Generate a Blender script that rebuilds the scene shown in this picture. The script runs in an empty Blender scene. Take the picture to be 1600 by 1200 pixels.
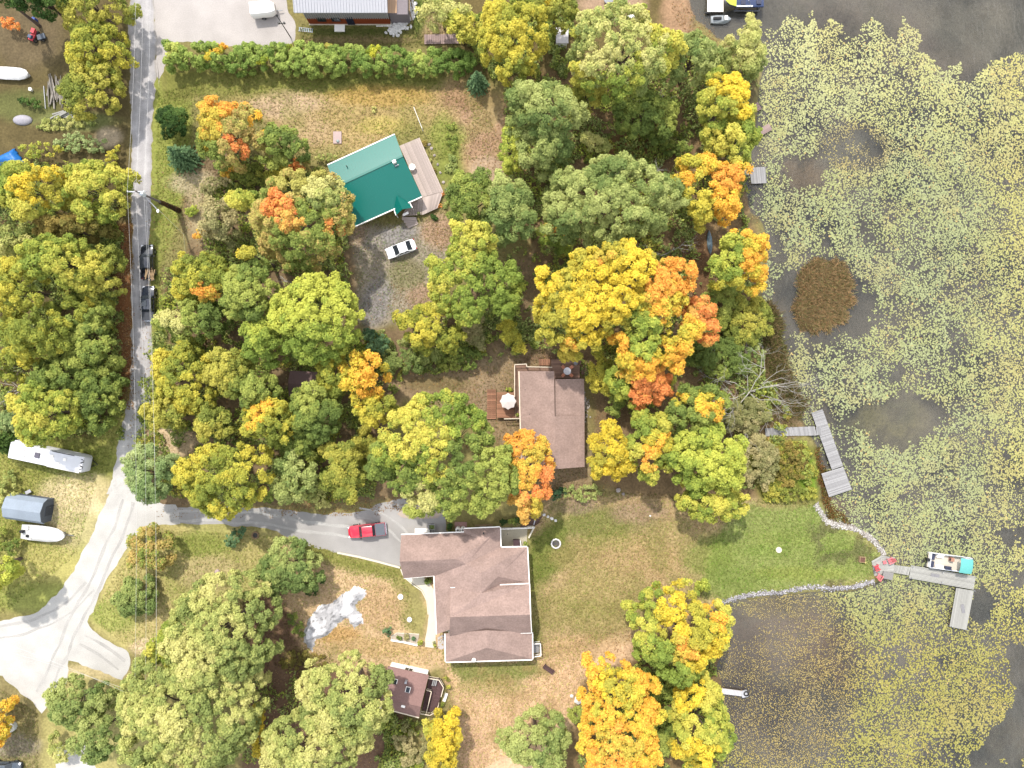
import bpy, bmesh, math, random
import numpy as np
from mathutils import Vector, Matrix

# ------------------------------------------------------------------ camera, sky, sun, exposure
SC = bpy.context.scene
COL = SC.collection
H = 111.0                       # drone height; one photo pixel is 0.1 m on the ground
cam_d = bpy.data.cameras.new('camera')
cam_d.sensor_width = 36.0
cam_d.lens = 18.0 * H / 80.0
cam_d.clip_start = 0.5
cam_d.clip_end = 6000.0
cam = bpy.data.objects.new('camera', cam_d)
cam.location = (0, 0, H)
COL.objects.link(cam)
SC.camera = cam

SUN_ELEV = math.radians(55)
SUN_DIR = Vector((0.36, -0.93, 0)).normalized()      # the way shadows fall on the ground
world = bpy.data.worlds.new('World')
SC.world = world
world.use_nodes = True
nt = world.node_tree
nt.nodes.clear()
sky = nt.nodes.new('ShaderNodeTexSky')
sky.sky_type = 'NISHITA'
sky.sun_disc = False
sky.sun_elevation = SUN_ELEV
sky.sun_rotation = math.atan2(-SUN_DIR.x, -SUN_DIR.y)
sky.air_density = 1.0
sky.dust_density = 2.0
tc = nt.nodes.new('ShaderNodeTexCoord')
cl = nt.nodes.new('ShaderNodeTexNoise')
cl.inputs['Scale'].default_value = 5.0
cl.inputs['Detail'].default_value = 5.0
nt.links.new(tc.outputs['Generated'], cl.inputs['Vector'])
rmp = nt.nodes.new('ShaderNodeValToRGB')
rmp.color_ramp.elements[0].position = 0.40
rmp.color_ramp.elements[1].position = 0.60
nt.links.new(cl.outputs['Fac'], rmp.inputs['Fac'])
mixc = nt.nodes.new('ShaderNodeMixRGB')
mixc.inputs['Color2'].default_value = (11.0, 11.2, 11.5, 1)     # sunlit cloud white, same units as the sky
nt.links.new(rmp.outputs['Color'], mixc.inputs['Fac'])
nt.links.new(sky.outputs['Color'], mixc.inputs['Color1'])
bg = nt.nodes.new('ShaderNodeBackground')
bg.inputs['Strength'].default_value = 0.15
nt.links.new(mixc.outputs['Color'], bg.inputs['Color'])
wo = nt.nodes.new('ShaderNodeOutputWorld')
nt.links.new(bg.outputs['Background'], wo.inputs['Surface'])

sun_d = bpy.data.lights.new('sun', 'SUN')
sun_d.energy = 3.4
sun_d.angle = math.radians(1.5)
sun_d.color = (1.0, 0.95, 0.87)
sun = bpy.data.objects.new('sun', sun_d)
d = Vector((SUN_DIR.x * math.cos(SUN_ELEV), SUN_DIR.y * math.cos(SUN_ELEV), -math.sin(SUN_ELEV)))
sun.rotation_euler = d.to_track_quat('-Z', 'Y').to_euler()
sun.location = (0, 0, 200)
COL.objects.link(sun)

vs = SC.view_settings
vs.view_transform = 'Standard'
vs.look = 'None'
vs.gamma = 1.0
vs.exposure = 0.80
vs.use_curve_mapping = False
SC.cycles.max_bounces = 6
SC.cycles.diffuse_bounces = 4
SC.cycles.transparent_max_bounces = 8

# ------------------------------------------------------------------ helpers
def P(px, py, z=0.0):
    """Survey point: where a photo pixel lies in the place for something z metres up."""
    k = 0.1 * (1.0 - z / H)
    return Vector(((px - 800.0) * k, (600.0 - py) * k, z))

def s2l(c):
    c = np.asarray(c, float) / 255.0
    return np.where(c <= 0.04045, c / 12.92, ((c + 0.055) / 1.055) ** 2.4)

KALB = 0.50
def A(r, g, b, k=KALB):
    """albedo of a surface that looks (r,g,b) in full daylight"""
    v = s2l((r, g, b)) * k
    return (float(v[0]), float(v[1]), float(v[2]), 1.0)

def tag(o, label=None, cat=None, group=None, kind=None):
    if label: o['label'] = label
    if cat: o['category'] = cat
    if group: o['group'] = group
    if kind: o['kind'] = kind
    return o

def thing(name, label, cat, loc=(0, 0, 0), rz=0.0, group=None):
    o = bpy.data.objects.new(name, None)
    o.empty_display_size = 0.5
    o.location = loc
    o.rotation_euler = (0, 0, rz)
    COL.objects.link(o)
    return tag(o, label, cat, group)

_mats = {}
def mat(name, col, rough=0.8, noise=0.15, scale=6.0, metal=0.0, spec=0.3, noise2=0.0, scale2=0.6, stretch=None):
    """procedural paint/wood/stone: base colour broken up by two noises in object space"""
    if name in _mats: return _mats[name]
    m = bpy.data.materials.new(name)
    m.use_nodes = True
    n = m.node_tree; b = n.nodes['Principled BSDF']
    b.inputs['Roughness'].default_value = rough
    b.inputs['Metallic'].default_value = metal
    b.inputs['Specular IOR Level'].default_value = spec
    t = n.nodes.new('ShaderNodeTexCoord')
    src = t.outputs['Object']
    if stretch:
        mp = n.nodes.new('ShaderNodeMapping')
        mp.inputs['Scale'].default_value = stretch
        n.links.new(src, mp.inputs['Vector']); src = mp.outputs['Vector']
    out = None
    for k, (amt, sc) in enumerate(((noise, scale), (noise2, scale2))):
        if amt <= 0: continue
        tx = n.nodes.new('ShaderNodeTexNoise')
        tx.inputs['Scale'].default_value = sc
        tx.inputs['Detail'].default_value = 4
        n.links.new(src, tx.inputs['Vector'])
        mr = n.nodes.new('ShaderNodeMapRange')
        mr.inputs[1].default_value = 0.25; mr.inputs[2].default_value = 0.75
        mr.inputs[3].default_value = 1 - amt; mr.inputs[4].default_value = 1 + amt
        n.links.new(tx.outputs['Fac'], mr.inputs[0])
        mx = n.nodes.new('ShaderNodeMixRGB'); mx.blend_type = 'MULTIPLY'; mx.inputs['Fac'].default_value = 1
        if out is None: mx.inputs['Color1'].default_value = col
        else: n.links.new(out, mx.inputs['Color1'])
        n.links.new(mr.outputs[0], mx.inputs['Color2'])
        out = mx.outputs['Color']
    if out is None: b.inputs['Base Color'].default_value = col
    else: n.links.new(out, b.inputs['Base Color'])
    _mats[name] = m
    return m

def attr_mat(name, rough=0.9, transl=0.0, noise=0.0, scale=3.0, noise2=0.0, scale2=14.0, bump=0.0):
    m = bpy.data.materials.new(name); m.use_nodes = True
    n = m.node_tree; b = n.nodes['Principled BSDF']
    b.inputs['Roughness'].default_value = rough
    b.inputs['Specular IOR Level'].default_value = 0.15
    at = n.nodes.new('ShaderNodeAttribute'); at.attribute_name = 'Col'
    out = at.outputs['Color']
    for amt, sc in ((noise, scale), (noise2, scale2)):
        if amt <= 0: continue
        g = n.nodes.new('ShaderNodeNewGeometry')
        tx = n.nodes.new('ShaderNodeTexNoise'); tx.inputs['Scale'].default_value = sc; tx.inputs['Detail'].default_value = 6
        tx.inputs['Roughness'].default_value = 0.65
        n.links.new(g.outputs['Position'], tx.inputs['Vector'])
        mr = n.nodes.new('ShaderNodeMapRange')
        mr.inputs[1].default_value = 0.3; mr.inputs[2].default_value = 0.7
        mr.inputs[3].default_value = 1 - amt; mr.inputs[4].default_value = 1 + amt
        n.links.new(tx.outputs['Fac'], mr.inputs[0])
        mx = n.nodes.new('ShaderNodeMixRGB'); mx.blend_type = 'MULTIPLY'; mx.inputs['Fac'].default_value = 1
        n.links.new(out, mx.inputs['Color1']); n.links.new(mr.outputs[0], mx.inputs['Color2'])
        out = mx.outputs['Color']
        if bump and sc == scale2:
            bp = n.nodes.new('ShaderNodeBump'); bp.inputs['Strength'].default_value = bump; bp.inputs['Distance'].default_value = 0.1
            n.links.new(tx.outputs['Fac'], bp.inputs['Height']); n.links.new(bp.outputs['Normal'], b.inputs['Normal'])
    n.links.new(out, b.inputs['Base Color'])
    if transl > 0:
        tr = n.nodes.new('ShaderNodeBsdfTranslucent'); n.links.new(out, tr.inputs['Color'])
        ms = n.nodes.new('ShaderNodeMixShader'); ms.inputs['Fac'].default_value = transl
        n.links.new(b.outputs['BSDF'], ms.inputs[1]); n.links.new(tr.outputs['BSDF'], ms.inputs[2])
        n.links.new(ms.outputs['Shader'], n.nodes['Material Output'].inputs['Surface'])
    return m

def np_mesh(name, verts, faces, cols=None):
    """verts Nx3, faces MxK (same K); cols Nx3 per-vertex linear albedo"""
    verts = np.asarray(verts, np.float32); faces = np.asarray(faces, np.int32)
    me = bpy.data.meshes.new(name)
    me.vertices.add(len(verts)); me.vertices.foreach_set('co', verts.ravel())
    k = faces.shape[1]
    me.loops.add(faces.size); me.loops.foreach_set('vertex_index', faces.ravel())
    me.polygons.add(len(faces)); me.polygons.foreach_set('loop_start', np.arange(0, faces.size, k, dtype=np.int32))
    if cols is not None:
        a = me.color_attributes.new('Col', 'FLOAT_COLOR', 'POINT')
        c4 = np.ones((len(verts), 4), np.float32); c4[:, :3] = cols
        a.data.foreach_set('color', c4.ravel())
    me.update(calc_edges=True)
    return me

def link(name, me, material, parent=None, loc=None):
    o = bpy.data.objects.new(name, me)
    if material is not None and len(me.materials) == 0: me.materials.append(material)
    COL.objects.link(o)
    if parent is not None: o.parent = parent
    if loc is not None: o.location = loc
    return o

class MB:
    """collects simple solids, then links them as ONE mesh object"""
    def __init__(s): s.v = []; s.f = []
    def add(s, vs_, fs_):
        b = len(s.v); s.v += [Vector(v) for v in vs_]; s.f += [tuple(b + i for i in f) for f in fs_]; return s
    def box(s, c, size, rz=0.0, rot=None):
        x, y, z = size[0] / 2, size[1] / 2, size[2] / 2
        M = rot if rot is not None else Matrix.Rotation(rz, 3, 'Z')
        vs_ = [Vector(c) + M @ Vector((sx * x, sy * y, sz * z)) for sx, sy, sz in
               ((-1,-1,-1),(1,-1,-1),(1,1,-1),(-1,1,-1),(-1,-1,1),(1,-1,1),(1,1,1),(-1,1,1))]
        return s.add(vs_, [(0,3,2,1),(4,5,6,7),(0,1,5,4),(1,2,6,5),(2,3,7,6),(3,0,4,7)])
    def bar(s, p, q, w, h):
        p = Vector(p); q = Vector(q); d = q - p; L = d.length
        if L < 1e-6: return s
        up = Vector((0, 0, 1)) if abs(d.normalized().z) < 0.95 else Vector((0, 1, 0))
        x = d.normalized(); y = up.cross(x).normalized(); z = x.cross(y)
        M = Matrix((x, y, z)).transposed()
        return s.box((p + q) / 2, (L, w, h), rot=M)
    def prism(s, poly, z0, z1):
        """poly: list of (x,y); vertical prism (winding made counter-clockwise)"""
        a = sum(poly[i][0] * poly[(i+1) % len(poly)][1] - poly[(i+1) % len(poly)][0] * poly[i][1] for i in range(len(poly)))
        if a < 0: poly = list(reversed(poly))
        n = len(poly)
        vs_ = [(p[0], p[1], z0) for p in poly] + [(p[0], p[1], z1) for p in poly]
        fs_ = [tuple(range(n - 1, -1, -1)), tuple(range(n, 2 * n))] + [(i, (i+1) % n, n + (i+1) % n, n + i) for i in range(n)]
        return s.add(vs_, fs_)
    def cyl(s, c, r, h, n=12, r2=None, axis='Z'):
        r2 = r if r2 is None else r2
        vs_ = []
        for k, rr in ((0, r), (1, r2)):
            for i in range(n):
                a = 2 * math.pi * i / n
                p = (rr * math.cos(a), rr * math.sin(a), h * k)
                if axis == 'X': p = (p[2], p[0], p[1])
                elif axis == 'Y': p = (p[1], p[2], p[0])
                vs_.append(Vector(c) + Vector(p))
        return s.add(vs_, [tuple(range(n - 1, -1, -1)), tuple(range(n, 2*n))] + [(i, (i+1) % n, n + (i+1) % n, n + i) for i in range(n)])
    def tube(s, pts, radii, n=6):
        pts = [Vector(p) for p in pts]; b = len(s.v); m = len(pts)
        for i, p in enumerate(pts):
            t = (pts[min(i+1, m-1)] - pts[max(i-1, 0)]).normalized()
            u = t.cross(Vector((0.13, 0.99, 0.07)) if abs(t.y) < 0.9 else Vector((1, 0, 0.1))).normalized(); w = t.cross(u)
            r = radii[i] if hasattr(radii, '__len__') else radii
            for k in range(n):
                a = 2 * math.pi * k / n
                s.v.append(p + u * (r * math.cos(a)) + w * (r * math.sin(a)))
        for i in range(m - 1):
            for k in range(n):
                s.f.append((b + i*n + k, b + i*n + (k+1) % n, b + (i+1)*n + (k+1) % n, b + (i+1)*n + k))
        s.f.append(tuple(b + k for k in range(n - 1, -1, -1))); s.f.append(tuple(b + (m-1)*n + k for k in range(n)))
        return s
    def sphere(s, c, r, nu=10, nv=6, sc=(1, 1, 1), zmin=-1.0):
        b = len(s.v); c = Vector(c)
        for j in range(nv + 1):
            ph = math.asin(max(-1, zmin)) + (math.pi / 2 - math.asin(max(-1, zmin))) * j / nv
            for i in range(nu):
                th = 2 * math.pi * i / nu
                s.v.append(c + Vector((r*sc[0]*math.cos(ph)*math.cos(th), r*sc[1]*math.cos(ph)*math.sin(th), r*sc[2]*math.sin(ph))))
        for j in range(nv):
            for i in range(nu):
                s.f.append((b + j*nu + i, b + j*nu + (i+1) % nu, b + (j+1)*nu + (i+1) % nu, b + (j+1)*nu + i))
        s.f.append(tuple(b + i for i in range(nu - 1, -1, -1)))
        return s
    def mesh(s, name, origin=None, smooth=False):
        o = Vector(origin) if origin is not None else Vector((0, 0, 0))
        me = bpy.data.meshes.new(name)
        me.from_pydata([v - o for v in s.v], [], s.f)
        bm = bmesh.new(); bm.from_mesh(me); bmesh.ops.recalc_face_normals(bm, faces=bm.faces)
        bm.to_mesh(me); bm.free()
        if smooth:
            for p in me.polygons: p.use_smooth = True
        me.update(); return me
    def build(s, name, material, parent=None, origin=None, bevel=0.0, smooth=False):
        """origin: world point of the parent, when the solids were given in world coordinates"""
        o = link(name, s.mesh(name, origin, smooth), material, parent)
        if bevel > 0:
            md = o.modifiers.new('bevel', 'BEVEL'); md.width = bevel; md.segments = 2; md.limit_method = 'ANGLE'
        return o

# 2-D value noise -------------------------------------------------
_lat = np.random.RandomState(7).rand(256, 256)
def vnoise(x, y, sc=1.0, seed=0):
    x = np.asarray(x, float) / sc + seed * 17.37; y = np.asarray(y, float) / sc + seed * 5.91
    xi = np.floor(x).astype(int); yi = np.floor(y).astype(int)
    fx = x - xi; fy = y - yi; fx = fx*fx*(3-2*fx); fy = fy*fy*(3-2*fy)
    g = lambda i, j: _lat[i & 255, j & 255]
    return (g(xi, yi)*(1-fx) + g(xi+1, yi)*fx)*(1-fy) + (g(xi, yi+1)*(1-fx) + g(xi+1, yi+1)*fx)*fy
def fbm(x, y, sc=1.0, seed=0, oct=4):
    s = 0; a = 0.5; t = 0
    for k in range(oct):
        s = s + a * vnoise(x, y, sc / 2**k, seed + k); t += a; a *= 0.55
    return s / t
def smooth01(t): t = np.clip(t, 0, 1); return t*t*(3-2*t)
def poly_sd(x, y, poly):
    """signed distance to a closed polygon, negative inside"""
    x = np.asarray(x, float); y = np.asarray(y, float)
    dmin = np.full(x.shape, 1e18); ins = np.zeros(x.shape, bool)
    n = len(poly)
    for i in range(n):
        x0, y0 = poly[i]; x1, y1 = poly[(i+1) % n]
        dx, dy = x1-x0, y1-y0; L = dx*dx + dy*dy + 1e-12
        t = np.clip(((x-x0)*dx + (y-y0)*dy) / L, 0, 1)
        dmin = np.minimum(dmin, (x-x0-t*dx)**2 + (y-y0-t*dy)**2)
        c = (y0 > y) != (y1 > y)
        with np.errstate(divide='ignore', invalid='ignore'):
            xx = dx * (y - y0) / (dy if dy != 0 else 1e-12) + x0
        ins ^= c & (x < xx)
    return np.where(ins, -1, 1) * np.sqrt(dmin)
def W(poly): return [((px-800)*0.1, (600-py)*0.1) for px, py in poly]
def inset(poly, d):
    """polygon (x,y) moved inwards by d"""
    n = len(poly)
    a = sum(poly[i][0]*poly[(i+1) % n][1] - poly[(i+1) % n][0]*poly[i][1] for i in range(n))
    if a < 0: poly = list(reversed(poly))
    out = []
    for i in range(n):
        p0 = Vector(poly[i-1][:2]); p1 = Vector(poly[i][:2]); p2 = Vector(poly[(i+1) % n][:2])
        e1 = (p1-p0).normalized(); e2 = (p2-p1).normalized()
        n1 = Vector((-e1.y, e1.x)); n2 = Vector((-e2.y, e2.x))
        b = n1 + n2
        k = d * 2 / max(0.3, b.length_squared)
        q = p1 + b * k
        out.append((q.x, q.y))
    return out
# ------------------------------------------------------------------ terrain
SHORE = [(1062,-400),(1062,-60),(1075,0),(1085,30),(1120,60),(1165,70),(1190,100),(1183,150),(1180,200),(1166,250),(1160,290),(1172,330),
 (1192,350),(1196,400),(1188,460),(1182,520),(1196,570),(1224,600),(1240,640),(1262,676),(1276,700),(1280,740),(1284,786),(1292,812),(1330,824),
 (1362,842),(1380,862),(1388,884),(1384,902),(1366,912),(1330,922),(1290,922),(1250,926),(1205,928),(1160,936),(1122,946),
 (1105,965),(1128,1000),(1118,1050),(1128,1080),(1120,1120),(1122,1200),(1118,1300),(1130,1500),(1130,30000),(-30000,30000),(-30000,-30000),(1062,-30000)]
SHORE_W = W(SHORE)
def ground_z(x, y):
    sd = poly_sd(x, y, SHORE_W) + (vnoise(x, y, 1.3, 3) - 0.5) * 0.5
    return -0.62 * smooth01((sd + 0.6) / 1.6) - 1.1 * smooth01((sd - 1) / 9.0)
WATER_Z = -0.38
def gz1(x, y): return float(ground_z(np.array([x]), np.array([y]))[0])

xs = np.concatenate([[-3000,-1200,-500,-250,-160,-120,-104], np.arange(-96, 96.1, 0.45), [104,120,160,250,500,1200,3000]])
ys = np.concatenate([[-3000,-1200,-500,-250,-160,-110,-88], np.arange(-76, 76.1, 0.45), [88,110,160,250,500,1200,3000]])
GX, GY = np.meshgrid(xs, ys)
gx = GX.ravel(); gy = GY.ravel()
gz = ground_z(gx, gy)
upx = gx * 10 + 800; upy = 600 - gy * 10            # survey pixels at ground level
n1 = fbm(upx, upy, 60, 1); n2 = fbm(upx, upy, 22, 5); n3 = fbm(upx, upy, 9, 9, 3)
gc = np.ones((len(gx), 3)) * np.array(A(150,140,88)[:3])
def paint(w, c, k=KALB):
    global gc
    w = np.clip(w, 0, 1)[:, None]; k = k*1.12
    gc = gc * (1 - w) + np.array(A(*c, k)[:3]) * w
def ell(cx, cy, rx, ry, c, st=1.0, soft=0.35, rot=0.0):
    a = math.radians(rot); dx = upx - cx; dy = upy - cy
    u = dx*math.cos(a) + dy*math.sin(a); v = -dx*math.sin(a) + dy*math.cos(a)
    d = np.sqrt((u/rx)**2 + (v/ry)**2) + (n2 - 0.5) * 0.5 + (n3 - 0.5) * 0.25
    paint(st * smooth01((1 + soft - d) / (2*soft)), c)
def pol(pts, c, st=1.0, soft=10, k=KALB):
    sd = poly_sd(upx, upy, pts) + ((n2 - 0.5) * 1.2 + (n3 - 0.5)) * soft
    paint(st * smooth01((soft - sd) / (2*soft)), c, k)
def mottle(pts, c, st, thr=0.5, soft=12, n=None):
    n = n1 if n is None else n
    sd = poly_sd(upx, upy, pts)
    paint(st * smooth01((soft - sd) / (2*soft)) * smooth01((n - thr) / 0.12), c)
BRN = (134,114,86); DRY = (188,164,122); LAWN = (138,142,74)
# woodland floors: leaf litter
pol([(-300,-300),(205,-300),(205,690),(150,700),(-300,700)], (104,92,60), 1, 10)
pol([(235,250),(330,230),(520,280),(560,360),(565,520),(640,500),(700,470),(840,380),(830,560),(770,580),(640,600),(600,680),(700,780),(400,790),(250,800),(195,760),(225,560),(250,400)], BRN, 1, 10)
pol([(780,120),(1080,60),(1180,110),(1170,260),(1185,420),(1180,560),(1260,660),(1190,780),(1060,790),(930,760),(925,560),(830,560),(835,390),(780,300)], (132,110,80), 1, 9)
pol([(900,1030),(1130,940),(1130,1300),(840,1300),(900,1110)], (116,96,66), 1, 12)
pol([(380,930),(480,900),(490,1020),(640,1060),(620,1300),(360,1300),(390,1100)], (124,98,78), 1, 10)
pol([(700,-300),(1060,-300),(1080,60),(760,130),(700,60)], (112,98,62), 1, 12)
# left verge litter and lawns
pol([(178,350),(206,350),(207,600),(185,640)], (142,96,62), 0.95, 5)
pol([(-300,690),(150,680),(190,640),(205,600),(200,690),(165,770),(135,850),(75,945),(-300,980)], (150,148,80), 1, 7)
ell(120,720,70,30,(130,135,66),.8); ell(115,800,60,55,(214,196,152),.95); ell(60,880,70,30,(190,180,112),.8); ell(60,935,60,25,(146,150,80),.9)
ell(150,760,25,20,(205,188,140),.7)
pol([(-300,1060),(0,1055),(62,1115),(70,1300),(-300,1300)], (146,134,92), 1, 8); ell(25,1165,40,18,(158,146,130),.7)
ell(40,60,60,50,(112,98,74),.9); ell(35,165,60,25,(104,108,62),.8); ell(120,190,60,14,(132,138,84),.8); ell(170,215,20,16,(210,190,160),.8)
# road verge east side
pol([(236,100),(300,120),(300,230),(285,330),(250,420),(262,540),(238,560),(232,380)], (146,150,76), 1, 7)
ell(300,285,36,18,(186,172,138),.9); ell(318,330,26,50,(182,166,128),.8); ell(270,390,22,40,(150,148,84),.6)
ell(262,690,50,24,(206,182,146),1)
# long lawn north of the green roof
pol([(250,112),(745,118),(790,150),(790,250),(730,275),(700,215),(640,190),(560,250),(480,240),(420,190),(330,150),(262,150)], (180,156,108), 1, 9)
pol([(250,108),(700,112),(690,138),(420,150),(300,150),(258,165)], (120,122,60), .95, 9)
ell(450,165,60,22,(192,166,134),.9); ell(600,150,80,18,(176,146,82),.8); ell(560,185,90,20,(172,150,100),.8); ell(480,205,40,24,(186,160,122),.8)
ell(750,200,42,60,(178,146,116),1); ell(735,150,50,20,(160,128,98),.9); ell(760,265,26,22,(186,160,132),.9)
ell(700,215,26,36,(142,148,74),.9,rot=-20); ell(700,260,22,30,(128,138,64),.8); ell(600,195,40,14,(188,172,96),.6); ell(520,245,40,18,(160,150,96),.7)
# yard south of the green roof
pol([(545,350),(640,355),(690,335),(712,370),(690,440),(690,480),(640,490),(590,515),(560,500),(560,430)], (166,154,134), 1, 8)
ell(610,372,44,16,(150,146,146),.8,rot=-15); ell(588,470,22,42,(152,146,144),.85,rot=20); ell(635,430,30,24,(136,130,88),.7); ell(685,360,26,28,(178,148,120),.95); ell(662,465,28,20,(182,152,126),.85)
ell(585,400,18,40,(162,150,134),.6); ell(562,360,10,26,(170,146,124),.8)
# path above the cottage and the cottage surrounds
pol([(600,600),(680,560),(800,545),(905,550),(925,740),(930,770),(900,800),(840,800),(780,700),(740,640),(640,630)], (154,132,102), 1, 9)
ell(720,575,90,10,(158,138,108),.7,rot=-8); ell(680,600,50,12,(126,112,72),.7); ell(760,620,16,30,(156,134,108),.7); ell(880,560,60,8,(112,88,70),.8)
# main yard
pol([(430,830),(620,885),(690,900),(700,1040),(620,1060),(480,1030),(440,920)], (208,178,138), 1, 8)
pol([(430,818),(540,864),(628,885),(640,905),(600,905),(540,890),(480,870)], (138,138,72), .95, 7)
pol([(610,900),(650,905),(672,955),(664,1005),(640,990),(610,940)], (152,146,88), .9, 8)
ell(590,945,40,34,(196,164,124),.9); ell(530,990,34,14,(190,150,90),.7); ell(600,1010,90,14,(196,166,118),.8)
# triangle lawn by the junction
pol([(232,800),(300,815),(440,830),(440,920),(350,940),(255,1010),(200,1020),(150,985),(140,968),(170,900),(200,850)], (184,172,112), 1, 6)
ell(330,895,50,26,(206,180,140),.9); ell(255,965,60,24,(196,178,122),.8); ell(180,960,40,24,(158,164,88),.8); ell(230,1010,30,12,(222,198,160),.9); ell(150,1050,50,14,(206,188,140),.9); ell(310,850,50,16,(140,148,72),.8)
pol([(70,1110),(110,1060),(230,1070),(230,1300),(60,1300)], (176,166,106), 1, 8)
# south lawn
pol([(690,1035),(840,1020),(930,1000),(1020,1000),(960,1040),(910,1060),(900,1110),(800,1300),(720,1300),(720,1120)], (222,186,148), 1, 12)
pol([(700,1034),(835,1032),(860,1050),(780,1070),(720,1062)], (132,136,74), .9, 7)
ell(770,1075,50,16,(160,148,92),.7); ell(760,1120,50,40,(216,180,144),.7); ell(740,1180,24,40,(196,160,128),.7)
# east lawn: green by the house, straw in the middle, green to the lake
pol([(826,800),(880,770),(1060,780),(1180,780),(1284,786),(1296,815),(1340,830),(1378,862),(1384,900),(1250,922),(1125,942),(1020,1000),(930,1010),(835,1030)], (188,162,120), 1, 8)
pol([(826,840),(880,800),(900,870),(850,920),(852,1000),(826,1020)], (118,126,60), .95, 10)
ell(940,815,70,26,(124,128,68),.85); ell(960,850,60,20,(136,134,72),.7); ell(900,790,40,12,(150,130,108),.8); ell(1000,800,44,18,(164,140,112),.9); ell(985,780,30,6,(176,150,114),.7)
ell(900,870,40,26,(156,140,90),.7); ell(880,960,50,60,(178,156,112),.8); ell(1000,870,60,34,(182,156,112),.9); ell(930,930,60,40,(164,150,96),.7); ell(910,1010,60,20,(198,166,124),.8)
pol([(1150,790),(1284,786),(1296,815),(1340,830),(1378,862),(1384,900),(1250,922),(1125,942),(1090,920),(1110,850)], (142,150,86), 1, 12)
ell(1110,870,40,40,(126,140,66),.7); ell(1230,840,60,14,(136,146,76),.6); ell(1160,900,50,16,(130,142,76),.7); ell(1310,860,40,12,(128,142,70),.6); ell(1250,895,80,10,(138,146,70),.6); ell(1200,860,40,10,(124,144,66),.5)
mottle([(1100,780),(1284,786),(1384,900),(1125,942)], (124,138,70), .4, .5)
mottle([(830,780),(1100,780),(1100,960),(835,1030)], (140,136,76), .45, .52)
mottle([(250,112),(790,118),(790,270),(250,160)], (146,142,78), .4, .52)
mottle([(430,820),(690,880),(700,1040),(440,1040)], (146,138,80), .45, .55)
mottle([(690,1035),(930,1000),(900,1110),(720,1300)], (176,148,104), .5, .52, n=n2)
mottle([(100,800),(440,820),(440,920),(150,1000)], (146,150,78), .4, .52)
# top lot surrounds, leafy shore at the top
pol([(462,38),(640,50),(650,0),(720,-60),(720,75),(470,72)], (122,116,68), 1, 6); ell(560,48,80,7,(92,98,48),.8); ell(560,62,90,6,(142,124,88),.8); ell(690,45,30,26,(176,152,114),.9); ell(655,20,10,30,(98,112,52),.9)
ell(955,5,50,26,(176,148,122),1); ell(1060,30,26,60,(166,134,104),1)
ell(985,238,44,26,(134,102,64),1); ell(1090,420,22,60,(112,84,60),.9)
# marsh south of the grey dock
pol([(1150,690),(1235,690),(1275,700),(1284,786),(1190,785)], (116,116,52), 1, 7); ell(1255,730,18,40,(112,144,44),.9,rot=-20); ell(1215,730,24,30,(112,96,50),.7)
# lake bed
inwater = smooth01((poly_sd(gx, gy, SHORE_W) + 0.1) / 0.8)
gc = gc * (1 - inwater[:, None]) + np.array(A(112,106,94)[:3]) * inwater[:, None]
def bed(cx, cy, rx, ry, c, st=1.0, rot=0.0, soft=0.5):
    a = math.radians(rot); dx = upx - cx; dy = upy - cy
    u = dx*math.cos(a) + dy*math.sin(a); v = -dx*math.sin(a) + dy*math.cos(a)
    d = np.sqrt((u/rx)**2 + (v/ry)**2) + (n2 - 0.5) * 0.7 + (n3 - 0.5) * 0.4
    paint(st * smooth01((1 + soft - d) / (2*soft)) * inwater, c)
bed(1265,265,42,34,(150,126,96)); bed(1395,655,60,44,(158,148,104)); bed(1415,640,24,26,(108,108,84),.7); bed(1250,1020,110,70,(140,108,80)); bed(1210,950,60,20,(140,120,72),.8)
bed(1205,560,26,80,(150,126,96),.9); bed(1350,60,90,50,(122,106,90),.8,30); bed(1480,90,60,30,(134,116,96),.8); bed(1540,40,90,50,(128,122,104),.8); bed(1430,40,60,20,(104,86,74),.7,40); bed(1180,1090,90,100,(96,76,62),.9)
bed(1310,790,40,12,(150,114,70),.9,25); bed(1290,640,30,30,(112,96,72),.7); bed(1330,230,44,34,(140,136,122),.9); bed(1390,580,26,18,(120,118,104),.8); bed(1580,1150,50,60,(96,96,86),.8); bed(1480,940,160,60,(86,84,68),.6)  # the pale grey upper patch paints a cloud reflection into the bed colour
mottle([(1060,-60),(1800,-60),(1800,1300),(1120,1300),(1280,780),(1200,560)], (96,88,66), .6, .52, n=n2)
NXG, NYG = len(xs), len(ys)
ii, jj = np.meshgrid(np.arange(NXG-1), np.arange(NYG-1))
q = (jj*NXG + ii).ravel()
faces = np.stack([q, q+1, q+1+NXG, q+NXG], 1)
ground_mat = attr_mat('soil and grass', 1.0, 0, 0.20, 0.5, 0.30, 2.8, bump=0.4)
ground = tag(link('ground', np_mesh('ground', np.stack([gx, gy, gz], 1), faces, gc), ground_mat), kind='structure')

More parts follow.
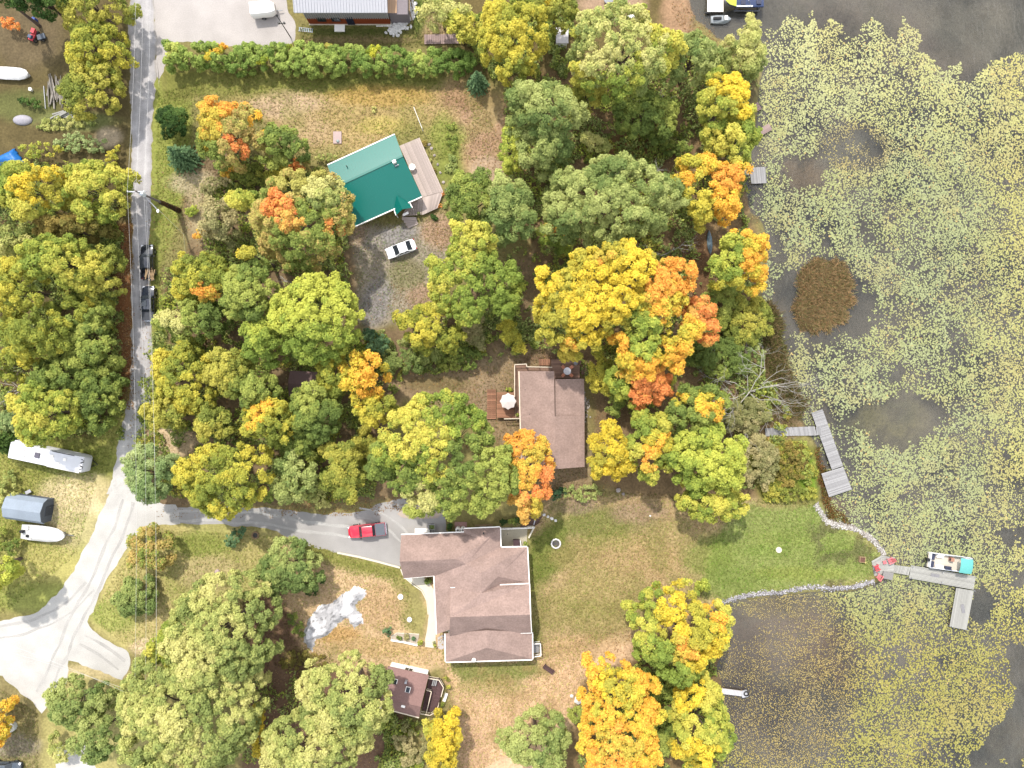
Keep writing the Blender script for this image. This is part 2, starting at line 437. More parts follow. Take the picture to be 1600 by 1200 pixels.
# ------------------------------------------------------------------ lake
wm = bpy.data.materials.new('lake water'); wm.use_nodes = True
n = wm.node_tree; n.nodes.clear()
out = n.nodes.new('ShaderNodeOutputMaterial')
tr = n.nodes.new('ShaderNodeBsdfTransparent'); tr.inputs['Color'].default_value = (0.82, 0.83, 0.81, 1)
gl = n.nodes.new('ShaderNodeBsdfGlossy'); gl.inputs['Roughness'].default_value = 0.10; gl.inputs['Color'].default_value = (1, 1, 1, 1)
fr = n.nodes.new('ShaderNodeFresnel'); fr.inputs['IOR'].default_value = 1.36
g = n.nodes.new('ShaderNodeNewGeometry')
mp = n.nodes.new('ShaderNodeMapping'); mp.inputs['Rotation'].default_value = (0, 0, 0.65); mp.inputs['Scale'].default_value = (1.0, 0.35, 1)
nz = n.nodes.new('ShaderNodeTexNoise'); nz.inputs['Scale'].default_value = 1.6; nz.inputs['Detail'].default_value = 3
n.links.new(g.outputs['Position'], mp.inputs['Vector']); n.links.new(mp.outputs['Vector'], nz.inputs['Vector'])
bp = n.nodes.new('ShaderNodeBump'); bp.inputs['Strength'].default_value = 0.8; bp.inputs['Distance'].default_value = 0.12
n.links.new(nz.outputs['Fac'], bp.inputs['Height'])
n.links.new(bp.outputs['Normal'], gl.inputs['Normal']); n.links.new(bp.outputs['Normal'], fr.inputs['Normal'])
df = n.nodes.new('ShaderNodeBsdfDiffuse'); nz2 = n.nodes.new('ShaderNodeTexNoise'); nz2.inputs['Scale'].default_value = 0.09; nz2.inputs['Detail'].default_value = 6
n.links.new(g.outputs['Position'], nz2.inputs['Vector'])
cr2 = n.nodes.new('ShaderNodeValToRGB'); cr2.color_ramp.elements[0].position = .38; cr2.color_ramp.elements[1].position = .66
cr2.color_ramp.elements[0].color = (0.05, 0.052, 0.052, 1); cr2.color_ramp.elements[1].color = (0.19, 0.17, 0.14, 1)      # silt in the water
n.links.new(nz2.outputs['Fac'], cr2.inputs['Fac']); n.links.new(cr2.outputs['Color'], df.inputs['Color'])
md = n.nodes.new('ShaderNodeMixShader'); md.inputs['Fac'].default_value = 0.30
n.links.new(tr.outputs['BSDF'], md.inputs[1]); n.links.new(df.outputs['BSDF'], md.inputs[2])
ms = n.nodes.new('ShaderNodeMixShader')
n.links.new(fr.outputs['Fac'], ms.inputs['Fac']); n.links.new(md.outputs['Shader'], ms.inputs[1]); n.links.new(gl.outputs['BSDF'], ms.inputs[2])
n.links.new(ms.outputs['Shader'], out.inputs['Surface'])
water_me = np_mesh('lake_water', [(22,-3000,WATER_Z),(3000,-3000,WATER_Z),(3000,3000,WATER_Z),(22,3000,WATER_Z)], [(0,1,2,3)])
tag(link('lake_water', water_me, wm), kind='structure')

# lily pads: a carpet nobody could count
R = np.random.RandomState(11)
NP = 250000
lx = R.uniform(1060, 1640, NP); ly = R.uniform(-30, 1230, NP)
shore_px = poly_sd(lx, ly, SHORE)
dens = 0.64 + 0.45 * (fbm(lx, ly, 70, 21) - 0.5) * 2 + 0.65 * (fbm(lx, ly, 20, 31) - 0.5) * 2
def hole(cx, cy, rx, ry, st, rot=0.0):
    global dens
    a = math.radians(rot); dx = lx - cx; dy = ly - cy
    u = dx*math.cos(a) + dy*math.sin(a); v = -dx*math.sin(a) + dy*math.cos(a)
    d = np.sqrt((u/rx)**2 + (v/ry)**2) + (fbm(lx, ly, 24, 41) - 0.5) * 0.9
    dens = dens - st * smooth01((1.3 - d) / 0.6)
hole(1255,272,40,28,.7); hole(1340,232,40,26,.5); hole(1400,652,58,44,1.1); hole(1390,582,24,16,.7); hole(1285,465,66,74,.8); hole(1212,400,16,40,.3)
hole(1225,480,22,70,.6); hole(1235,990,80,46,.1); hole(1150,1040,34,70,.4); hole(1140,970,40,30,.5); hole(1532,948,16,26,.9); hole(1590,840,30,16,.6); hole(1585,905,24,12,.5); hole(1320,690,20,50,.3)
hole(1215,600,24,50,.55); hole(1160,250,30,120,.5); hole(1380,500,60,40,.2); hole(1290,760,30,50,.4); hole(1305,650,30,20,.4)
keep_top = poly_sd(lx, ly, [(1190,70),(1198,40),(1215,48),(1232,22),(1262,34),(1266,14),(1284,40),(1296,28),(1330,58),(1362,26),(1386,52),(1400,60),(1410,28),(1424,46),(1440,52),(1436,78),(1460,92),(1472,112),(1500,100),(1502,124),(1518,130),(1530,112),(1548,92),(1572,90),(1590,82),(1650,72),(1650,1010),(1572,1008),(1578,1030),(1584,1060),(1588,1090),(1568,1128),(1546,1142),(1540,1164),(1516,1180),(1522,1240),(1060,1240),(1090,900),(1150,600),(1150,100)])
dens = dens - 2.0 * smooth01((keep_top + 3 + (fbm(lx, ly, 14, 51) - 0.5) * 14) / 8.0)
extra = (lx > 1540) & (ly > 1180) & (fbm(lx, ly, 20, 61) > 0.55)
dens = np.where(extra, 0.3, dens)
ok = (R.rand(NP) < np.clip(dens, 0, 0.92)) & (shore_px > 3)
lx = lx[ok]; ly = ly[ok]
fine = smooth01((1.25 - np.sqrt(((lx-1225)/110)**2 + ((ly-1060)/150)**2)) / 0.5)       # small leaves in the brown bay
fine = np.maximum(fine, 0.8*smooth01((1.2 - np.sqrt(((lx-1335)/60)**2 + ((ly-230)/40)**2)) / 0.5))
lr = R.uniform(0.075, 0.17, len(lx)) * (1 - 0.42 * fine)
t = fbm(lx, ly, 120, 71)
c_pale = np.array(A(204,203,142,.45)[:3]); c_yel = np.array(A(206,196,116,.45)[:3]); c_grn = np.array(A(176,182,130,.44)[:3]); c_oli = np.array(A(166,156,72,.5)[:3]); c_brn = np.array(A(180,156,106,.5)[:3])
wtop = smooth01((330 - ly) / 300)[:, None]; wright = smooth01((lx - 1500) / 110)[:, None]; wlow = smooth01((ly - 850) / 200)[:, None]
lc = c_grn * np.ones((len(lx), 1))
lc = lc*(1-wtop) + c_pale*wtop
lc = lc*(1-wright*.6) + c_yel*wright*.6
lc = lc*(1-wlow*.75) + c_oli*wlow*.75
lc = lc*(1-fine[:, None]*.7) + c_brn*fine[:, None]*.7
tp_ = smooth01((fbm(lx, ly, 46, 91) - .42)/.2)[:, None]; tq_ = smooth01((fbm(lx, ly, 34, 95) - .56)/.1)[:, None]
lc = lc*(1 - .35*tp_) + lc*np.array([1.12, 1.04, .78])*.35*tp_
lc = lc*(1 - .25*tq_) + np.array(A(180,160,110)[:3])*.25*tq_
lc = lc * (0.80 + 0.4*R.rand(len(lx)))[:, None]; lr = lr * (.75 + .6*fbm(lx, ly, 30, 97))
pick = R.rand(len(lx))
lc[pick < .015] = np.array(A(206,180,116)[:3]); lc[pick > .93] = lc[pick > .93] * np.array([1.15, 1.15, 1.2])
K = 4
ang = R.uniform(0, 6.28, len(lx))[:, None] + np.arange(K) / K * 2*np.pi * 0.93
tilt = R.normal(0, 0.06, (len(lx), 2))
ox = np.cos(ang) * lr[:, None]; oy = np.sin(ang) * lr[:, None]
vx = ((lx-800)*0.1*(1-WATER_Z/H))[:, None] + ox; vy = ((600-ly)*0.1*(1-WATER_Z/H))[:, None] + oy
vz = WATER_Z + 0.02 + R.uniform(0, 0.03, len(lx))[:, None] + np.clip(ox*tilt[:, :1] + oy*tilt[:, 1:], -.015, .08)
lv = np.stack([vx, vy, vz], 2).reshape(-1, 3)
lf = np.arange(len(lv)).reshape(-1, K)
pad_mat = attr_mat('lily leaf', 0.45)
tag(link('lily_pads', np_mesh('lily_pads', lv, lf, np.repeat(lc, K, 0)), pad_mat), 'pale green and yellow lily pads floating in a thick carpet on the lake', 'lily pads', kind='stuff')

# ------------------------------------------------------------------ roads, drives, slabs
def ragged(poly, amp, step=0.7, seed=0, closed=True):
    """polygon in metres with a worn outline"""
    out = []; r = random.Random(seed); n = len(poly)
    for i in range(n if closed else n - 1):
        a = Vector(poly[i]); b = Vector(poly[(i+1) % n]); L = (b-a).length; m = max(1, int(L/step))
        nx = Vector((-(b-a).y, (b-a).x)) / max(L, 1e-6)
        for k in range(m):
            p = a + (b-a)*k/m
            j = (float(vnoise(p.x, p.y, 1.6, seed+2)) - 0.5)*2*amp + r.uniform(-amp, amp)*0.4
            out.append(tuple(p + nx*j))
    return out
def sheet(name, poly_px, z, material, amp=0.25, seed=1, thick=0.0, step=0.7):
    pts = ragged(W(poly_px), amp, step, seed) if amp > 0 else W(poly_px)
    bm = bmesh.new()
    f = bm.faces.new([bm.verts.new((x, y, z)) for x, y in pts])
    if f.normal.z < 0: f.normal_flip()
    f.normal_update()
    if f.normal.z < 0: f.normal_flip()
    if thick > 0:
        r = bmesh.ops.extrude_face_region(bm, geom=[f])
        for v in [e for e in r['geom'] if isinstance(e, bmesh.types.BMVert)]: v.co.z = z + thick
        bmesh.ops.recalc_face_normals(bm, faces=bm.faces)
    bmesh.ops.triangulate(bm, faces=[f for f in bm.faces if len(f.verts) > 4])
    me = bpy.data.meshes.new(name); bm.to_mesh(me); bm.free()
    return tag(link(name, me, material), kind='structure')
m_light = mat('whitish gravel', A(230,226,219,.42), 0.95, 0.12, 7.0, noise2=0.14, scale2=0.35)  # gravel set paler than the upper road and the drive
m_lot = mat('pale gravel lot', A(204,196,190,.47), 0.95, 0.14, 7.0, noise2=0.16, scale2=0.22)
m_asph = mat('grey chip driveway', A(184,180,176), 0.95, 0.10, 10.0, noise2=0.14, scale2=0.3)
m_conc = mat('pale concrete', A(236,226,206,.55), 0.85, 0.06, 8.0, noise2=0.06, scale2=0.5)
m_paver = mat('buff paving', A(206,188,172), 0.9, 0.08, 8.0)
sheet('gravel_lot', [(247,140),(262,84),(264,66),(430,76),(462,64),(464,40),(452,20),(440,-80),(236,-80),(240,20),(244,80)], 0.004, m_lot, 0.35, 5)
sheet('gravel_junction', [(176,752),(214,752),(226,784),(276,788),(282,818),(222,824),(196,856),(170,900),(140,962),(136,972),(152,988),(204,1020),(206,1040),(190,1064),(108,1032),(104,1062),(86,1086),(66,1114),(40,1088),(4,1056),(-200,1030),(-200,975),(0,973),(46,960),(78,942),(112,898),(140,848),(158,800)], 0.008, m_light, 0.3, 6)
sheet('gravel_track', [(88,1166),(132,1160),(152,1200),(170,1300),(90,1300)], 0.004, m_light, 0.3, 8)
sheet('driveway', [(222,790),(300,792),(400,793),(500,803),(560,800),(600,784),(640,776),(694,784),(700,850),(640,895),(628,886),(530,864),(490,854),(440,834),(400,822),(300,818),(222,818)], 0.006, m_asph, 0.22, 9)
# the road itself: a ribbon with two worn wheel tracks
rd = [(-60,203,243),(0,203,241),(75,201,245),(140,204,242),(200,205,238),(300,206,236),(400,206,233),(500,206,236),(560,205,238),(600,203,238),(650,196,232),(700,184,219),(740,176,212),(775,165,222)]
rv = []; rc = []; NW = 21
ycur = np.arange(-60, 776, 4.0)
Lx = np.interp(ycur, [r[0] for r in rd], [r[1] for r in rd]); Rx = np.interp(ycur, [r[0] for r in rd], [r[2] for r in rd])
for i, yy in enumerate(ycur):
    jl = (float(vnoise(0, yy, 14, 3)) - .5)*5 + random.Random(i).uniform(-1, 1); jr = (float(vnoise(9, yy, 14, 4)) - .5)*4 + random.Random(i+999).uniform(-1, 1)
    for k in range(NW):
        u = k/(NW-1); x = Lx[i] + jl + (Rx[i]+jr-Lx[i]-jl)*u
        p = P(x, yy)
        rv.append((p.x, p.y, 0.016))
        track = math.exp(-((u-.30)/.09)**2) + math.exp(-((u-.70)/.09)**2)
        edge = max(0, abs(u-.5)*2-.8)/.2
        base = np.array(A(190,186,186)[:3]); hi = np.array(A(214,210,208)[:3]); ed = np.array(A(176,166,150)[:3])
        c = base*(1-track*.55) + hi*track*.55
        c = c*(1-edge*.6) + ed*edge*.6
        uu = min(1, max(0, (yy-560)/205.0))
        c = c*(1-uu) + np.array(A(230,226,219,.42)[:3])*uu
        
        c = c * (0.9 + 0.2*float(vnoise(x, yy, 18, 12)))
        rc.append(c)
rf = [(i*NW+k, (i+1)*NW+k, (i+1)*NW+k+1, i*NW+k+1) for i in range(len(ycur)-1) for k in range(NW-1)]
road_mat = attr_mat('road chip seal', 0.95, 0, 0.16, 0.7, 0.12, 6.0)
tag(link('road', np_mesh('road', rv, rf, rc), road_mat), kind='structure')
sheet('paved_apron', [(621,803),(628,797),(640,790),(690,790),(691,803),(684,809),(660,811),(640,810),(628,808)], 0.016, m_paver, 0.05, 10, 0.05)
sheet('walkway', [(626,890),(634,901),(660,900),(672,912),(680,925),(681,1005),(664,1003),(667,985),(670,962),(668,940),(660,922),(646,912),(632,902)], 0.006, m_conc, 0.03, 12, 0.06)
sheet('patio', [(783,825),(824,823),(823,858),(783,858)], 0.006, mat('patio concrete', A(206,196,172), .9, .08, 5), 0.0, 1, 0.08)

# ------------------------------------------------------------------ grass tufts on the lawns
def ground_col(x, y):
    i = np.clip(np.searchsorted(xs, x), 0, NXG-1); j = np.clip(np.searchsorted(ys, y), 0, NYG-1)
    return gc.reshape(NYG, NXG, 3)[j, i]

# worn wheel tracks on the gravel fork and the drive
def track(pts, w, z, material, off=(-8, 8), seed=0):
    P_ = [Vector((x, y)) for x, y in pts]; sm = []
    for i in range(len(P_)-1):
        p0, p1, p2, p3 = P_[max(i-1, 0)], P_[i], P_[i+1], P_[min(i+2, len(P_)-1)]
        for k in range(10):
            t = k/10; sm.append(.5*((2*p1)+(p2-p0)*t+(2*p0-5*p1+4*p2-p3)*t*t+(3*p1-p0-3*p2+p3)*t**3))
    sm.append(P_[-1]); vv = []; ff = []
    for o in off:
        b = len(vv)
        for i, p in enumerate(sm):
            d_ = (sm[min(i+1, len(sm)-1)] - sm[max(i-1, 0)]).normalized(); nn = Vector((-d_.y, d_.x))
            ww = w*(.55 + .9*float(vnoise(p.x + o, p.y, 9, seed)))
            jj = (float(vnoise(p.x, p.y + o, 25, seed+3)) - .5)*5
            for s_ in (-1, 1):
                q = p + nn*(o + jj + s_*ww*5); vv.append(((q.x-800)*.1, (600-q.y)*.1, z))
        ff += [(b+2*i, b+2*i+1, b+2*i+3, b+2*i+2) for i in range(len(sm)-1)]
    return tag(link('wheel_track', np_mesh('wheel_track', vv, ff), material), kind='structure')
m_tr1 = mat('packed gravel', A(216,212,206,.40), .95, .14, 5, noise2=.12, scale2=.4); m_tr2 = mat('polished chip', A(200,197,192,.5), .9, .12, 5, noise2=.12, scale2=.4)
track([(199,782),(182,835),(150,905),(118,970),(92,1030),(66,1085)], .42, .022, m_tr1, (-9, 8), 1)
track([(140,915),(104,950),(50,976),(-10,988),(-80,992)], .34, .026, m_tr1, (-10, 7), 2)
track([(262,804),(330,806),(420,812),(500,826),(560,832)], .40, .022, m_tr2, (-8, 8), 3)
track([(128,1000),(160,1018),(190,1040)], .4, .022, m_tr1, (-8, 8), 4)
track([(560,800),(600,812),(640,850)], .3, .026, m_tr2, (-8, 8), 5)
# ------------------------------------------------------------------ buildings
def rand_mat(name, col, rough=0.85, amt=0.14, noise=0.12, scale=(1, 14, 14)):
    """boards: every board its own tone, grain along the board"""
    if name in _mats: return _mats[name]
    m = mat(name, col, rough, noise, 3.0, stretch=scale)
    n = m.node_tree; b = n.nodes['Principled BSDF']
    src = b.inputs['Base Color'].links[0].from_socket
    oi = n.nodes.new('ShaderNodeObjectInfo'); mr = n.nodes.new('ShaderNodeMapRange')
    mr.inputs[3].default_value = 1 - amt; mr.inputs[4].default_value = 1 + amt
    n.links.new(oi.outputs['Random'], mr.inputs[0])
    mx = n.nodes.new('ShaderNodeMixRGB'); mx.blend_type = 'MULTIPLY'; mx.inputs['Fac'].default_value = 1
    n.links.new(src, mx.inputs['Color1']); n.links.new(mr.outputs[0], mx.inputs['Color2'])
    n.links.new(mx.outputs['Color'], b.inputs['Base Color'])
    return m
m_shingle = mat('brown shingles', A(178,153,143), 0.95, 0.18, 4.0, noise2=0.15, scale2=0.5, spec=0.1)
m_shingle2 = mat('taupe shingles', A(174,149,138), 0.95, 0.18, 4.0, noise2=0.13, scale2=0.5, spec=0.1)
m_shingle3 = mat('plum brown shingles', A(160,128,122), 0.95, 0.16, 5.0, noise2=0.08, scale2=0.35, spec=0.1)
m_green = mat('green steel roof', A(0,122,110,.5), 0.34, 0.03, 3.0, spec=0.36)
m_zinc = mat('pale ribbed steel', A(220,220,226,.42), 0.45, 0.03, 2.0, spec=0.5)
m_grey_clad = mat('grey corrugated cladding', A(188,184,182), 0.6, 0.06, 3.0)
m_rust = mat('russet siding', A(186,88,36), 0.8, 0.16, 4.0, stretch=(1, 1, 6))
m_white = mat('white trim', A(244,240,234,.78), 0.6, 0.03, 4.0)
m_cream = mat('cream rail paint', A(236,220,196,.62), 0.7, 0.05, 5.0)
m_wall = mat('cream siding', A(226,216,196,.6), 0.8, 0.05, 4.0)
m_wallw = mat('white siding', A(250,248,242,.8), 0.8, 0.03, 4.0)
m_wallb = mat('brown siding', A(140,112,92), 0.8, 0.08, 4.0)
m_glass = mat('window glass', (0.02, 0.025, 0.03, 1), 0.08, 0, 1, spec=0.6)
m_dark = mat('black plastic', A(40,40,42), 0.5, 0.05, 4)
m_grey = mat('grey metal', A(150,152,156), 0.5, 0.06, 4, metal=0.3)
m_deck_pale = rand_mat('sun bleached deck boards', A(218,200,190,.46), amt=.16)
m_deck_brown = rand_mat('brown deck boards', A(164,130,112), amt=0.24)
m_deck_rust = rand_mat('rust deck boards', A(176,128,100), amt=0.28)
m_deck_grey = rand_mat('weathered grey boards', A(176,174,174), amt=0.2, noise=0.2)
m_deck_dock = rand_mat('pale dock boards', A(200,198,190,.40), amt=0.15, noise=0.16)
m_deck_pink = rand_mat('faded reddish boards', A(176,152,146), amt=0.16)
m_deck_plum = rand_mat('plum stained boards', A(104,78,78), amt=0.14)
m_wood = mat('raw timber', A(176,148,112), 0.85, 0.12, 5)
m_log = rand_mat('silvery poles', A(168,160,150), amt=0.35, noise=0.2)

_unit = None
def unit_box():
    global _unit
    if _unit is None: _unit = MB().box((0, 0, 0), (1, 1, 1)).mesh('board')
    return _unit
_board_me = {}
def board(name, p, q, w, h, material, parent, origin):
    """one board between two points, sharing its mesh with its likes"""
    key = material.name
    if key not in _board_me:
        me = unit_box().copy(); me.materials.append(material); _board_me[key] = me
    p = Vector(p); q = Vector(q); d = q - p
    o = bpy.data.objects.new(name, _board_me[key])
    o.scale = (max(d.length, .01), w, h)
    o.rotation_euler = d.to_track_quat('X', 'Z').to_euler()
    o.location = (p + q) / 2 - Vector(origin)
    o.parent = parent
    COL.objects.link(o)
    return o
def decking(parent, origin, quad, z, w, material, name='plank', h=0.05, gap=0.84, base=0.0, frame=True, jit=0.0):
    """quad px corners A,B,C,D; boards run A->B and step towards D; joists and legs under them down to base"""
    Aq, B, C, D = [P(x, y, z) for x, y in quad]
    n = max(1, int(round(((D - Aq).length + (C - B).length) / 2 / w)))
    r = random.Random(n)
    for i in range(n):
        t = (i + .5) / n
        p = Aq.lerp(D, t); q = B.lerp(C, t); u = (q - p).normalized()
        board(name, p - u * r.uniform(0, jit), q + u * r.uniform(0, jit), w * gap * ((D-Aq).length / n / w), h, material, parent, origin)
    if frame:
        for s, e in ((Aq.lerp(B,.06), D.lerp(C,.06)), (Aq.lerp(B,.5), D.lerp(C,.5)), (Aq.lerp(B,.94), D.lerp(C,.94))):
            board('joist', s - Vector((0,0,h/2+.07)), e - Vector((0,0,h/2+.07)), .08, .14, m_wood, parent, origin)
            for e2 in (s.lerp(e,.06), s.lerp(e,.94)):
                if z - .2 > base: board('support_post', (e2.x, e2.y, base), (e2.x, e2.y, z-.2), .12, .12, m_wood, parent, origin)
def railing(parent, origin, pts, z, material, h=0.95, name='railing', step=1.6):
    m = MB(); pts = [P(x, y, z) for x, y in pts]
    for a, b in zip(pts[:-1], pts[1:]):
        m.bar(a + Vector((0,0,h)), b + Vector((0,0,h)), .12, .06); m.bar(a + Vector((0,0,.12)), b + Vector((0,0,.12)), .05, .05)
        k = max(1, int((b-a).length / step))
        for i in range(k + 1):
            p = a.lerp(b, i / k); m.box((p.x, p.y, z + h/2), (.09, .09, h - .06))
        k = max(1, int((b-a).length / .22))
        for i in range(1, k):
            p = a.lerp(b, i / k); m.box((p.x, p.y, z + h/2), (.03, .03, h - .1))
    return m.build(name, material, parent, origin)
def stairs(parent, origin, quad, z0, z1, n, material, name='step'):
    """quad px (top edge A,B then bottom edge C,D): n treads from z1 down to z0"""
    for i in range(n):
        t = (i + .5) / n; z = z1 + (z0 - z1) * (i + .5) / n
        Aq, B, C, D = [P(x, y, z) for x, y in quad]
        p = Aq.lerp(D, t); q = B.lerp(C, t)
        board(name, p, q, (D - Aq).length / n * .95, max(.05, abs(z1-z0)/n*.5), material, parent, origin)
    for s in (0.04, .96):
        Aq, B = [P(x, y, z1) for x, y in quad[:2]]; C, D = [P(x, y, z0) for x, y in quad[2:]]
        board('stringer', Aq.lerp(B, s) - Vector((0,0,.12)), D.lerp(C, s) + Vector((0,0,.02)), .06, .14, m_wood, parent, origin)

def roof_mesh(V, F, thick=0.14):
    pts = [P(*v) for v in V]; n = len(pts)
    fs = []
    cnt = {}
    for f in F:
        for i in range(len(f)):
            e = (f[i], f[(i+1) % len(f)]); cnt[e] = cnt.get(e, 0) + 1
    me = bpy.data.meshes.new('roof')
    top = [tuple(f) for f in F]; bot = [tuple(n + i for i in reversed(f)) for f in F]
    side = [(a, n + a, n + b, b) for (a, b) in cnt if (b, a) not in cnt]
    return pts, pts + [p - Vector((0, 0, thick)) for p in pts], top + bot + side
def house(name, label, V, F, gutters, wall, wz, roofm, wallm, gutm=None, windows=True, door_edge=0, over=0.4, cat='house', thick=0.14):
    org = P(sum(v[0] for v in V)/len(V), sum(v[1] for v in V)/len(V), 0); org.z = 0
    t = thing(name, label, cat, org)
    pts, vs_, fs_ = roof_mesh(V, F, thick)
    m = MB(); m.v = vs_; m.f = fs_
    rf = m.build('roof', roofm, t, org)
    for a, b in gutters:
        p = pts[a] - Vector((0,0,.02)); q = pts[b] - Vector((0,0,.02))
        u = (q - p).normalized(); c = Vector((u.y, -u.x, 0)).normalized()
        mid = (p + q) / 2
        if (mid + c - org).length < (mid - c - org).length: c = -c
        MB().bar(p + c*.09, q + c*.09, .15, .13).build('gutter', gutm or m_white, t, org)
    poly = inset([P(x, y, wz)[:2] for x, y in wall], over)
    MB().prism(poly, -0.4, wz - .12).build('wall', wallm, t, org)
    if windows:
        k = 0
        for i in range(len(poly)):
            a = Vector((*poly[i], 0)); b = Vector((*poly[(i+1) % len(poly)], 0)); L = (b - a).length
            u = (b - a).normalized(); nrm = Vector((u.y, -u.x, 0))
            for j in range(int(L // 3.2)):
                p = a + u * L * (j + .5) / int(L // 3.2)
                rz = math.atan2(u.y, u.x)
                if i == door_edge and j == 0:
                    dr = MB().box(p + nrm*.03 + Vector((0,0,1.05)), (.95, .1, 2.1), rz).build('door', m_white, t, org)
                    MB().box(p + nrm*.1 + u*.36 + Vector((0,0,1.0)), (.12, .05, .04), rz).build('handle', m_grey, dr, Vector((0,0,0)) + org)
                    continue
                w = MB()
                for dx, dz, sx, sz in ((0, .62, 1.3, .1), (0, -.62, 1.3, .1), (-.62, 0, .1, 1.14), (.62, 0, .1, 1.14), (0, 0, .06, 1.14)):
                    w.box(p + nrm*.04 + u*dx + Vector((0,0,1.55+dz)), (sx, .1, sz), rz)
                wo_ = w.build('window', m_white, t, org)
                MB().box(p + nrm*.015 + Vector((0,0,1.55)), (1.12, .05, 1.12), rz).build('pane', m_glass, wo_, org)
                k += 1
    return t, org, pts
def seams(parent, org, pts, a, b, c, d, n, material, h=0.035, name='seam', w=0.05):
    """raised standing seams from edge a-b (ridge) down to edge d-c (eave)"""
    m = MB()
    for i in range(n + 1):
        t = i / n
        m.bar(pts[a].lerp(pts[b], t) + Vector((0,0,h*.5)), pts[d].lerp(pts[c], t) + Vector((0,0,h*.5)), w, h)
    o = m.build(name, material, parent, org); o['kind'] = 'stuff'
    return o

# --- green roofed bungalow
V = [(512,258.5,3.4),(617,210.5,3.4),(629,243.5,4.38),(524.5,292,4.38),(659,306.5,2.6),(554.5,353,2.6)]
t, org, pts = house('bungalow', 'bungalow with a green steel roof, its upper slope bright, a pale deck along one end', V, [(0,3,2,1),(3,5,4,2)],
    [(0,1),(5,4)], [(512,258.5),(617,210.5),(657,306),(556,352)], 2.6, m_green, m_wall, door_edge=2)
seams(t, org, pts, 3, 2, 1, 0, 26, m_green, .04); seams(t, org, pts, 3, 2, 4, 5, 26, m_green, .04)
MB().bar(pts[3] + Vector((0,0,.04)), pts[2] + Vector((0,0,.04)), .3, .06).build('ridge_cap', m_green, t, org)
# little gable over the porch
pv = [P(619.7,305,3.5), P(628.6,327,3.5), P(619,336,2.5), P(615.6,326.5,2.5), P(644,324.5,2.5), P(639.6,317,2.5)]
m = MB(); m.v = pv + [p - Vector((0,0,.1)) for p in pv]
m.f = [(0,3,2,1),(0,1,4,5),(6,7,8,9),(6,11,10,7),(3,9,8,2),(2,8,7,1),(1,7,10,4),(4,10,11,5),(5,11,6,0),(0,6,9,3)]
pr = m.build('porch_roof', m_green, t, org)
MB().bar(pv[3]+Vector((-.03,-.03,-.03)), pv[2]+Vector((-.03,-.03,-.03)), .14, .1).build('fascia', m_white, pr, org)
MB().bar(pv[5]+Vector((.05,0,-.03)), pv[4]+Vector((.05,0,-.03)), .14, .1).build('fascia', m_white, pr, org)
for p in (pv[2], pv[4]): MB().box((p.x - .1, p.y + .2, 1.3), (.12, .12, 2.6)).build('porch_post', m_white, t, org)
p = P(616.5,253.5,4.4)
MB().box(p, (.55, .45, 1.0), .44).build('chimney', m_white, t, org)
MB().box(P(620,258.5,4.25), (.6, .14, .12), .44).build('snow_guard', m_zinc, t, org)
MB().cyl(P(542,260,4.0) - Vector((0,0,.3)), .07, .7).build('vent_pipe', m_dark, t, org)
MB().box(P(634,334,2.2), (.9, .35, .06), .44).build('porch_light', m_white, t, org)
dz = .55
decking(t, org, [(624,228),(660,308),(692.5,299),(655.4,215)], dz, .19, m_deck_pale, gap=.9)
decking(t, org, [(660,308.5),(661,335.5),(683,325),(692.5,299.5)], dz, .19, m_deck_pale, gap=.9)
decking(t, org, [(640,317),(627,338),(661,335.5),(659.5,309)], dz, .2, m_deck_pale, gap=.9)
stairs(t, org, [(627,339),(650,341),(653,348.5),(637.5,357.5)], .05, .5, 4, m_deck_pale)
# --- cottage with the patio umbrella
V = [(811.7,580,3.3),(866,580,4.4),(866.8,650.6,4.4),(867.5,733,4.4),(815.5,735,3.3),(913.2,650,3.2),(913.4,729.5,3.2)]
t, org, pts = house('cottage', 'cottage with a taupe shingle roof and brown decks at two corners', V, [(0,4,3,2,1),(2,3,6,5)],
    [(4,0)], [(812,581),(912,593),(913,730),(815,735)], 3.2, m_shingle2, m_wallb, m_cream, door_edge=3)
sv = [P(867.5,592.5,3.75), P(912.5,591.6,3.0), P(913.6,656,3.0), P(867.5,655,3.75)]
m = MB(); m.v = sv + [p - Vector((0,0,.12)) for p in sv]
m.f = [(0,3,2,1),(4,5,6,7),(0,4,7,3),(3,7,6,2),(2,6,5,1),(1,5,4,0)]
m.build('lower_roof', m_shingle2, t, org)
MB().cyl(P(827.5,647,3.4)-Vector((0,0,.3)), .06, .6).build('vent_pipe', m_dark, t, org)
MB().cyl(P(820.5,609,3.4)-Vector((0,0,.3)), .06, .5).build('vent_pipe', m_dark, t, org)
decking(t, org, [(861,563),(906,563),(906,591),(861,591)], 1.2, .2, m_deck_brown)
decking(t, org, [(804.5,570),(822,569.5),(822,580),(804.5,580)], 1.2, .2, m_deck_brown)
decking(t, org, [(822,573.5),(861,574),(861,581),(822,581)], 1.2, .2, m_deck_brown)
decking(t, org, [(842,561),(842,571),(860,571),(860,561)], .25, .35, m_deck_rust)
decking(t, org, [(804.5,580),(804.5,653),(812.6,653),(812.6,580)], 1.2, .2, m_deck_brown)
decking(t, org, [(776,613),(804,613),(804,653),(776,653)], .9, .2, m_deck_rust)
decking(t, org, [(761,608),(775,608),(775,655),(761,655)], .3, .32, m_deck_rust, gap=.8)
railing(t, org, [(804,620),(804,570),(822.6,569),(822.6,573.3),(862,574)], 1.2, m_cream)
railing(t, org, [(861,562.5),(906,562.5),(906,570)], 1.2, m_deck_brown)
railing(t, org, [(788,654),(812,653.5)], .9, m_cream)
decking(t, org, [(908,570),(908,585),(920,585),(920,570)], .7, .28, m_deck_brown, gap=.75)
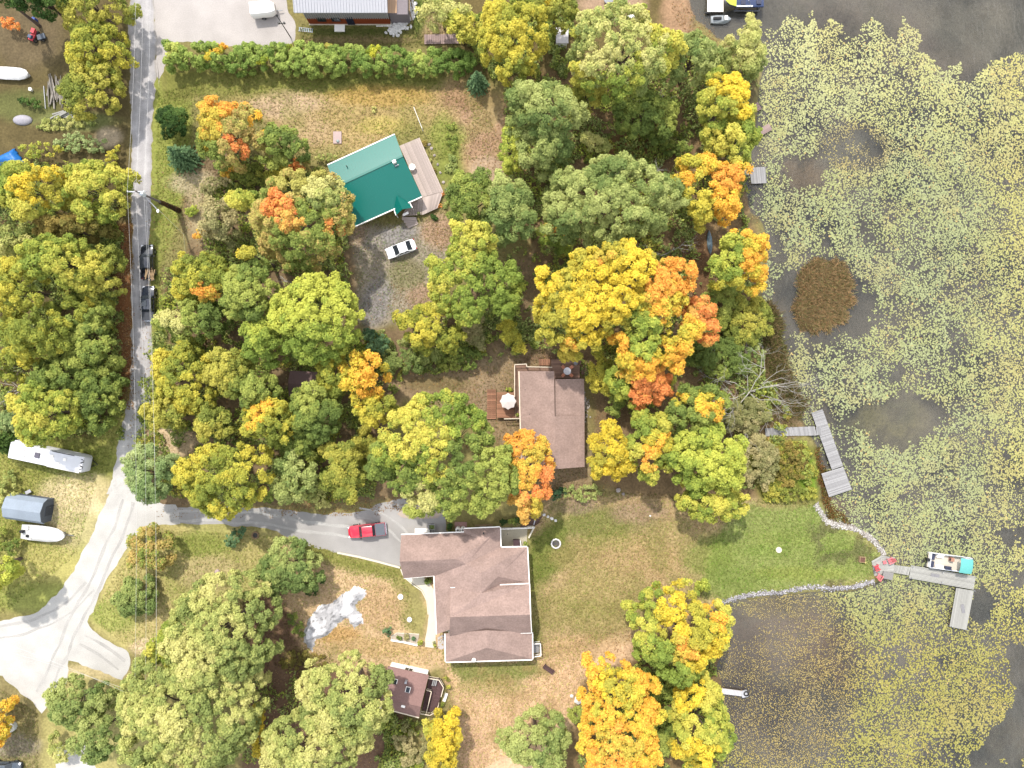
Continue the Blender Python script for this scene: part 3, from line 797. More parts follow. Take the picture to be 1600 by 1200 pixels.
# --- main house
V = [(626.8,836,3.0),(725,832,3.0),(725,826.5,3.0),(781.2,824,3.0),(782,855.6,3.0),(823.4,854.8,3.0),(826.2,911,3.0),   #0-6
     (752.7,839.3,3.9),(752.7,850,4.2),(712,873.4,5.5),(624.4,877.5,5.5),(729,881,4.9),(678.8,900.2,3.0),(630.9,904.3,3.0), #7-13
     (751.1,895.4,5.6),(752,927,5.4),(704,918,3.9),(704.8,983,4.0),(682.9,991,3.0),                                         #14-18
     (781,914,3.6),(827.5,912,3.6),(829.1,960.4,6.6),(703.2,964.4,6.6),(830.7,988.6,3.5),(702,992.5,3.5),                     #19-24
     (696,990,2.9),(761,985,4.9),(761,1012,4.9),(696.7,1034,2.9),(831.2,988,2.9),(831.6,1030,2.9)]                            #25-30
F = [(0,10,9,8,7,2,1),(2,7,3),(7,8,9,11,4,3),(9,10,13,12,11),(11,14,5,4),(11,12,18,17,16,15,14),(14,15,19,6,5),
     (16,22,21,20,19,15),(22,24,23,21),(25,28,27,26),(26,27,30,29),(27,28,30)]
t, org, pts = house('main_house', 'large house with brown shingle roofs of many hips beside the paved drive', V, F,
    [(0,1),(2,3),(5,6),(13,12),(12,18),(28,30),(25,28),(30,29),(5,4),(4,3)], [(626.8,836),(725,832),(725,826.5),(781.2,824),(782,855.6),(823.4,854.8),(831,988),(831.6,1030),(696.7,1034),(696,991),(680,991),(678.8,900.2),(631,904)], 2.9, m_shingle, m_wall, door_edge=9)
for a, b in (((781,914,3.66),(827.5,911.6,3.66)),((786,989.5,3.4),(830.7,988.9,3.4)),((827.5,912,3.6),(829.1,960.4,6.6)),((829.1,960.4,6.6),(830.7,988.6,3.5))):
    MB().bar(P(*a)-Vector((0,0,.05)), P(*b)-Vector((0,0,.05)), .14, .12).build('fascia', m_white, t, org)
MB().bar(P(704,918,4.0)+Vector((0,0,.03)), P(720.5,917.6,4.2)+Vector((0,0,.03)), .1, .03).build('flashing', m_white, t, org)
gw = [P(703.6,964.4,6.4), P(704.4,920,3.9), P(704.8,985,3.9)]
m = MB(); m.v = gw + [g_ + Vector((.12,0,0)) for g_ in gw]; m.f = [(0,1,2),(5,4,3),(0,3,4,1),(1,4,5,2),(2,5,3,0)]
m.build('gable_wall', m_wall, t, org)
for x, y in ((755.5,832.5),(793,834.5)): MB().cyl(P(x,y,3.3)-Vector((0,0,.2)), .13 if x < 780 else .05, .5).build('roof_vent', m_dark, t, org)
m = MB(); m.cyl(P(740,1031.5,2.9), .05, .6).sphere(P(740.5,1031.5,3.4), .34, 10, 4, (1,1,.5), 0.0)
m.build('satellite_dish', m_white, t, org)
stairs(t, org, [(833,1005),(833,1020),(843,1020),(843,1005)], .1, 1.2, 6, m_deck_grey)
railing(t, org, [(832,1003),(844,1002),(845,1021),(833,1023)], .6, m_white)
MB().box(P(807,848.5,.45), (1.0, 1.1, .8)).build('basement_hatch', mat('plum steel', A(84,62,66), .6), t, org)
railing(t, org, [(813,843),(814.5,857)], .1, m_white)
railing(t, org, [(783,825),(835,823)], .1, m_white, h=.9)
# --- small cabin
V = [(606,1041,2.5),(670,1055,2.5),(657.5,1104.5,4.4),(596,1089.5,4.4),(655,1120.5,2.9),(592,1104,2.9)]
t, org, pts = house('cabin', 'small cabin with a plum brown roof, two skylights and a dark railed deck', V, [(0,3,2,1),(3,5,4,2)],
    [(5,4)], [(606,1041),(670,1055),(655,1120.5),(592,1104)], 2.5, m_shingle3, m_wallw, m_cream, door_edge=1, over=.25)
for x, y in ((617,1065.5),(637.3,1078)):
    sk = MB().box(P(x,y,3.35 if x < 625 else 3.7), (.75, .95, .14), -.25).build('skylight', m_white, t, org)
    MB().box(P(x,y,3.43 if x < 625 else 3.78), (.55, .75, .1), -.25).build('pane', m_glass, sk, org)
MB().box(P(634.5,1065,3.3), (.35, .35, .9), -.25).build('chimney', m_zinc, t, org)
MB().box(P(630,1103.5,3.95), (.6, .35, .2), -.25).build('roof_vent', m_white, t, org)
decking(t, org, [(671,1057.5),(687,1060),(672.5,1112.5),(659,1110)], .8, .2, m_deck_plum)
decking(t, org, [(687,1060),(693,1071),(683,1107),(673,1112)], .8, .2, m_deck_plum)
railing(t, org, [(670,1056),(687,1059),(693.8,1070.5),(690,1085)], .8, m_cream, .9); railing(t, org, [(686,1098),(682.7,1108),(672.7,1113.6),(658,1111)], .8, m_cream, .9)
for k in range(3): MB().box(P(676.5+2.6*k,1066,1.0), (.16, 1.0, .4), -.25).build('bench_slat', m_deck_grey, t, org)
railing(t, org, [(667.5,1075.5),(675,1077.5),(667,1111)], .8, m_cream, .7)
# --- two storey building at the top edge
org = P(525, 20, 0); org.z = 0
t = thing('lake_house', 'tall building with a pale ribbed metal roof and a russet band under grey cladding', 'house', org)
x0, x1, yb = -31.6, -18.9, 56.1
MB().box(((x0+x1)/2, yb+4.5, .12), (x1-x0+.1, 9.1, .24)).build('foundation', m_conc, t, org)
MB().box(((x0+x1)/2, yb+4.5, 1.14), (x1-x0-.06, 8.94, 1.8)).build('lower_wall', m_rust, t, org)
MB().box(((x0+x1)/2, yb+4.5, 3.55), (x1-x0, 9.0, 3.0)).build('upper_wall', m_grey_clad, t, org)
m = MB(); k = 0; x = x0 + .1
while x < x1: m.box((x, yb-.06, 3.55), (.14, .13, 3.0)); x += .34
m.build('corrugation', m_grey_clad, t, org)['kind'] = 'stuff'
m = MB()
for k in range(9): m.box(((x0+x1)/2, yb+.025, .45+.19*k), (x1-x0-.02, .05, .03))
m.build('siding_groove', mat('dark siding gap', A(112,52,24), .9), t, org)['kind'] = 'stuff'
ra = [(x0-.9,yb-.7,5.0),(x1+.3,yb-.7,5.0),(x1+.3,yb+4.5,6.6),(x0-.9,yb+4.5,6.6),(x1+.3,yb+9.7,5.0),(x0-.9,yb+9.7,5.0)]
m = MB(); m.v = [Vector(v) for v in ra] + [Vector(v)-Vector((0,0,.14)) for v in ra]
m.f = [(0,1,2,3),(3,2,4,5),(6,9,8,7),(9,11,10,8),(0,6,7,1),(1,7,8,2),(2,8,10,4),(4,10,11,5),(5,11,9,3),(3,9,6,0)]
m.build('roof', m_zinc, t, org)
rp = [Vector(v) for v in ra]
seams(t, org, rp, 3, 2, 1, 0, 32, m_zinc, .12, w=.08)
def win(p, w, h, parent=t, org=org):
    m = MB()
    for dx, dz_, sx, sz in ((0, h/2, w+.1, .09), (0, -h/2, w+.1, .09), (-w/2, 0, .09, h-.09), (w/2, 0, .09, h-.09), (0,0,.05,h-.09)): m.box(p + Vector((dx, -.08, dz_)), (sx, .1, sz))
    o = m.build('window', m_dark, parent, org); MB().box(p + Vector((0,-.06,0)), (w-.08, .05, h-.08)).build('pane', m_glass, o, org)
for xx in (-29.3, -27.1): win(Vector((xx, yb, 1.75)), 1.25, .95)
win(Vector((-27.6, yb, 4.7)), 1.5, .6)
dr = MB().box((-25.0, yb-.05, 1.3), (1.1, .14, 2.1)).build('door', mat('navy door', A(40,44,66), .5), t, org)
MB().box((-24.6, yb-.14, 1.2), (.05, .06, .16)).build('handle', m_grey, dr, org)
MB().box((-26.9, yb-.55, .1), (1.6, 1.1, .2)).build('door_step', m_white, t, org)
MB().box((-19.9, yb-.2, .06), (2.6, .12, .12)).build('kick_board', m_white, t, org)
# raised side deck with an enclosed lower room
decking(t, org, [(590.5,-40),(590.5,20.5),(620,20.5),(620,-40)], 2.9, .3, rand_mat('tan deck boards', A(216,178,144), amt=.08), base=0)
MB().box((-17.35, yb+4.6, 1.35), (2.9, 8.7, 2.7)).build('enclosed_room', mat('grey mesh screen', A(150,140,144), .8), t, org)
for yy in (56.35, 58.6, 61): MB().box((-15.5, yy, 1.9), (.14, .14, 3.8)).build('porch_post', m_wood, t, org)
m = MB(); m.bar((-15.5, 56.35, 3.8), (-15.5, 62, 3.8), .1, .08); m.build('rail', m_wood, t, org)

# --- gambrel shed in the grass
c = P(54, 792, 0); rz = math.radians(-8)
t = thing('garden_shed', 'grey blue gambrel roofed shed standing in grass beside the covered boat', 'shed', c, rz)
L, Wd = 5.9, 3.6
prof = [(-Wd/2-.15,1.75),(-Wd/2+.35,2.65),(0,3.15),(Wd/2-.35,2.65),(Wd/2+.15,1.75)]
MB().box((0,0,.95), (L-.1, Wd, 1.9)).build('wall', mat('slate siding', A(110,116,128), .8), t)
m = MB()
for x in (-L/2, L/2):
    m.v += [Vector((x, y, z)) for y, z in prof]
m.f = [(i, i+1, 5+i+1, 5+i) for i in range(4)]; b = len(m.v)
m.v += [v - Vector((0,0,.12)) for v in m.v[:10]]
m.f += [tuple(10 + i for i in reversed(f)) for f in m.f[:4]] + [(i+1, i, 10+i, 10+i+1) for i in range(4)] + [(5+i, 5+i+1, 15+i+1, 15+i) for i in range(4)] + [(0,5,15,10),(9,4,14,19)]
m.build('roof', mat('blue grey shingles', A(166,178,192), .8, .08, 6, noise2=.1, scale2=.5), t)
m = MB()
for x in (-L/2+.06, L/2-.06):
    b = len(m.v); m.v += [Vector((x, y*.96, z-.13)) for y, z in prof] + [Vector((x+.04, y*.96, z-.13)) for y, z in prof]
    m.f += [tuple(b+i for i in range(5)), tuple(b+5+i for i in range(4,-1,-1))] + [(b+i, b+5+i, b+5+(i+1)%5, b+(i+1)%5) for i in range(5)]
m.build('gable_end', mat('slate siding', A(110,116,128)), t)['kind'] = 'stuff'
dr = MB().box((L/2, 0, .95), (.08, 1.5, 1.8)).build('door', mat('dark slate', A(84,88,98)), t); MB().box((L/2+.06, .5, .95), (.05, .05, .2)).build('handle', m_grey, dr)
MB().box((-1.0, Wd/2+.5, .5), (.9, .5, .06), .6).build('side_shelf', m_zinc, t)
MB().box((-1.2, Wd/2+.45, .23), (.06,.06,.47)).build('shelf_leg', m_zinc, t)
# --- brown outbuilding under the trees, little roofs at the top
def hut(name, label, px, py, w, l, h, rz, rm, wm_, cat='shed', flat=False):
    c = P(px, py, 0); t = thing(name, label, cat, c, rz)
    MB().box((0,0,h/2-.1), (w-.3, l-.3, h+.2-.1)).build('wall', wm_, t)
    hr = .25 if flat else .7
    m = MB(); v = [(-w/2,-l/2,h),(w/2,-l/2,h),(w/2,0,h+hr),(-w/2,0,h+hr),(w/2,l/2,h),(-w/2,l/2,h)]
    m.v = [Vector(x) for x in v] + [Vector(x)-Vector((0,0,.1)) for x in v]
    m.f = [(0,1,2,3),(3,2,4,5),(6,9,8,7),(9,11,10,8),(0,6,7,1),(1,7,8,2),(2,8,10,4),(4,10,11,5),(5,11,9,3),(3,9,6,0)]
    m.build('roof', rm, t)
    d = MB().box((0,-l/2+.13,h*.42), (.9,.08,h*.8)).build('door', wm_, t); MB().box((.3,-l/2+.07,h*.4),(.05,.05,.15)).build('handle', m_grey, d)
    return t
hut('wooden_shed', 'mauve brown roofed shed half hidden among trees above the long drive', 480, 600, 4.2, 3.9, 2.2, -.05, mat('mauve roofing', A(128,104,100), .9, .1), m_wallb)
hut('white_shed', 'tiny white roofed shed peeping between yellow green trees', 877, 65, 1.9, 2.4, 2.0, 0, mat('white roofing', A(232,226,226,.6), .8, .08), m_wallw, flat=True)
# ------------------------------------------------------------------ trees and shrubs
leaf_mat = attr_mat('foliage', 0.75, 0.36)
bark = mat('bark', A(120,104,92), 0.95, 0.2, 4.0)
bark_pale = mat('pale dead wood', A(206,200,190), 0.9, 0.12, 4.0)
PAL = {   # tones a leaf can have, by species and season
 'Y':  [(236,208,48),(226,196,40),(206,186,52),(180,172,60)],
 'YG': [(212,200,80),(194,190,74),(166,174,66),(134,152,60)],
 'LY': [(208,202,126),(192,192,110),(170,176,96),(142,154,84)],
 'O':  [(244,178,66),(240,162,60),(230,190,66),(200,180,64)],
 'RO': [(242,152,82),(240,164,74),(234,136,76),(228,180,84)],
 'YO': [(246,190,52),(242,176,56),(232,204,56),(190,182,60)],
 'G':  [(174,180,84),(154,164,74),(132,148,66),(110,128,60)],
 'LG': [(180,186,110),(162,172,96),(140,154,84),(118,138,74)],
 'OL': [(194,184,74),(174,170,68),(150,156,64),(126,136,56)],
 'OLY':[(212,196,64),(192,184,62),(164,166,60),(134,144,56)],
 'DG': [(96,122,56),(80,108,48),(66,94,42),(56,80,38)],
 'BG': [(118,148,104),(98,130,92),(80,112,78),(66,96,66)],
 'PG': [(190,198,138),(170,184,120),(150,168,106),(128,150,92)],
 'TAN':[(186,172,124),(170,160,112),(150,148,96),(132,132,82)],
 'BR': [(164,144,70),(150,128,64),(134,128,60),(122,110,54)],
 'OT': [(186,178,90),(198,164,98),(152,164,74),(128,142,64)],
 'LIME':[(196,198,76),(174,184,70),(150,166,64),(124,144,56)],
}
def leaf_quads(c, nrm, size, rs):
    """diamond leaves: centres Nx3, normals Nx3, sizes N -> verts (4N), faces (N)"""
    n = len(c)
    a = rs.normal(size=(n, 3)); t = np.cross(nrm, a); t /= np.linalg.norm(t, axis=1)[:, None] + 1e-9
    b = np.cross(nrm, t)
    L = (size * 0.58)[:, None]; Wd = (size * 0.46)[:, None]
    v = np.stack([c - t*L*.8 - b*Wd, c - t*L*.8*rs.uniform(.2, 1, n)[:, None] + b*Wd, c + t*L], 1).reshape(-1, 3)
    return v, np.arange(3*n).reshape(-1, 3)
def norm(v): return v / (np.linalg.norm(v, axis=1)[:, None] + 1e-9)
STY = {  # clump radius, clump spacing, leaf size, leaves per clump, outward order, flatten
 'maple': (0.66, 0.80, 0.27, 112, 0.7, 0.85),
 'oak':   (0.60, 0.76, 0.26, 96, 0.55, 0.8),
 'ash':   (0.68, 0.86, 0.25, 138, 0.4, 0.65),
 'loose': (0.68, 0.98, 0.27, 96, 0.3, 0.75),
 'fine':  (0.55, 0.70, 0.21, 92, 0.3, 0.7),
 'shrub': (0.45, 0.55, 0.21, 80, 0.45, 0.8),
}
def tone(pal):
    p = np.array([A(*c, .76)[:3] for c in PAL[pal]]) * np.array([1.08, 1.09, .97])
    lum = p @ np.array([.3, .6, .1])
    return p*.93 + lum[:, None]*.07
ALL_LEAVES = [0]
def crown_leaves(rs, lobes, h, style, pal, grad, spots=()):
    """lobes: (x,y,rx,ry,ztop,depth) round the trunk foot; returns leaf arrays"""
    R0, sp, ls, nl, order, flat = STY[style]
    xmin = min(l[0]-l[2] for l in lobes); xmax = max(l[0]+l[2] for l in lobes); ymin = min(l[1]-l[3] for l in lobes); ymax = max(l[1]+l[3] for l in lobes)
    sx = rs.uniform(0, 99); sy = rs.uniform(0, 99)
    # dart throwing on a jittered grid
    gx_, gy_ = np.meshgrid(np.arange(xmin, xmax, sp), np.arange(ymin, ymax, sp))
    x = gx_.ravel() + rs.uniform(-.55, .55, gx_.size)*sp; y = gy_.ravel() + rs.uniform(-.55, .55, gx_.size)*sp
    top = np.full(x.shape, -1.0); nx = np.zeros(x.shape); ny = np.zeros(x.shape); nz_ = np.ones(x.shape); edge = np.ones(x.shape)
    for (lx_, ly_, rx, ry, zt, dp) in lobes:
        u = (x-lx_)/rx; v = (y-ly_)/ry
        th = np.arctan2(v, u)
        wob = 1 + 0.13*np.sin(3*th + sx) + 0.09*np.sin(5*th + sy) + 0.07*np.sin(8*th + sx*2)
        d2 = (u*u + v*v) / wob**2
        z = zt - dp*(1 - np.sqrt(np.clip(1-d2, 0, 1)))
        m = (d2 < 1) & (z > top)
        top = np.where(m, z, top); nx = np.where(m, u/rx, nx); ny = np.where(m, v/ry, ny); nz_ = np.where(m, np.sqrt(np.clip(1-d2, .02, 1))/dp, nz_); edge = np.where(m, d2, edge)
    ok = top > 0
    gap = (vnoise(x+sx*9, y+sy*9, 1.9, 2) < (0.13 if style in ('maple', 'shrub') else 0.15))
    ok &= ~gap
    x, y, top, nx, ny, nz_, edge = [q[ok] for q in (x, y, top, nx, ny, nz_, edge)]
    N = norm(np.stack([nx, ny, nz_], 1)); C = np.stack([x, y, top], 1)
    C -= N * R0 * 0.7
    C[:, 2] += rs.normal(0, .28 if style != 'shrub' else .1, len(C)) * min(1.6, h/8)
    # skirt under the rim
    rim = edge > 0.55
    Cs = C[rim] + np.stack([-N[rim, 0]*.5, -N[rim, 1]*.5, -rs.uniform(.8, 2.2, rim.sum())*min(1, h/9)], 1)
    Ns = norm(N[rim] * np.array([1, 1, .3])); C = np.concatenate([C, Cs]); N = np.concatenate([N, Ns])
    C[:, 2] = np.maximum(C[:, 2], 0.35)
    # colours per clump
    p = tone(pal)
    t = fbm(C[:, 0] + sx*7, C[:, 1] + sy*7, 3.6, 3, 3)
    t = (t - .5) * 2.4 + .5 + rs.normal(0, .16, len(C))
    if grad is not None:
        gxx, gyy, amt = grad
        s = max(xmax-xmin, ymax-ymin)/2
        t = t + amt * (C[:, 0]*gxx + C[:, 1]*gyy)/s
    rr = R0 * rs.uniform(.7, 1.25, len(C)) * (1 if h > 4 else max(.6, h/4))
    k = np.maximum(8, (nl * (rr/R0)**2 * rs.uniform(.75, 1.2, len(C))).astype(int))
    idx = np.repeat(np.arange(len(C)), k); n = len(idx)
    dirs = norm(N[idx]*order + norm(rs.normal(size=(n, 3))))
    pos = C[idx] + dirs * (rr[idx] * rs.uniform(.55, 1.08, n))[:, None] * np.array([1, 1, flat])
    nrm = norm(dirs*.8 + np.array([0, 0, .55]) + norm(rs.normal(size=(n, 3)))*.62)
    size = ls * rs.uniform(.7, 1.35, n)
    tt = np.clip(t[idx] + rs.normal(0, .14, n), 0, .999) * (len(p)-1)
    i0 = tt.astype(int); f = (tt - i0)[:, None]
    col = p[i0]*(1-f) + p[np.minimum(i0+1, len(p)-1)]*f
    for (qx, qy, qr, pal2) in spots:
        p2 = tone(pal2)
        dd = np.sqrt((C[:, 0]-qx)**2 + (C[:, 1]-qy)**2)/qr + (fbm(C[:, 0]+sy, C[:, 1]+sx, 2.0, 8, 2)-.5)*1.1
        w = (dd < 1)[idx]
        c2 = p2[np.clip((tt/(len(p)-1)*len(p2)).astype(int), 0, len(p2)-1)]
        col = np.where(w[:, None], c2, col)
    col = col * rs.uniform(.80, 1.18, n)[:, None]
    pos[:, 2] = np.maximum(pos[:, 2], .08)
    return pos, nrm, size, col
def limbs(rs, h, lobes, r0, lean=(0, 0)):
    m = MB()
    cx = sum(l[0] for l in lobes)/len(lobes); cy = sum(l[1] for l in lobes)/len(lobes)
    m.tube([(0,0,-.3), (cx*.15, cy*.15, h*.22), (cx*.5, cy*.5, h*.5), (cx, cy, h*.8)], [r0*1.25, r0, r0*.7, r0*.2], 7)
    for l in lobes[:7]:
        p0 = Vector((cx*.3, cy*.3, h*.34 + rs.uniform(0, h*.12))); p3 = Vector((l[0]*.9, l[1]*.9, min(l[4]*.82, h*.86)))
        mid = p0.lerp(p3, .5) + Vector((0, 0, h*.05))
        m.tube([p0, mid, p3], [r0*.5, r0*.34, r0*.10], 5)
        for _ in range(2):
            e = p3 + Vector((rs.uniform(-1, 1)*l[2]*.6, rs.uniform(-1, 1)*l[3]*.6, rs.uniform(-.6, .2)))
            m.tube([mid.lerp(p3, .4), e], [r0*.2, r0*.05], 4)
    return m
TREES = {}
def tree(label, px, py, rx, ry, h, style, pal, name='broadleaf_tree', cat='tree', rot=0, grad=None, spots=(), lobes=None, group=None, nl=None, bare=0):
    """px,py,rx,ry: crown seen in the survey photo; h: height in metres"""
    seed = (int(px)*7919 + int(py)*104729) % 2**31; rs = np.random.RandomState(seed)
    zc = h * (.62 if h > 4 else .5)
    c = P(px, py, zc); k = 0.1*(1 - zc/H)
    RX, RY = rx*k*.95, ry*k*.95
    foot = c.copy(); foot.z = gz1(c.x, c.y)
    if lobes is None:
        n = nl if nl else (1 if max(RX, RY) < 1.6 else 3 if max(RX, RY) < 3 else 6 if max(RX, RY) < 6 else 9)
        L = []
        dp = max(.8, min(h*.62, max(RX, RY)*1.0))
        if n == 1: L = [(0, 0, RX, RY, h, dp)]
        else:
            L.append((0, 0, RX*.70, RY*.70, h, dp*.75))
            a0 = rs.uniform(0, 6.28)
            for i in range(n-1):
                a = a0 + 6.283*i/(n-1) + rs.uniform(-.25, .25)
                q = rs.uniform(.50, .66); s = rs.uniform(.46, .62)
                L.append((RX*q*math.cos(a), RY*q*math.sin(a), RX*s, RY*s, h*rs.uniform(.78, .97), dp*.8))
        if rot:
            a = math.radians(-rot)
            L = [(x*math.cos(a)-y*math.sin(a), x*math.sin(a)+y*math.cos(a), r1, r2, z, d_) for x, y, r1, r2, z, d_ in L]
    else:
        L = []
        for (qx, qy, qr, qz) in lobes:      # given as pixels and heights
            w = P(qx, qy, qz*.8); kk = .1*(1-qz*.8/H)
            L.append((w.x-foot.x, w.y-foot.y, qr*kk, qr*kk, qz, max(1.0, min(qz*.6, qr*kk*.95))))
    S = []
    for (qx, qy, qr, pl) in spots:
        w = P(qx, qy, h*.85); S.append((w.x-foot.x, w.y-foot.y, qr*.1, pl))
    t = thing(name, label, cat, foot, 0, group)
    pos, nrm, size, col = crown_leaves(rs, L, h, style, pal, grad, S)
    v, f = leaf_quads(pos, nrm, size, rs)
    ALL_LEAVES[0] += len(f)
    cr = link('crown' if cat == 'tree' else 'foliage', np_mesh('crown', v, f, np.repeat(col, 3, 0)), leaf_mat, t)
    cr['kind'] = 'stuff'
    limbs(rs, h, L, max(.05, min(.34, h*.021)) if h > 4 else .04).build('trunk' if cat == 'tree' else 'stem', bark, t)
    return t
def T(label, px, py, rx, ry, h, style, pal, **k): return tree(label, px, py, rx, ry, h, style, pal, **k)
def S(label, px, py, rx, ry, h, pal, style='shrub', **k): return tree(label, px, py, rx, ry, h, style, pal, name=k.pop('name', 'shrub'), cat='shrub', **k)

def spruce(label, px, py, r, h, pal, name='spruce_tree', ry=None):
    rs = np.random.RandomState(int(px)*31 + int(py)); zc = h*.3
    c = P(px, py, zc); foot = Vector((c.x, c.y, gz1(c.x, c.y))); Rm = r*.1*(1-zc/H); asp = (ry/r) if ry else 1
    t = thing(name, label, 'tree', foot)
    pos = []; nrm = []; tip = []
    nt_ = max(8, int(h*2.6))
    for i in range(nt_):
        u = i/(nt_-1); z = .3 + (h-.5)*u; rad = Rm*(1-u)**.8 + .08
        nb = max(5, int(15*(1-u)+4))
        for b in range(nb):
            a = 6.283*(b+rs.rand()*.7)/nb + i*.9; rl = rad*rs.uniform(.78, 1.12)
            m = max(5, int(rl*13))
            s = rs.rand(m)**.6
            w = (0.22+.22*rl)*(1.05-s)
            q = np.stack([np.cos(a)*s*rl + rs.normal(0, 1, m)*w*.5*-np.sin(a), (np.sin(a)*s*rl + rs.normal(0, 1, m)*w*.5*np.cos(a))*asp, z - s*rl*.35 + rs.normal(0, .05, m)], 1)
            pos.append(q); tip.append(s)
            nrm.append(norm(np.array([np.cos(a)*.5, np.sin(a)*.5, .8]) + rs.normal(0, .45, (m, 3))))
    pos = np.concatenate(pos); nrm = np.concatenate(nrm); tip = np.concatenate(tip)
    p = tone(pal)
    idx = np.clip(((1-tip)*3.2 + rs.normal(0, .6, len(tip))).astype(int), 0, 3)
    col = p[idx]*rs.uniform(.8, 1.2, len(tip))[:, None]
    v, f = leaf_quads(pos, nrm, .26*rs.uniform(.7, 1.3, len(tip)), rs)
    ALL_LEAVES[0] += len(f)
    cr = link('crown', np_mesh('crown', v, f, np.repeat(col, 3, 0)), leaf_mat, t); cr['kind'] = 'stuff'
    MB().tube([(0,0,-.3), (0,0,h*.5), (0,0,h*.97)], [.16, .1, .03], 6).build('trunk', bark, t)
    return t
def bare(label, px, py, r, h, name='dead_tree', n=60, sprawl=1.0, material=None, dirn=None, rad=.05, cat='tree'):
    """leafless branches, each forking twice"""
    rs = np.random.RandomState(int(px)*13 + int(py)*7); zc = h*.6
    c = P(px, py, zc); foot = Vector((c.x, c.y, gz1(c.x, c.y))); Rm = r*.1
    t = thing(name, label, cat, foot)
    m = MB(); m.tube([(0,0,-.2), (0.05,0,h*.3), (.1,.05,h*.6)], [rad*1.8, rad*1.5, rad], 6); m.build('trunk', material or bark_pale, t)
    m = MB()
    def grow(p, dr, L, r, lev):
        q = p + dr*L*.5 + Vector(rs.normal(0, .07*L, 3)); e = q + (dr + Vector(rs.normal(0, .28, 3))).normalized()*L*.5
        m.tube([p, q, e], [r, r*.8, r*.55], 4 if lev < 2 else 3)
        if lev < 3:
            for k in range(3 if lev else 4):
                s_ = p.lerp(e, rs.uniform(.35, 1.0)) if k else e
                nd = (dr + Vector(rs.normal(0, .55, 3))).normalized(); nd.z = abs(nd.z)*.5 - .05
                grow(s_, nd.normalized(), L*rs.uniform(.45, .75), r*.55, lev+1)
    nm = max(2, n//14)
    for i in range(nm):
        a = 6.283*i/nm + rs.uniform(-.5, .5)
        grow(Vector((0, 0, h*rs.uniform(.1, .45))), Vector((math.cos(a), math.sin(a), rs.uniform(.1, .5))).normalized(), Rm*rs.uniform(.6, .85), rad, 0)
    o = m.build('branches', material or bark_pale, t); o['kind'] = 'stuff'
    return t

# ---- left woodland, top to bottom
T('dark olive tree at the top corner of the yard, beside the road', 146, 10, 56, 46, 9, 'oak', 'OL')
T('dense olive tree by the road with yellow flecks, just below the top corner', 150, 80, 52, 50, 9, 'oak', 'OLY')
T('olive tree between the pole pile and the road', 140, 142, 54, 50, 8, 'oak', 'OL')
T('dark green tree over the back of the cluttered yard', 70, 2, 40, 24, 11, 'oak', 'DG')
T('dark tree filling the very corner above the red seat', 14, 4, 26, 24, 11, 'oak', 'DG')
S('reddish brown bush at the edge of the cluttered yard', 16, 38, 20, 16, 2.4, 'RO')
S('low dark green hedge piece beside the stacked poles', 48, 160, 26, 12, 1.6, 'DG')
S('yellow green weeds below the stacked boards', 100, 192, 46, 14, 1.0, 'LY', style='fine')
S('yellow bush beside the blue tarpaulin', 66, 236, 40, 16, 2.2, 'YG', style='fine')
S('pale tan green bush next to the sandy roadside patch', 128, 224, 46, 18, 2.0, 'PG', style='fine')
S('green yellow bush at the road edge above the bright maple', 178, 248, 20, 24, 2.2, 'OLY')
S('pale bluish bush under the blue tarpaulin', 12, 278, 26, 12, 2.4, 'PG')
T('bright yellow green maple overhanging the road by the utility pole', 150, 300, 56, 52, 10, 'maple', 'YG', name='maple_tree', grad=(-.8, 0, .5))
T('yellow maple left of the one overhanging the road', 62, 300, 54, 44, 13, 'maple', 'YG', name='maple_tree', spots=((60, 290, 30, 'Y'),))
T('pale green tree at the picture edge beside the yellow maples', 8, 318, 30, 36, 11, 'loose', 'PG')
T('brownish olive tree below the bright roadside maple', 108, 356, 62, 30, 10, 'ash', 'BR')
T('pale yellow thin tree at the left edge below the maples', 18, 376, 36, 28, 9, 'loose', 'LY')
T('wide bright yellow green tree in the middle of the left wood', 104, 412, 62, 44, 13, 'oak', 'YG')
T('golden olive tree at the left edge of the wood', 28, 452, 46, 48, 13, 'oak', 'OLY')
T('olive yellow tree leaning to the road opposite the first black truck', 160, 436, 36, 50, 8.5, 'oak', 'OL', grad=(1, 0, .4))
T('mustard flecked tree in the lower middle of the left wood', 62, 520, 56, 50, 13, 'oak', 'OLY')
T('green tree with yellow tips opposite the second black truck', 138, 492, 40, 34, 8.5, 'oak', 'G', spots=((120, 480, 20, 'OLY'),))
T('round fresh green tree at the roadside below the litter strip', 148, 546, 42, 42, 8.5, 'maple', 'G')
T('olive tree at the left edge over a gap with grey twigs', 28, 572, 40, 30, 10, 'oak', 'OLY')
T('dark green tree right of the grey twiggy gap', 92, 590, 44, 34, 10, 'oak', 'G', grad=(1, 0, .3))
bare('bare grey twiggy tree at the left edge of the wood', 12, 612, 34, 8, n=70, material=bark_pale)
T('yellow topped maple directly above the long white trailer', 76, 644, 54, 50, 12, 'maple', 'YG', name='maple_tree', grad=(.9, 0, .5))
T('green tree between the yellow maple and the road above the trailer', 156, 622, 34, 52, 8.5, 'oak', 'G')
S('greyish bush at the left edge above the trailer', 14, 655, 28, 24, 3, 'PG')
spruce('dark fir touching the back end of the long white trailer', 4, 692, 22, 7, 'DG', name='fir_tree')
S('yellow green brush at the left edge beside the grey shed', 8, 768, 22, 34, 2.6, 'LY')
S('green brush at the left edge beside the covered boat', 8, 845, 24, 30, 2.6, 'G')
T('bright green tree at the left edge whose shade crosses the gravel fork', -22, 892, 46, 44, 12, 'maple', 'LIME')
T('orange maple at the bottom left edge', -16, 1128, 34, 40, 7, 'maple', 'YO', name='maple_tree')

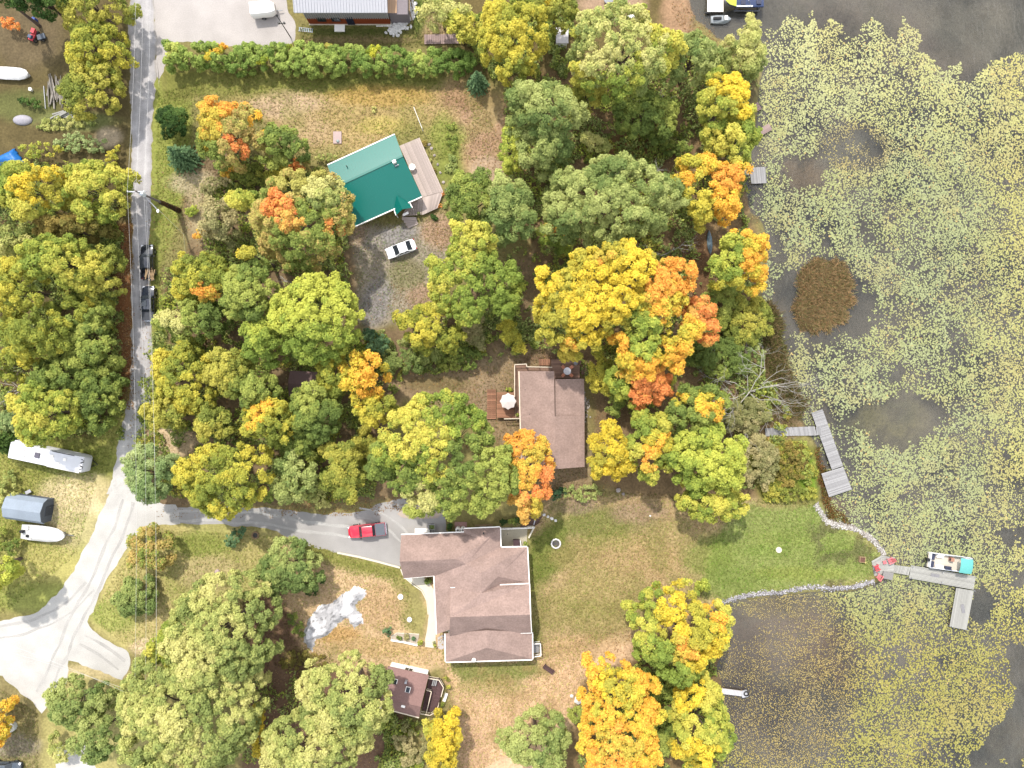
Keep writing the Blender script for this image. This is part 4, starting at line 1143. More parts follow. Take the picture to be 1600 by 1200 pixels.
# ---- between the road and the green roofed bungalow
S('dark round evergreen shrub beside the road', 270, 188, 29, 28, 4.2, 'DG', nl=1, grad=(0, 1, -.5))
spruce('dark blue green spruce on the grass verge', 284, 245, 32, 6.5, 'BG', ry=26)
T('maple turning orange on one side, on the verge lawn', 360, 210, 60, 54, 11, 'maple', 'OT', name='maple_tree', spots=((325, 190, 34, 'O'), (345, 160, 26, 'O'), (400, 190, 18, 'YO'), (366, 225, 10, 'RO')))
T('green half of the maple pair on the verge lawn', 440, 228, 38, 36, 9, 'maple', 'G')
S('orange leaved shrub below the turning maple', 362, 264, 20, 18, 3, 'O')
S('grey green shrub at the edge of the verge lawn', 338, 288, 28, 20, 2.6, 'TAN')
S('olive shrub thicket between the two big maples', 398, 282, 38, 28, 3.2, 'OL', style='fine')
S('golden olive shrub next to the thicket between the big maples', 432, 272, 22, 24, 3.5, 'OLY')
S('orange and green shrub by the corner of the green roof', 472, 262, 28, 18, 3.2, 'OT', style='fine', spots=((462, 262, 10, 'RO'),))
S('yellowish garden shrub under the bungalow gable', 512, 246, 20, 12, 1.6, 'LY')
T('grey green airy tree beside the little orange bush', 345, 345, 32, 40, 8, 'loose', 'TAN')
S('small bright orange bush on the verge near the pole', 314, 366, 14, 20, 2.6, 'O')
S('small green bush beside the utility pole shadow', 300, 330, 14, 12, 1.6, 'LIME')
T('yellow sapling wedged between the grey green tree and the large tinted maple', 384, 320, 26, 28, 10, 'maple', 'YG')
T('large maple with salmon tints touching the green roof', 470, 345, 84, 76, 14, 'maple', 'OT', name='maple_tree', grad=(-.3, .8, -.5), spots=((440, 325, 26, 'RO'), (462, 348, 14, 'RO'), (500, 300, 30, 'LY'), (512, 352, 12, 'RO')))
T('olive gold tree overhanging the two black trucks', 322, 436, 60, 48, 10, 'oak', 'OLY', spots=((322, 460, 18, 'O'),))
T('green tree with a pale flank below the two black trucks', 304, 500, 54, 42, 9, 'oak', 'G', grad=(1, 0, .5), spots=((268, 500, 20, 'LY'),))
T('small yellow tree top between large green crowns', 402, 403, 17, 15, 12, 'maple', 'Y')
T('dark green tree in the middle of the roadside grove', 396, 460, 48, 52, 13, 'maple', 'G', grad=(0, 1, -.2))
bare('dead grey limbs between two crowns of the roadside grove', 446, 438, 20, 13, n=12)
T('shining lime green maple beside the gravel yard', 492, 500, 74, 68, 15, 'maple', 'LIME', name='maple_tree', grad=(0, -1, .5))
T('lower lime green lobe of the grove above the long dark track', 420, 530, 42, 44, 12, 'maple', 'LIME', grad=(0, -1, .4))
T('broad olive gold tree next to the road, above the sandy verge', 288, 590, 54, 60, 10, 'oak', 'OLY')
T('green and olive tree right of the broad olive gold roadside one', 366, 580, 44, 44, 11, 'oak', 'OL')
T('mid green tree left of the mauve roofed shed', 404, 606, 34, 34, 11, 'maple', 'G')
T('bushy olive tree at the sandy verge', 262, 645, 34, 32, 9, 'oak', 'OL')
T('dark olive tree between the sandy verge and the yellow grove', 336, 662, 32, 34, 9, 'oak', 'OL', grad=(0, 1, .3))
T('golden yellow tree with bare tips below the lime maple', 572, 592, 40, 46, 11, 'loose', 'YO', grad=(0, -1, .4))
T('yellow olive flank tree beside the golden one', 520, 588, 26, 38, 9, 'oak', 'OLY')
T('green yellow tree below the golden one', 590, 640, 34, 28, 9, 'oak', 'OLY')
T('fresh green round tree below the mauve roofed shed', 492, 640, 40, 46, 11, 'maple', 'G', grad=(0, -1, .3))
T('yellow olive tree left of the fresh green round one', 424, 658, 50, 40, 11, 'oak', 'OLY', spots=((400, 645, 20, 'YO'),))
S('teal green bushes at the foot of the gravel yard', 588, 534, 30, 26, 3, 'BG')
T('pale green tree at the corner of the road and the drive', 238, 742, 46, 50, 10, 'ash', 'PG')
T('big mustard yellow tree over the drive entrance', 352, 748, 76, 58, 13, 'oak', 'OLY', grad=(0, 1, -.4))
T('pale tree with green heart beside the mustard yellow one', 462, 740, 36, 48, 9, 'loose', 'LG')
T('tawny olive tree beside the drive, above the red pickup', 536, 736, 42, 48, 9, 'ash', 'OL')
S('sand coloured bush hanging over the drive edge', 498, 772, 28, 24, 3, 'LY', style='fine')
T('dark green underwood behind the drive trees', 470, 694, 34, 26, 7, 'oak', 'G')
S('dark green bush at the edge of the drive', 418, 772, 26, 20, 2.6, 'G')
S('olive underwood behind the great two coloured maple', 574, 700, 26, 34, 4, 'OL', style='fine')
# ---- the great maple by the drive
T('great maple, yellow green above and deep green below, over the paved apron', 690, 706, 118, 98, 17, 'maple', 'G', name='maple_tree',
  lobes=[(668,680,66,17),(640,668,42,15),(700,650,44,15.5),(620,700,38,14),(735,668,36,14),(660,730,40,14),(720,720,62,15.5),(700,768,44,13),(646,752,34,11.5),(770,740,46,14),(752,775,34,12),(598,728,28,10),(655,790,22,10)],
  spots=((655,672,52,'YG'),(690,650,40,'YG'),(632,700,36,'YG'),(668,716,28,'YG'),(720,655,24,'LIME'),(655,785,22,'LY')))
T('orange maple reaching over the cottage roof', 824, 735, 42, 68, 12, 'maple', 'O', name='maple_tree', grad=(-1, 0, .6), spots=((800, 790, 26, 'RO'), (850, 760, 20, 'RO')))

# ---- middle, east of the bungalow
T('deep green ash right of the pale deck', 742, 318, 48, 50, 12, 'ash', 'G')
T('tall grey green ash beside the deep green one', 792, 330, 46, 60, 14, 'ash', 'LG', grad=(0, -1, .4))
T('yellow green maple beside the gravel yard', 738, 436, 70, 58, 13, 'maple', 'YG', name='maple_tree', grad=(.5, -.6, .6), lobes=[(735,376,36,13.5),(700,430,36,12),(740,420,44,13),(780,440,38,12),(736,470,40,12),(700,460,30,11),(790,470,28,11)])
S('yellow edged green bush left of the yellow dome', 800, 526, 30, 30, 4.5, 'OLY', style='fine')
T('olive yellow tree at the foot of the gravel yard', 676, 514, 56, 44, 9, 'oak', 'OLY')
S('tan dry shrub between the olive tree and the green bush', 744, 520, 20, 34, 3.6, 'TAN', style='fine')
S('pale sage shrubs above the earth path', 640, 556, 46, 34, 3.5, 'LG', style='fine')
S('green undergrowth above the earth path', 716, 560, 40, 22, 2.6, 'G')
T('bright green tree at the end of the straw lawn', 796, 238, 20, 36, 9, 'maple', 'LIME')
T('sage green tree at the end of the long lawn', 850, 178, 62, 50, 15, 'ash', 'LG')
T('lower sage green tree, below the first at the lawn end', 850, 236, 48, 44, 12, 'ash', 'LG', grad=(0, -1, .3))
S('yellowish shrub at the rim of the brown hollow', 928, 226, 24, 24, 4, 'LY', style='fine')
# ---- top middle
T('golden olive tree by the end of the hedge', 800, 62, 62, 66, 13, 'oak', 'OLY')
T('thin pale tree behind the end of the hedge', 690, 20, 44, 28, 8, 'loose', 'LY')
T('yellow green tree between hedge and pale thin tree', 722, 44, 34, 26, 8, 'loose', 'YG')
T('green tree with one gold tip at the top edge', 868, 20, 36, 34, 11, 'oak', 'OL', spots=((864, 4, 8, 'Y'),))
spruce('small blue green spruce at the end of the hedge', 746, 128, 19, 5.5, 'BG')
T('big yellow green oak near the upper shore', 972, 86, 84, 66, 17, 'oak', 'YG', name='oak_tree', grad=(.3, -.7, .5), spots=((960, 60, 60, 'LY'),))
T('olive tree joining the big oak on its shore side', 1080, 96, 46, 40, 12, 'oak', 'LG')
T('soft pale green willow at the upper shore', 1160, 82, 40, 50, 10, 'ash', 'LY', grad=(0, -1, .5))
T('dark green underwood tree in the oak shade', 1010, 180, 52, 44, 9, 'oak', 'G', grad=(0, -1, .3))
T('dull green tree between the oak and the sage trees', 916, 150, 34, 34, 9, 'ash', 'OL')
T('tall yellow green maple on the shore above the small docks', 1128, 168, 48, 54, 13, 'maple', 'YG', name='maple_tree', spots=((1140, 130, 26, 'Y'), (1160, 160, 20, 'Y')))
T('lower yellow green maple beside the reddish dock', 1142, 222, 44, 40, 12, 'maple', 'YG', name='maple_tree')
S('dark bushes at the rim of the brown hollow', 1050, 230, 34, 18, 3, 'G', style='fine')
bare('fallen grey limb lying in the brown hollow', 990, 262, 36, 2.0, name='fallen_limb', n=12, rad=.09)
bare('bare pale limb sticking out below the big oak', 1020, 152, 30, 8, name='dead_limb', n=9, rad=.09)
# ---- big central group
T('wide silvery green ash above the yellow dome', 950, 318, 112, 70, 15, 'ash', 'LG', name='ash_tree', grad=(.5, -.3, .3))
bare('bare twigs at the lower rim of the silvery ash', 1052, 388, 30, 9, n=26)
S('green bush with orange tips left of the silvery ash foot', 866, 376, 32, 26, 6, 'LIME', spots=((872, 352, 14, 'O'), (862, 366, 7, 'RO')))
T('huge domed yellow maple', 910, 468, 100, 88, 15, 'maple', 'Y', name='maple_tree', grad=(0, -1, .3),
  lobes=[(905,470,62,17),(868,450,36,15),(980,420,48,16.5),(925,425,40,16),(870,500,40,14.5),(910,515,40,14),(960,470,42,16),(895,540,26,11),(1030,450,42,15.5),(1055,430,30,14.5)], spots=((1050, 440, 40, 'O'), (890, 545, 22, 'O'), (940, 405, 12, 'O')))
T('yellow orange maple on the lake side of the yellow dome', 1030, 520, 66, 60, 15, 'maple', 'YO', name='maple_tree', grad=(-.6, 0, .3),
  lobes=[(1030,475,42,15),(1010,505,40,14.5),(1060,520,36,14),(1000,550,42,14),(1050,548,32,13),(985,560,26,12)], spots=((980, 490, 24, 'YG'), (1010, 525, 24, 'LIME')))
T('red orange maple top beside the yellow orange one', 1092, 504, 30, 46, 12, 'maple', 'RO', name='maple_tree', lobes=[(1090,485,26,12),(1105,510,18,11),(1084,508,22,11.5),(1104,528,14,10)])
T('mottled green and orange maple above the cottage lawn', 1000, 590, 52, 46, 11, 'maple', 'LIME', name='maple_tree', spots=((1000, 575, 30, 'O'), (1030, 610, 28, 'RO'), (1010, 618, 24, 'RO')), grad=(-.5, 0, .3))
S('olive green hanging tree right of the cottage deck', 938, 580, 22, 38, 6, 'OLY', style='fine')
S('green bush on the brown ground below the orange maples', 962, 626, 24, 26, 4, 'G')
T('orange gold maple on the shore by the weathered raft', 1106, 300, 62, 56, 12, 'maple', 'YO', name='maple_tree', grad=(-.6, .2, -.4), spots=((1085, 315, 26, 'OLY'), (1100, 345, 20, 'OLY'), (1140, 280, 20, 'O')))
T('golden star shaped maple beside the blue canoe', 1150, 404, 52, 50, 11, 'maple', 'YO', name='maple_tree',
  lobes=[(1170,390,34,11),(1150,420,30,10),(1120,418,22,9),(1180,425,20,9.5),(1140,378,20,9.5),(1150,445,14,8),(1178,448,14,8),(1122,440,13,8)], spots=((1128, 410, 22, 'LIME'), (1140, 385, 18, 'LIME')))
S('dull green shore thicket below the golden star maple', 1160, 500, 46, 42, 4, 'OL', style='fine')
S('green thicket beside the red orange maple', 1128, 470, 34, 28, 4, 'G', style='fine', spots=((1135, 500, 9, 'LIME'),))
S('dark green thicket on the bank above the dead white tree', 1120, 560, 54, 36, 4, 'G', style='fine')
S('fresh green thicket at the water above the dead white tree', 1172, 556, 26, 32, 2.6, 'LG', style='fine')
bare('dead white tree spreading twigs over the reedy shore', 1178, 612, 70, 6, n=150, rad=.07)
S('grey green shrub behind the dead white tree', 1160, 650, 40, 30, 4, 'TAN', style='fine')
# ---- cottage lake side
T('bright yellow maple on the lake side of the cottage', 954, 704, 38, 50, 10, 'ash', 'Y', name='maple_tree', grad=(.6, 0, .3))
T('yellow maple with apricot top, second from the cottage', 1014, 690, 40, 56, 11, 'maple', 'YG', name='maple_tree', spots=((1030, 690, 24, 'YO'), (1010, 720, 14, 'O')))
T('green maple carrying three orange tufts', 1086, 642, 48, 44, 12, 'maple', 'G', name='maple_tree', spots=((1064, 624, 15, 'YO'), (1100, 630, 14, 'YO'), (1126, 642, 13, 'YO')))
T('large lime green maple at the upper end of the lawn', 1104, 722, 62, 58, 13, 'maple', 'LIME', name='maple_tree', grad=(0, -.6, .4))
T('lower yellow green maple at the edge of the green lawn', 1112, 784, 60, 36, 10, 'maple', 'YG', name='maple_tree')
S('pale twiggy shrub between the lime maple and the marsh', 1184, 716, 36, 50, 3.6, 'TAN', style='fine')
S('low fern green shrub below the cottage', 908, 770, 34, 18, 1.8, 'LG', style='fine')
S('teal shrub below the cottage corner', 872, 770, 16, 16, 1.8, 'BG', style='fine')
S('brown olive marsh bush beside the grey dock', 1226, 728, 30, 40, 1.8, 'BR', style='fine')
S('bright green marsh bush inside the grey dock', 1258, 730, 15, 42, 1.2, 'G', style='fine', rot=-20)
S('green marsh bush along the top of the mown lawn', 1234, 772, 46, 14, 1.4, 'OL', style='fine')
S('russet marsh bush at the dock walkway', 1218, 692, 24, 14, 1.2, 'OT', style='fine')
# ---- around the main house
S('sparse orange tinged tree on the triangle lawn', 236, 856, 42, 36, 5, 'OT', style='loose', grad=(-.3, .5, -.3))
S('blue green bush beside the drive', 368, 838, 23, 20, 2.4, 'BG')
S('round grey green shrub on the triangle lawn', 212, 932, 37, 34, 4.2, 'LG', nl=1, style='maple', grad=(0, .6, -.5))
T('round green maple in the front yard', 450, 886, 54, 52, 8, 'maple', 'LG', name='maple_tree', grad=(.6, -.4, .4), nl=1)
T('great olive green maple beside the white rock', 352, 982, 86, 84, 16, 'maple', 'LY', name='maple_tree', grad=(.6, 0, .45))
T('golden lobe on the flank of the great olive green maple', 276, 996, 30, 36, 11, 'oak', 'YG')
T('huge pale olive maple at the bottom of the triangle lawn', 290, 1110, 106, 100, 17, 'maple', 'LY', name='maple_tree', grad=(.4, 0, .3))
T('grey green tree beside the white gravel fork', 118, 1096, 50, 44, 9, 'maple', 'LG', grad=(0, .6, -.5))
T('second grey green tree, between the fork and the huge maple', 156, 1144, 42, 46, 9, 'maple', 'LG')
S('yellow green shrub by the gravel track at the bottom', 94, 1166, 26, 26, 3, 'LY')
T('tall pale yellow green maple beside the cabin', 542, 1086, 74, 70, 15, 'maple', 'LY', name='maple_tree', grad=(.9, 0, .5))
T('wide pale yellow green maple at the bottom edge below the cabin one', 494, 1158, 84, 62, 14, 'maple', 'LY', name='maple_tree', grad=(.6, .4, .2))
S('yellow shrub peeking out left of the bottom maple', 404, 1140, 14, 44, 5, 'Y', style='fine')
T('golden yellow tree below the cabin', 694, 1156, 34, 48, 8, 'ash', 'Y')
T('yellow tree top between cabin deck and golden tree', 680, 1134, 26, 18, 6, 'ash', 'YG')
S('grey olive scrub below the cabin', 642, 1166, 30, 34, 3, 'TAN', style='fine')
S('dark green shrub under the cabin wall', 592, 1120, 24, 22, 3, 'G')
S('clipped gold ball shrub by the cabin deck corner', 698.7, 1061, 5, 5, 1.0, 'OL', nl=1)
S('larger clipped gold ball shrub by the cabin deck', 701, 1073.5, 7, 7, 1.2, 'OL', nl=1)
S('clipped gold ball shrub below the white bench', 690.5, 1102, 5.5, 5.5, 1.0, 'OL', nl=1)
S('round blue green shrub at the tip of the walled bed', 604, 985, 11, 10, 1.6, 'BG', nl=1)
S('small clipped shrub in the walled bed', 625, 997.5, 4, 4, .7, 'G', nl=1)
S('purple grey shrub in the walled bed', 635, 997, 7, 5, .8, 'TAN', nl=1, style='fine')
S('green cushion shrub in the walled bed', 647, 998, 6, 5.5, .8, 'BG', nl=1)
S('gold cone shrub left of the walkway steps', 657.5, 1003, 6, 7, 1.3, 'YG', nl=1)
S('gold shrub right of the walkway steps', 679, 1004, 5, 8, 1.3, 'YG', nl=1)
S('green shrub in the nook between walkway and house', 668, 908, 9, 7, 1.2, 'G', nl=1)
S('dark clipped shrub beside the white gas tanks', 702, 824, 7, 8, 1.4, 'DG', nl=1)
S('green shrub row end by the north patio', 786, 815, 9, 8, 1.4, 'DG', nl=1)
S('second green shrub by the north patio', 800, 814, 9, 8, 1.4, 'G', nl=1)
S('third green shrub by the north patio, next to the timber steps', 813, 811, 9, 10, 1.6, 'DG', nl=1)
S('planted shrub inside the patio railing', 821, 850, 6, 9, 1.3, 'G', nl=1)
# ---- lower right
T('glowing yellow maple on the lake lawn edge', 1064, 986, 76, 78, 14, 'maple', 'YG', name='maple_tree', grad=(-.5, -.3, .3), spots=((1060, 960, 30, 'Y'), (1090, 1000, 40, 'Y'), (1105, 970, 24, 'YO'), (1070, 1010, 18, 'O')))
T('orange yellow maple at the bottom, on the straw lawn side', 962, 1108, 62, 80, 14, 'maple', 'YO', name='maple_tree', spots=((960, 1170, 36, 'O'), (950, 1060, 24, 'Y')),
  lobes=[(940,1050,30,12.5),(970,1080,44,14),(950,1110,40,14),(1000,1120,36,13),(975,1155,46,14),(930,1140,30,12),(1000,1180,40,13),(950,1190,40,13),(1010,1070,22,11)])
T('yellow green maple at the bottom shore by the little pier', 1092, 1128, 52, 74, 12, 'maple', 'YG', name='maple_tree', grad=(0, -.3, .3), spots=((1070, 1090, 30, 'Y'), (1090, 1180, 30, 'Y')))
T('green tree at the bottom edge of the straw lawn', 838, 1158, 54, 52, 11, 'ash', 'LG', grad=(.6, -.3, .2))
S('green bush between the two bottom maples and the straw lawn', 908, 1112, 22, 26, 3.4, 'G')
S('green undergrowth beneath the glowing yellow maple', 1048, 1070, 34, 24, 4, 'G')
S('small green bush between the two orange crowns', 1000, 1050, 14, 14, 4, 'G')
S('small green tuft on the lawn rim behind the glowing maple', 1096, 912, 15, 12, 3.5, 'LIME', style='fine')
S('dark underwood between the two bottom maples', 1034, 1140, 26, 40, 5, 'G')
# ---- garden shrubs round the bungalow
for lab, x, y, r_, pl in (('rusty perennial at the upper end of the deck border', 663, 224, 6, 'BR'), ('silvery perennial in the deck border beside the upper boards', 669, 234, 5, 'TAN'), ('yellow perennial in the deck border level with the white table', 673, 250, 6, 'LY'),
    ('brown perennial in the middle of the deck border', 679, 266, 6, 'BR'), ('grey perennial low in the deck border', 686, 282, 5.5, 'TAN'), ('red flowering plant at the deck corner', 692, 303, 5, 'RO'),
    ('scarlet flowers along the slanting deck edge', 684, 322, 6, 'RO'), ('yellow plant where deck border meets the ash tree', 696, 320, 8, 'LY'), ('dark green plant by the deck steps', 678, 340, 8, 'DG'), ('plum coloured plant under the porch eave', 650, 316, 5, 'BR')):
    S(lab, x, y, r_, r_, .7, pl, style='fine', nl=1, name='garden_plant')
S('tall green weeds beside the deck border', 706, 212, 13, 26, .9, 'G', style='fine', nl=1)
S('green weeds between the straw lawn and the ash trees', 706, 258, 14, 20, .9, 'LG', style='fine', nl=1)
S('yellow trailing weeds near the trellis', 582, 170, 12, 5, .5, 'LY', style='fine', nl=1)
S('dark weeds at the lawn corner by the white rock', 492, 918, 22, 20, 1.6, 'DG', style='fine')
S('brown scrub below the white rock', 474, 1036, 36, 22, 1.2, 'BR', style='fine')
S('dark scrub left of the white rock', 462, 976, 16, 26, 1.4, 'G', style='fine')

# ---- clipped hedge under the gravel lot
t = thing('hedge', 'long thick green hedge between the gravel lot and the straw lawn', 'hedge', P(500, 92, 0))
org = P(500, 92, 0); rs = np.random.RandomState(5)
PS = []; NS = []; ZS = []; CS = []
lob = []
for i in range(330):
    x = 262 + 480*rs.rand(); v_ = rs.uniform(-1, 1); hw = 18 + 5*(vnoise(x, 3, 40, 2)-.5)*2
    hh = 3.5 - .7*v_*v_ + rs.normal(0, .3) + .5*(vnoise(x, 9, 30, 4)-.5)
    w = P(x, 89 + (x-255)*.012 + v_*hw, hh*.7)
    q_ = rs.uniform(.5, 1.15); lob.append((w.x-org.x, w.y-org.y, q_, q_*rs.uniform(.8, 1.1), hh, hh*.75))
sp_ = [(-15.5, -.5, 1.4, 'O'), (-14, .6, 1.0, 'O'), (-8, -1.5, .9, 'OLY'), (9, -.3, 1.2, 'OLY'), (-22, 0, 1.5, 'LY'), (2, .8, .7, 'OT'), (16, -1, 1.0, 'LY'), (-4, .9, .8, 'OL')]
pos, nrm, size, col = crown_leaves(rs, lob, 4, 'shrub', 'LG', (0, 1, -.9), sp_)
v, f = leaf_quads(pos, nrm, size*1.15, rs); ALL_LEAVES[0] += len(f)
link('foliage', np_mesh('foliage', v, f, np.repeat(col*np.array([.9, 1.0, .72]), 3, 0)), leaf_mat, t)['kind'] = 'stuff'
m = MB()
for x in range(265, 742, 16): 
    w = P(x, 90 + (x-255)*.012, 1) - org; m.tube([(w.x, w.y, -.2), (w.x, w.y, 2.6)], [.08, .03], 5)
m.build('stem', bark, t)['kind'] = 'stuff'
# ---- reed island in the lake
def reeds(name, label, poly, n, hmax, cols, cat):
    rs = np.random.RandomState(n); px_ = np.array(poly)
    x = rs.uniform(px_[:, 0].min(), px_[:, 0].max(), n*3); y = rs.uniform(px_[:, 1].min(), px_[:, 1].max(), n*3)
    sd = poly_sd(x, y, poly) + (vnoise(x, y, 12, 3)-.5)*12; ok = sd < 0; x = x[ok][:n]; y = y[ok][:n]; sd = sd[ok][:n]
    z0 = WATER_Z - .1
    k = .1*(1-z0/H); bx = (x-800)*k; by = (600-y)*k
    hh = hmax*rs.uniform(.5, 1, len(x))*np.clip(.5 - sd/25, .4, 1)
    a = rs.uniform(0, 6.28, len(x)); lean = rs.normal(0, .9, (len(x), 2))*hh[:, None]
    w = rs.uniform(.03, .06, len(x))
    base = np.stack([bx, by, np.full(len(x), z0)], 1); tipv = base + np.stack([lean[:, 0], lean[:, 1], hh], 1)
    s = np.stack([np.cos(a)*w, np.sin(a)*w, 0*a], 1)
    v = np.stack([base - s, base + s, tipv + s*.8, tipv - s*.8], 1).reshape(-1, 3)
    p = np.array([A(*c)[:3] for c in cols]); ci = rs.randint(0, len(cols), len(x))
    o = link(name, np_mesh(name, v, np.arange(len(v)).reshape(-1, 4), np.repeat(p[ci]*rs.uniform(.75, 1.2, len(x))[:, None], 4, 0)), leaf_mat)
    tag(o, label, cat, kind='stuff')
reeds('reed_bed', 'round island of brown reeds standing in the lily pads', [(1260,410),(1276,404),(1292,406),(1306,402),(1318,414),(1330,424),(1336,442),(1330,454),(1336,468),(1326,486),(1320,504),(1304,508),(1294,518),(1270,522),(1254,518),(1242,502),(1236,480),(1242,462),(1250,444),(1248,426)], 15000, .62, [(176,150,110),(200,166,118),(164,146,104),(160,156,98),(212,172,122)], 'reed bed')
reeds('shore_reeds', 'brown and olive reeds in the shallows by the dead white tree', [(1196,470),(1216,480),(1228,560),(1246,610),(1262,640),(1240,668),(1190,664),(1180,600),(1186,530)], 9000, .9, [(150,132,92),(126,116,70),(166,140,100),(120,124,60)], 'reed bed')
reeds('dock_reeds', 'rusty reeds between the grey dock and the marsh', [(1262,690),(1276,700),(1292,740),(1300,790),(1330,818),(1300,812),(1280,780),(1268,730)], 3500, .7, [(170,116,70),(150,120,70),(130,126,60)], 'reed bed')
# ---- knee high undergrowth between the trunks
def undergrowth(name, label, polys, n, pals, hmax):
    rs = np.random.RandomState(n); X = []; Y = []
    for poly, m in polys:
        q = np.array(poly); x = rs.uniform(q[:, 0].min(), q[:, 0].max(), m*4); y = rs.uniform(q[:, 1].min(), q[:, 1].max(), m*4)
        ok = (poly_sd(x, y, poly) + (vnoise(x, y, 14, 6)-.5)*20 < 0) & (fbm(x, y, 26, 33) + .3*(vnoise(x, y, 7, 5)-.5) > .42) & (((x-1108)/24)**2 + ((y-378)/34)**2 > 1)
        X.append(x[ok][:m]); Y.append(y[ok][:m])
    x = np.concatenate(X); y = np.concatenate(Y); m = len(x); gx_ = (x-800)*.1; gy_ = (600-y)*.1
    z = ground_z(gx_, gy_) + hmax*rs.rand(m)*np.clip(fbm(x, y, 12, 44)*2-.4, .15, 1)
    v, f = leaf_quads(np.stack([gx_, gy_, z+.05], 1), norm(np.array([0, 0, .8]) + rs.normal(0, .5, (m, 3))), rs.uniform(.2, .42, m), rs)
    t = np.clip(fbm(x, y, 30, 55)*1.6-.3, 0, .99)*len(pals); col = np.zeros((m, 3))
    for k, pl in enumerate(pals):
        p = tone(pl); w = t.astype(int) == k; col[w] = p[rs.randint(0, 4, w.sum())]
    ALL_LEAVES[0] += m
    tag(link(name, np_mesh(name, v, f, np.repeat(col*rs.uniform(.75, 1.15, m)[:, None], 3, 0)), leaf_mat), label, 'undergrowth', kind='stuff')
undergrowth('undergrowth', 'low green and olive undergrowth filling the gaps between the trees', [([(0,255),(190,255),(195,690),(120,680),(0,680)], 34000), ([(330,270),(360,245),(540,270),(550,520),(600,520),(640,580),(560,690),(590,780),(430,785),(240,770),(215,690),(235,560),(262,420),(320,390)], 52000),
  ([(785,130),(1080,60),(1180,110),(1165,330),(1185,420),(1180,560),(1230,640),(1180,770),(1060,740),(940,600),(830,530),(790,400)], 60000), ([(640,500),(800,440),(840,540),(640,590)], 8000), ([(930,1090),(1120,950),(1120,1200),(900,1200)], 9000), ([(700,20),(900,20),(900,130),(760,120)], 8000), ([(400,1060),(460,1040),(480,1200),(380,1200)], 1500), ([(600,1110),(680,1130),(660,1200),(580,1200)], 2500)], 1, ['OL', 'G', 'LG', 'G', 'LIME'], 2.0)
undergrowth('marsh_plants', 'rank marsh plants between the grey dock and the mown lawn', [([(1160,690),(1262,690),(1280,780),(1190,785)], 9000), ([(1150,640),(1200,600),(1240,650),(1190,690)], 3000)], 2, ['BR', 'OL', 'OL', 'BR'], .9)
# ---- fallen leaves on the ground
rs = np.random.RandomState(3)
def litter(name, label, polys, n, cols, zz=.03):
    xs_ = []; ys_ = []
    for poly, m in polys:
        q = np.array(poly); x = rs.uniform(q[:, 0].min(), q[:, 0].max(), m*3); y = rs.uniform(q[:, 1].min(), q[:, 1].max(), m*3)
        ok = poly_sd(x, y, poly) + (vnoise(x, y, 20, 4)-.5)*26 < 0
        ok &= rs.rand(len(x)) < np.clip(fbm(x, y, 16, 15)*1.8-.25, .1, 1)
        xs_.append(x[ok][:m]); ys_.append(y[ok][:m])
    x = np.concatenate(xs_); y = np.concatenate(ys_); X = (x-800)*.1; Y = (600-y)*.1; m = len(X)
    nn = norm(np.array([0, 0, 1]) + rs.normal(0, .25, (m, 3)))
    v, f = leaf_quads(np.stack([X, Y, ground_z(X, Y) + zz], 1), nn, rs.uniform(.12, .24, m), rs)
    p = np.array([A(*c)[:3] for c in cols]); c = p[rs.randint(0, len(cols), m)]*rs.uniform(.75, 1.2, m)[:, None]
    tag(link(name, np_mesh(name, v, f, np.repeat(c, 3, 0)), leaf_mat), label, 'fallen leaves', kind='stuff')
litter('fallen_leaves', 'orange and brown fallen leaves scattered over woodland floor and lawns',
  [([(180,340),(208,350),(210,640),(182,640)], 2600), ([(235,250),(565,280),(600,520),(600,700),(700,790),(250,810),(200,700)], 7000), ([(640,560),(905,550),(930,770),(830,800),(640,640)], 3000),
   ([(780,120),(1180,60),(1190,560),(940,780),(780,400)], 9000), ([(0,260),(190,260),(190,690),(0,690)], 4000), ([(1050,0),(1120,20),(1130,70),(1060,70)], 500), ([(900,1000),(1120,940),(1120,1200),(900,1200)], 2500),
   ([(380,1000),(500,1010),(700,1110),(720,1200),(380,1200)], 2500), ([(440,780),(640,775),(640,800),(440,806)], 700), ([(670,340),(720,350),(700,400),(672,390)], 300), ([(620,440),(700,440),(690,490),(600,490)], 300), ([(900,760),(1180,790),(1060,900),(960,1030),(900,900)], 600), ([(720,130),(800,150),(780,270),(720,260)], 500)],
  0, [(186,140,96),(170,126,90),(196,156,104),(150,116,86),(214,178,110),(190,168,130)])

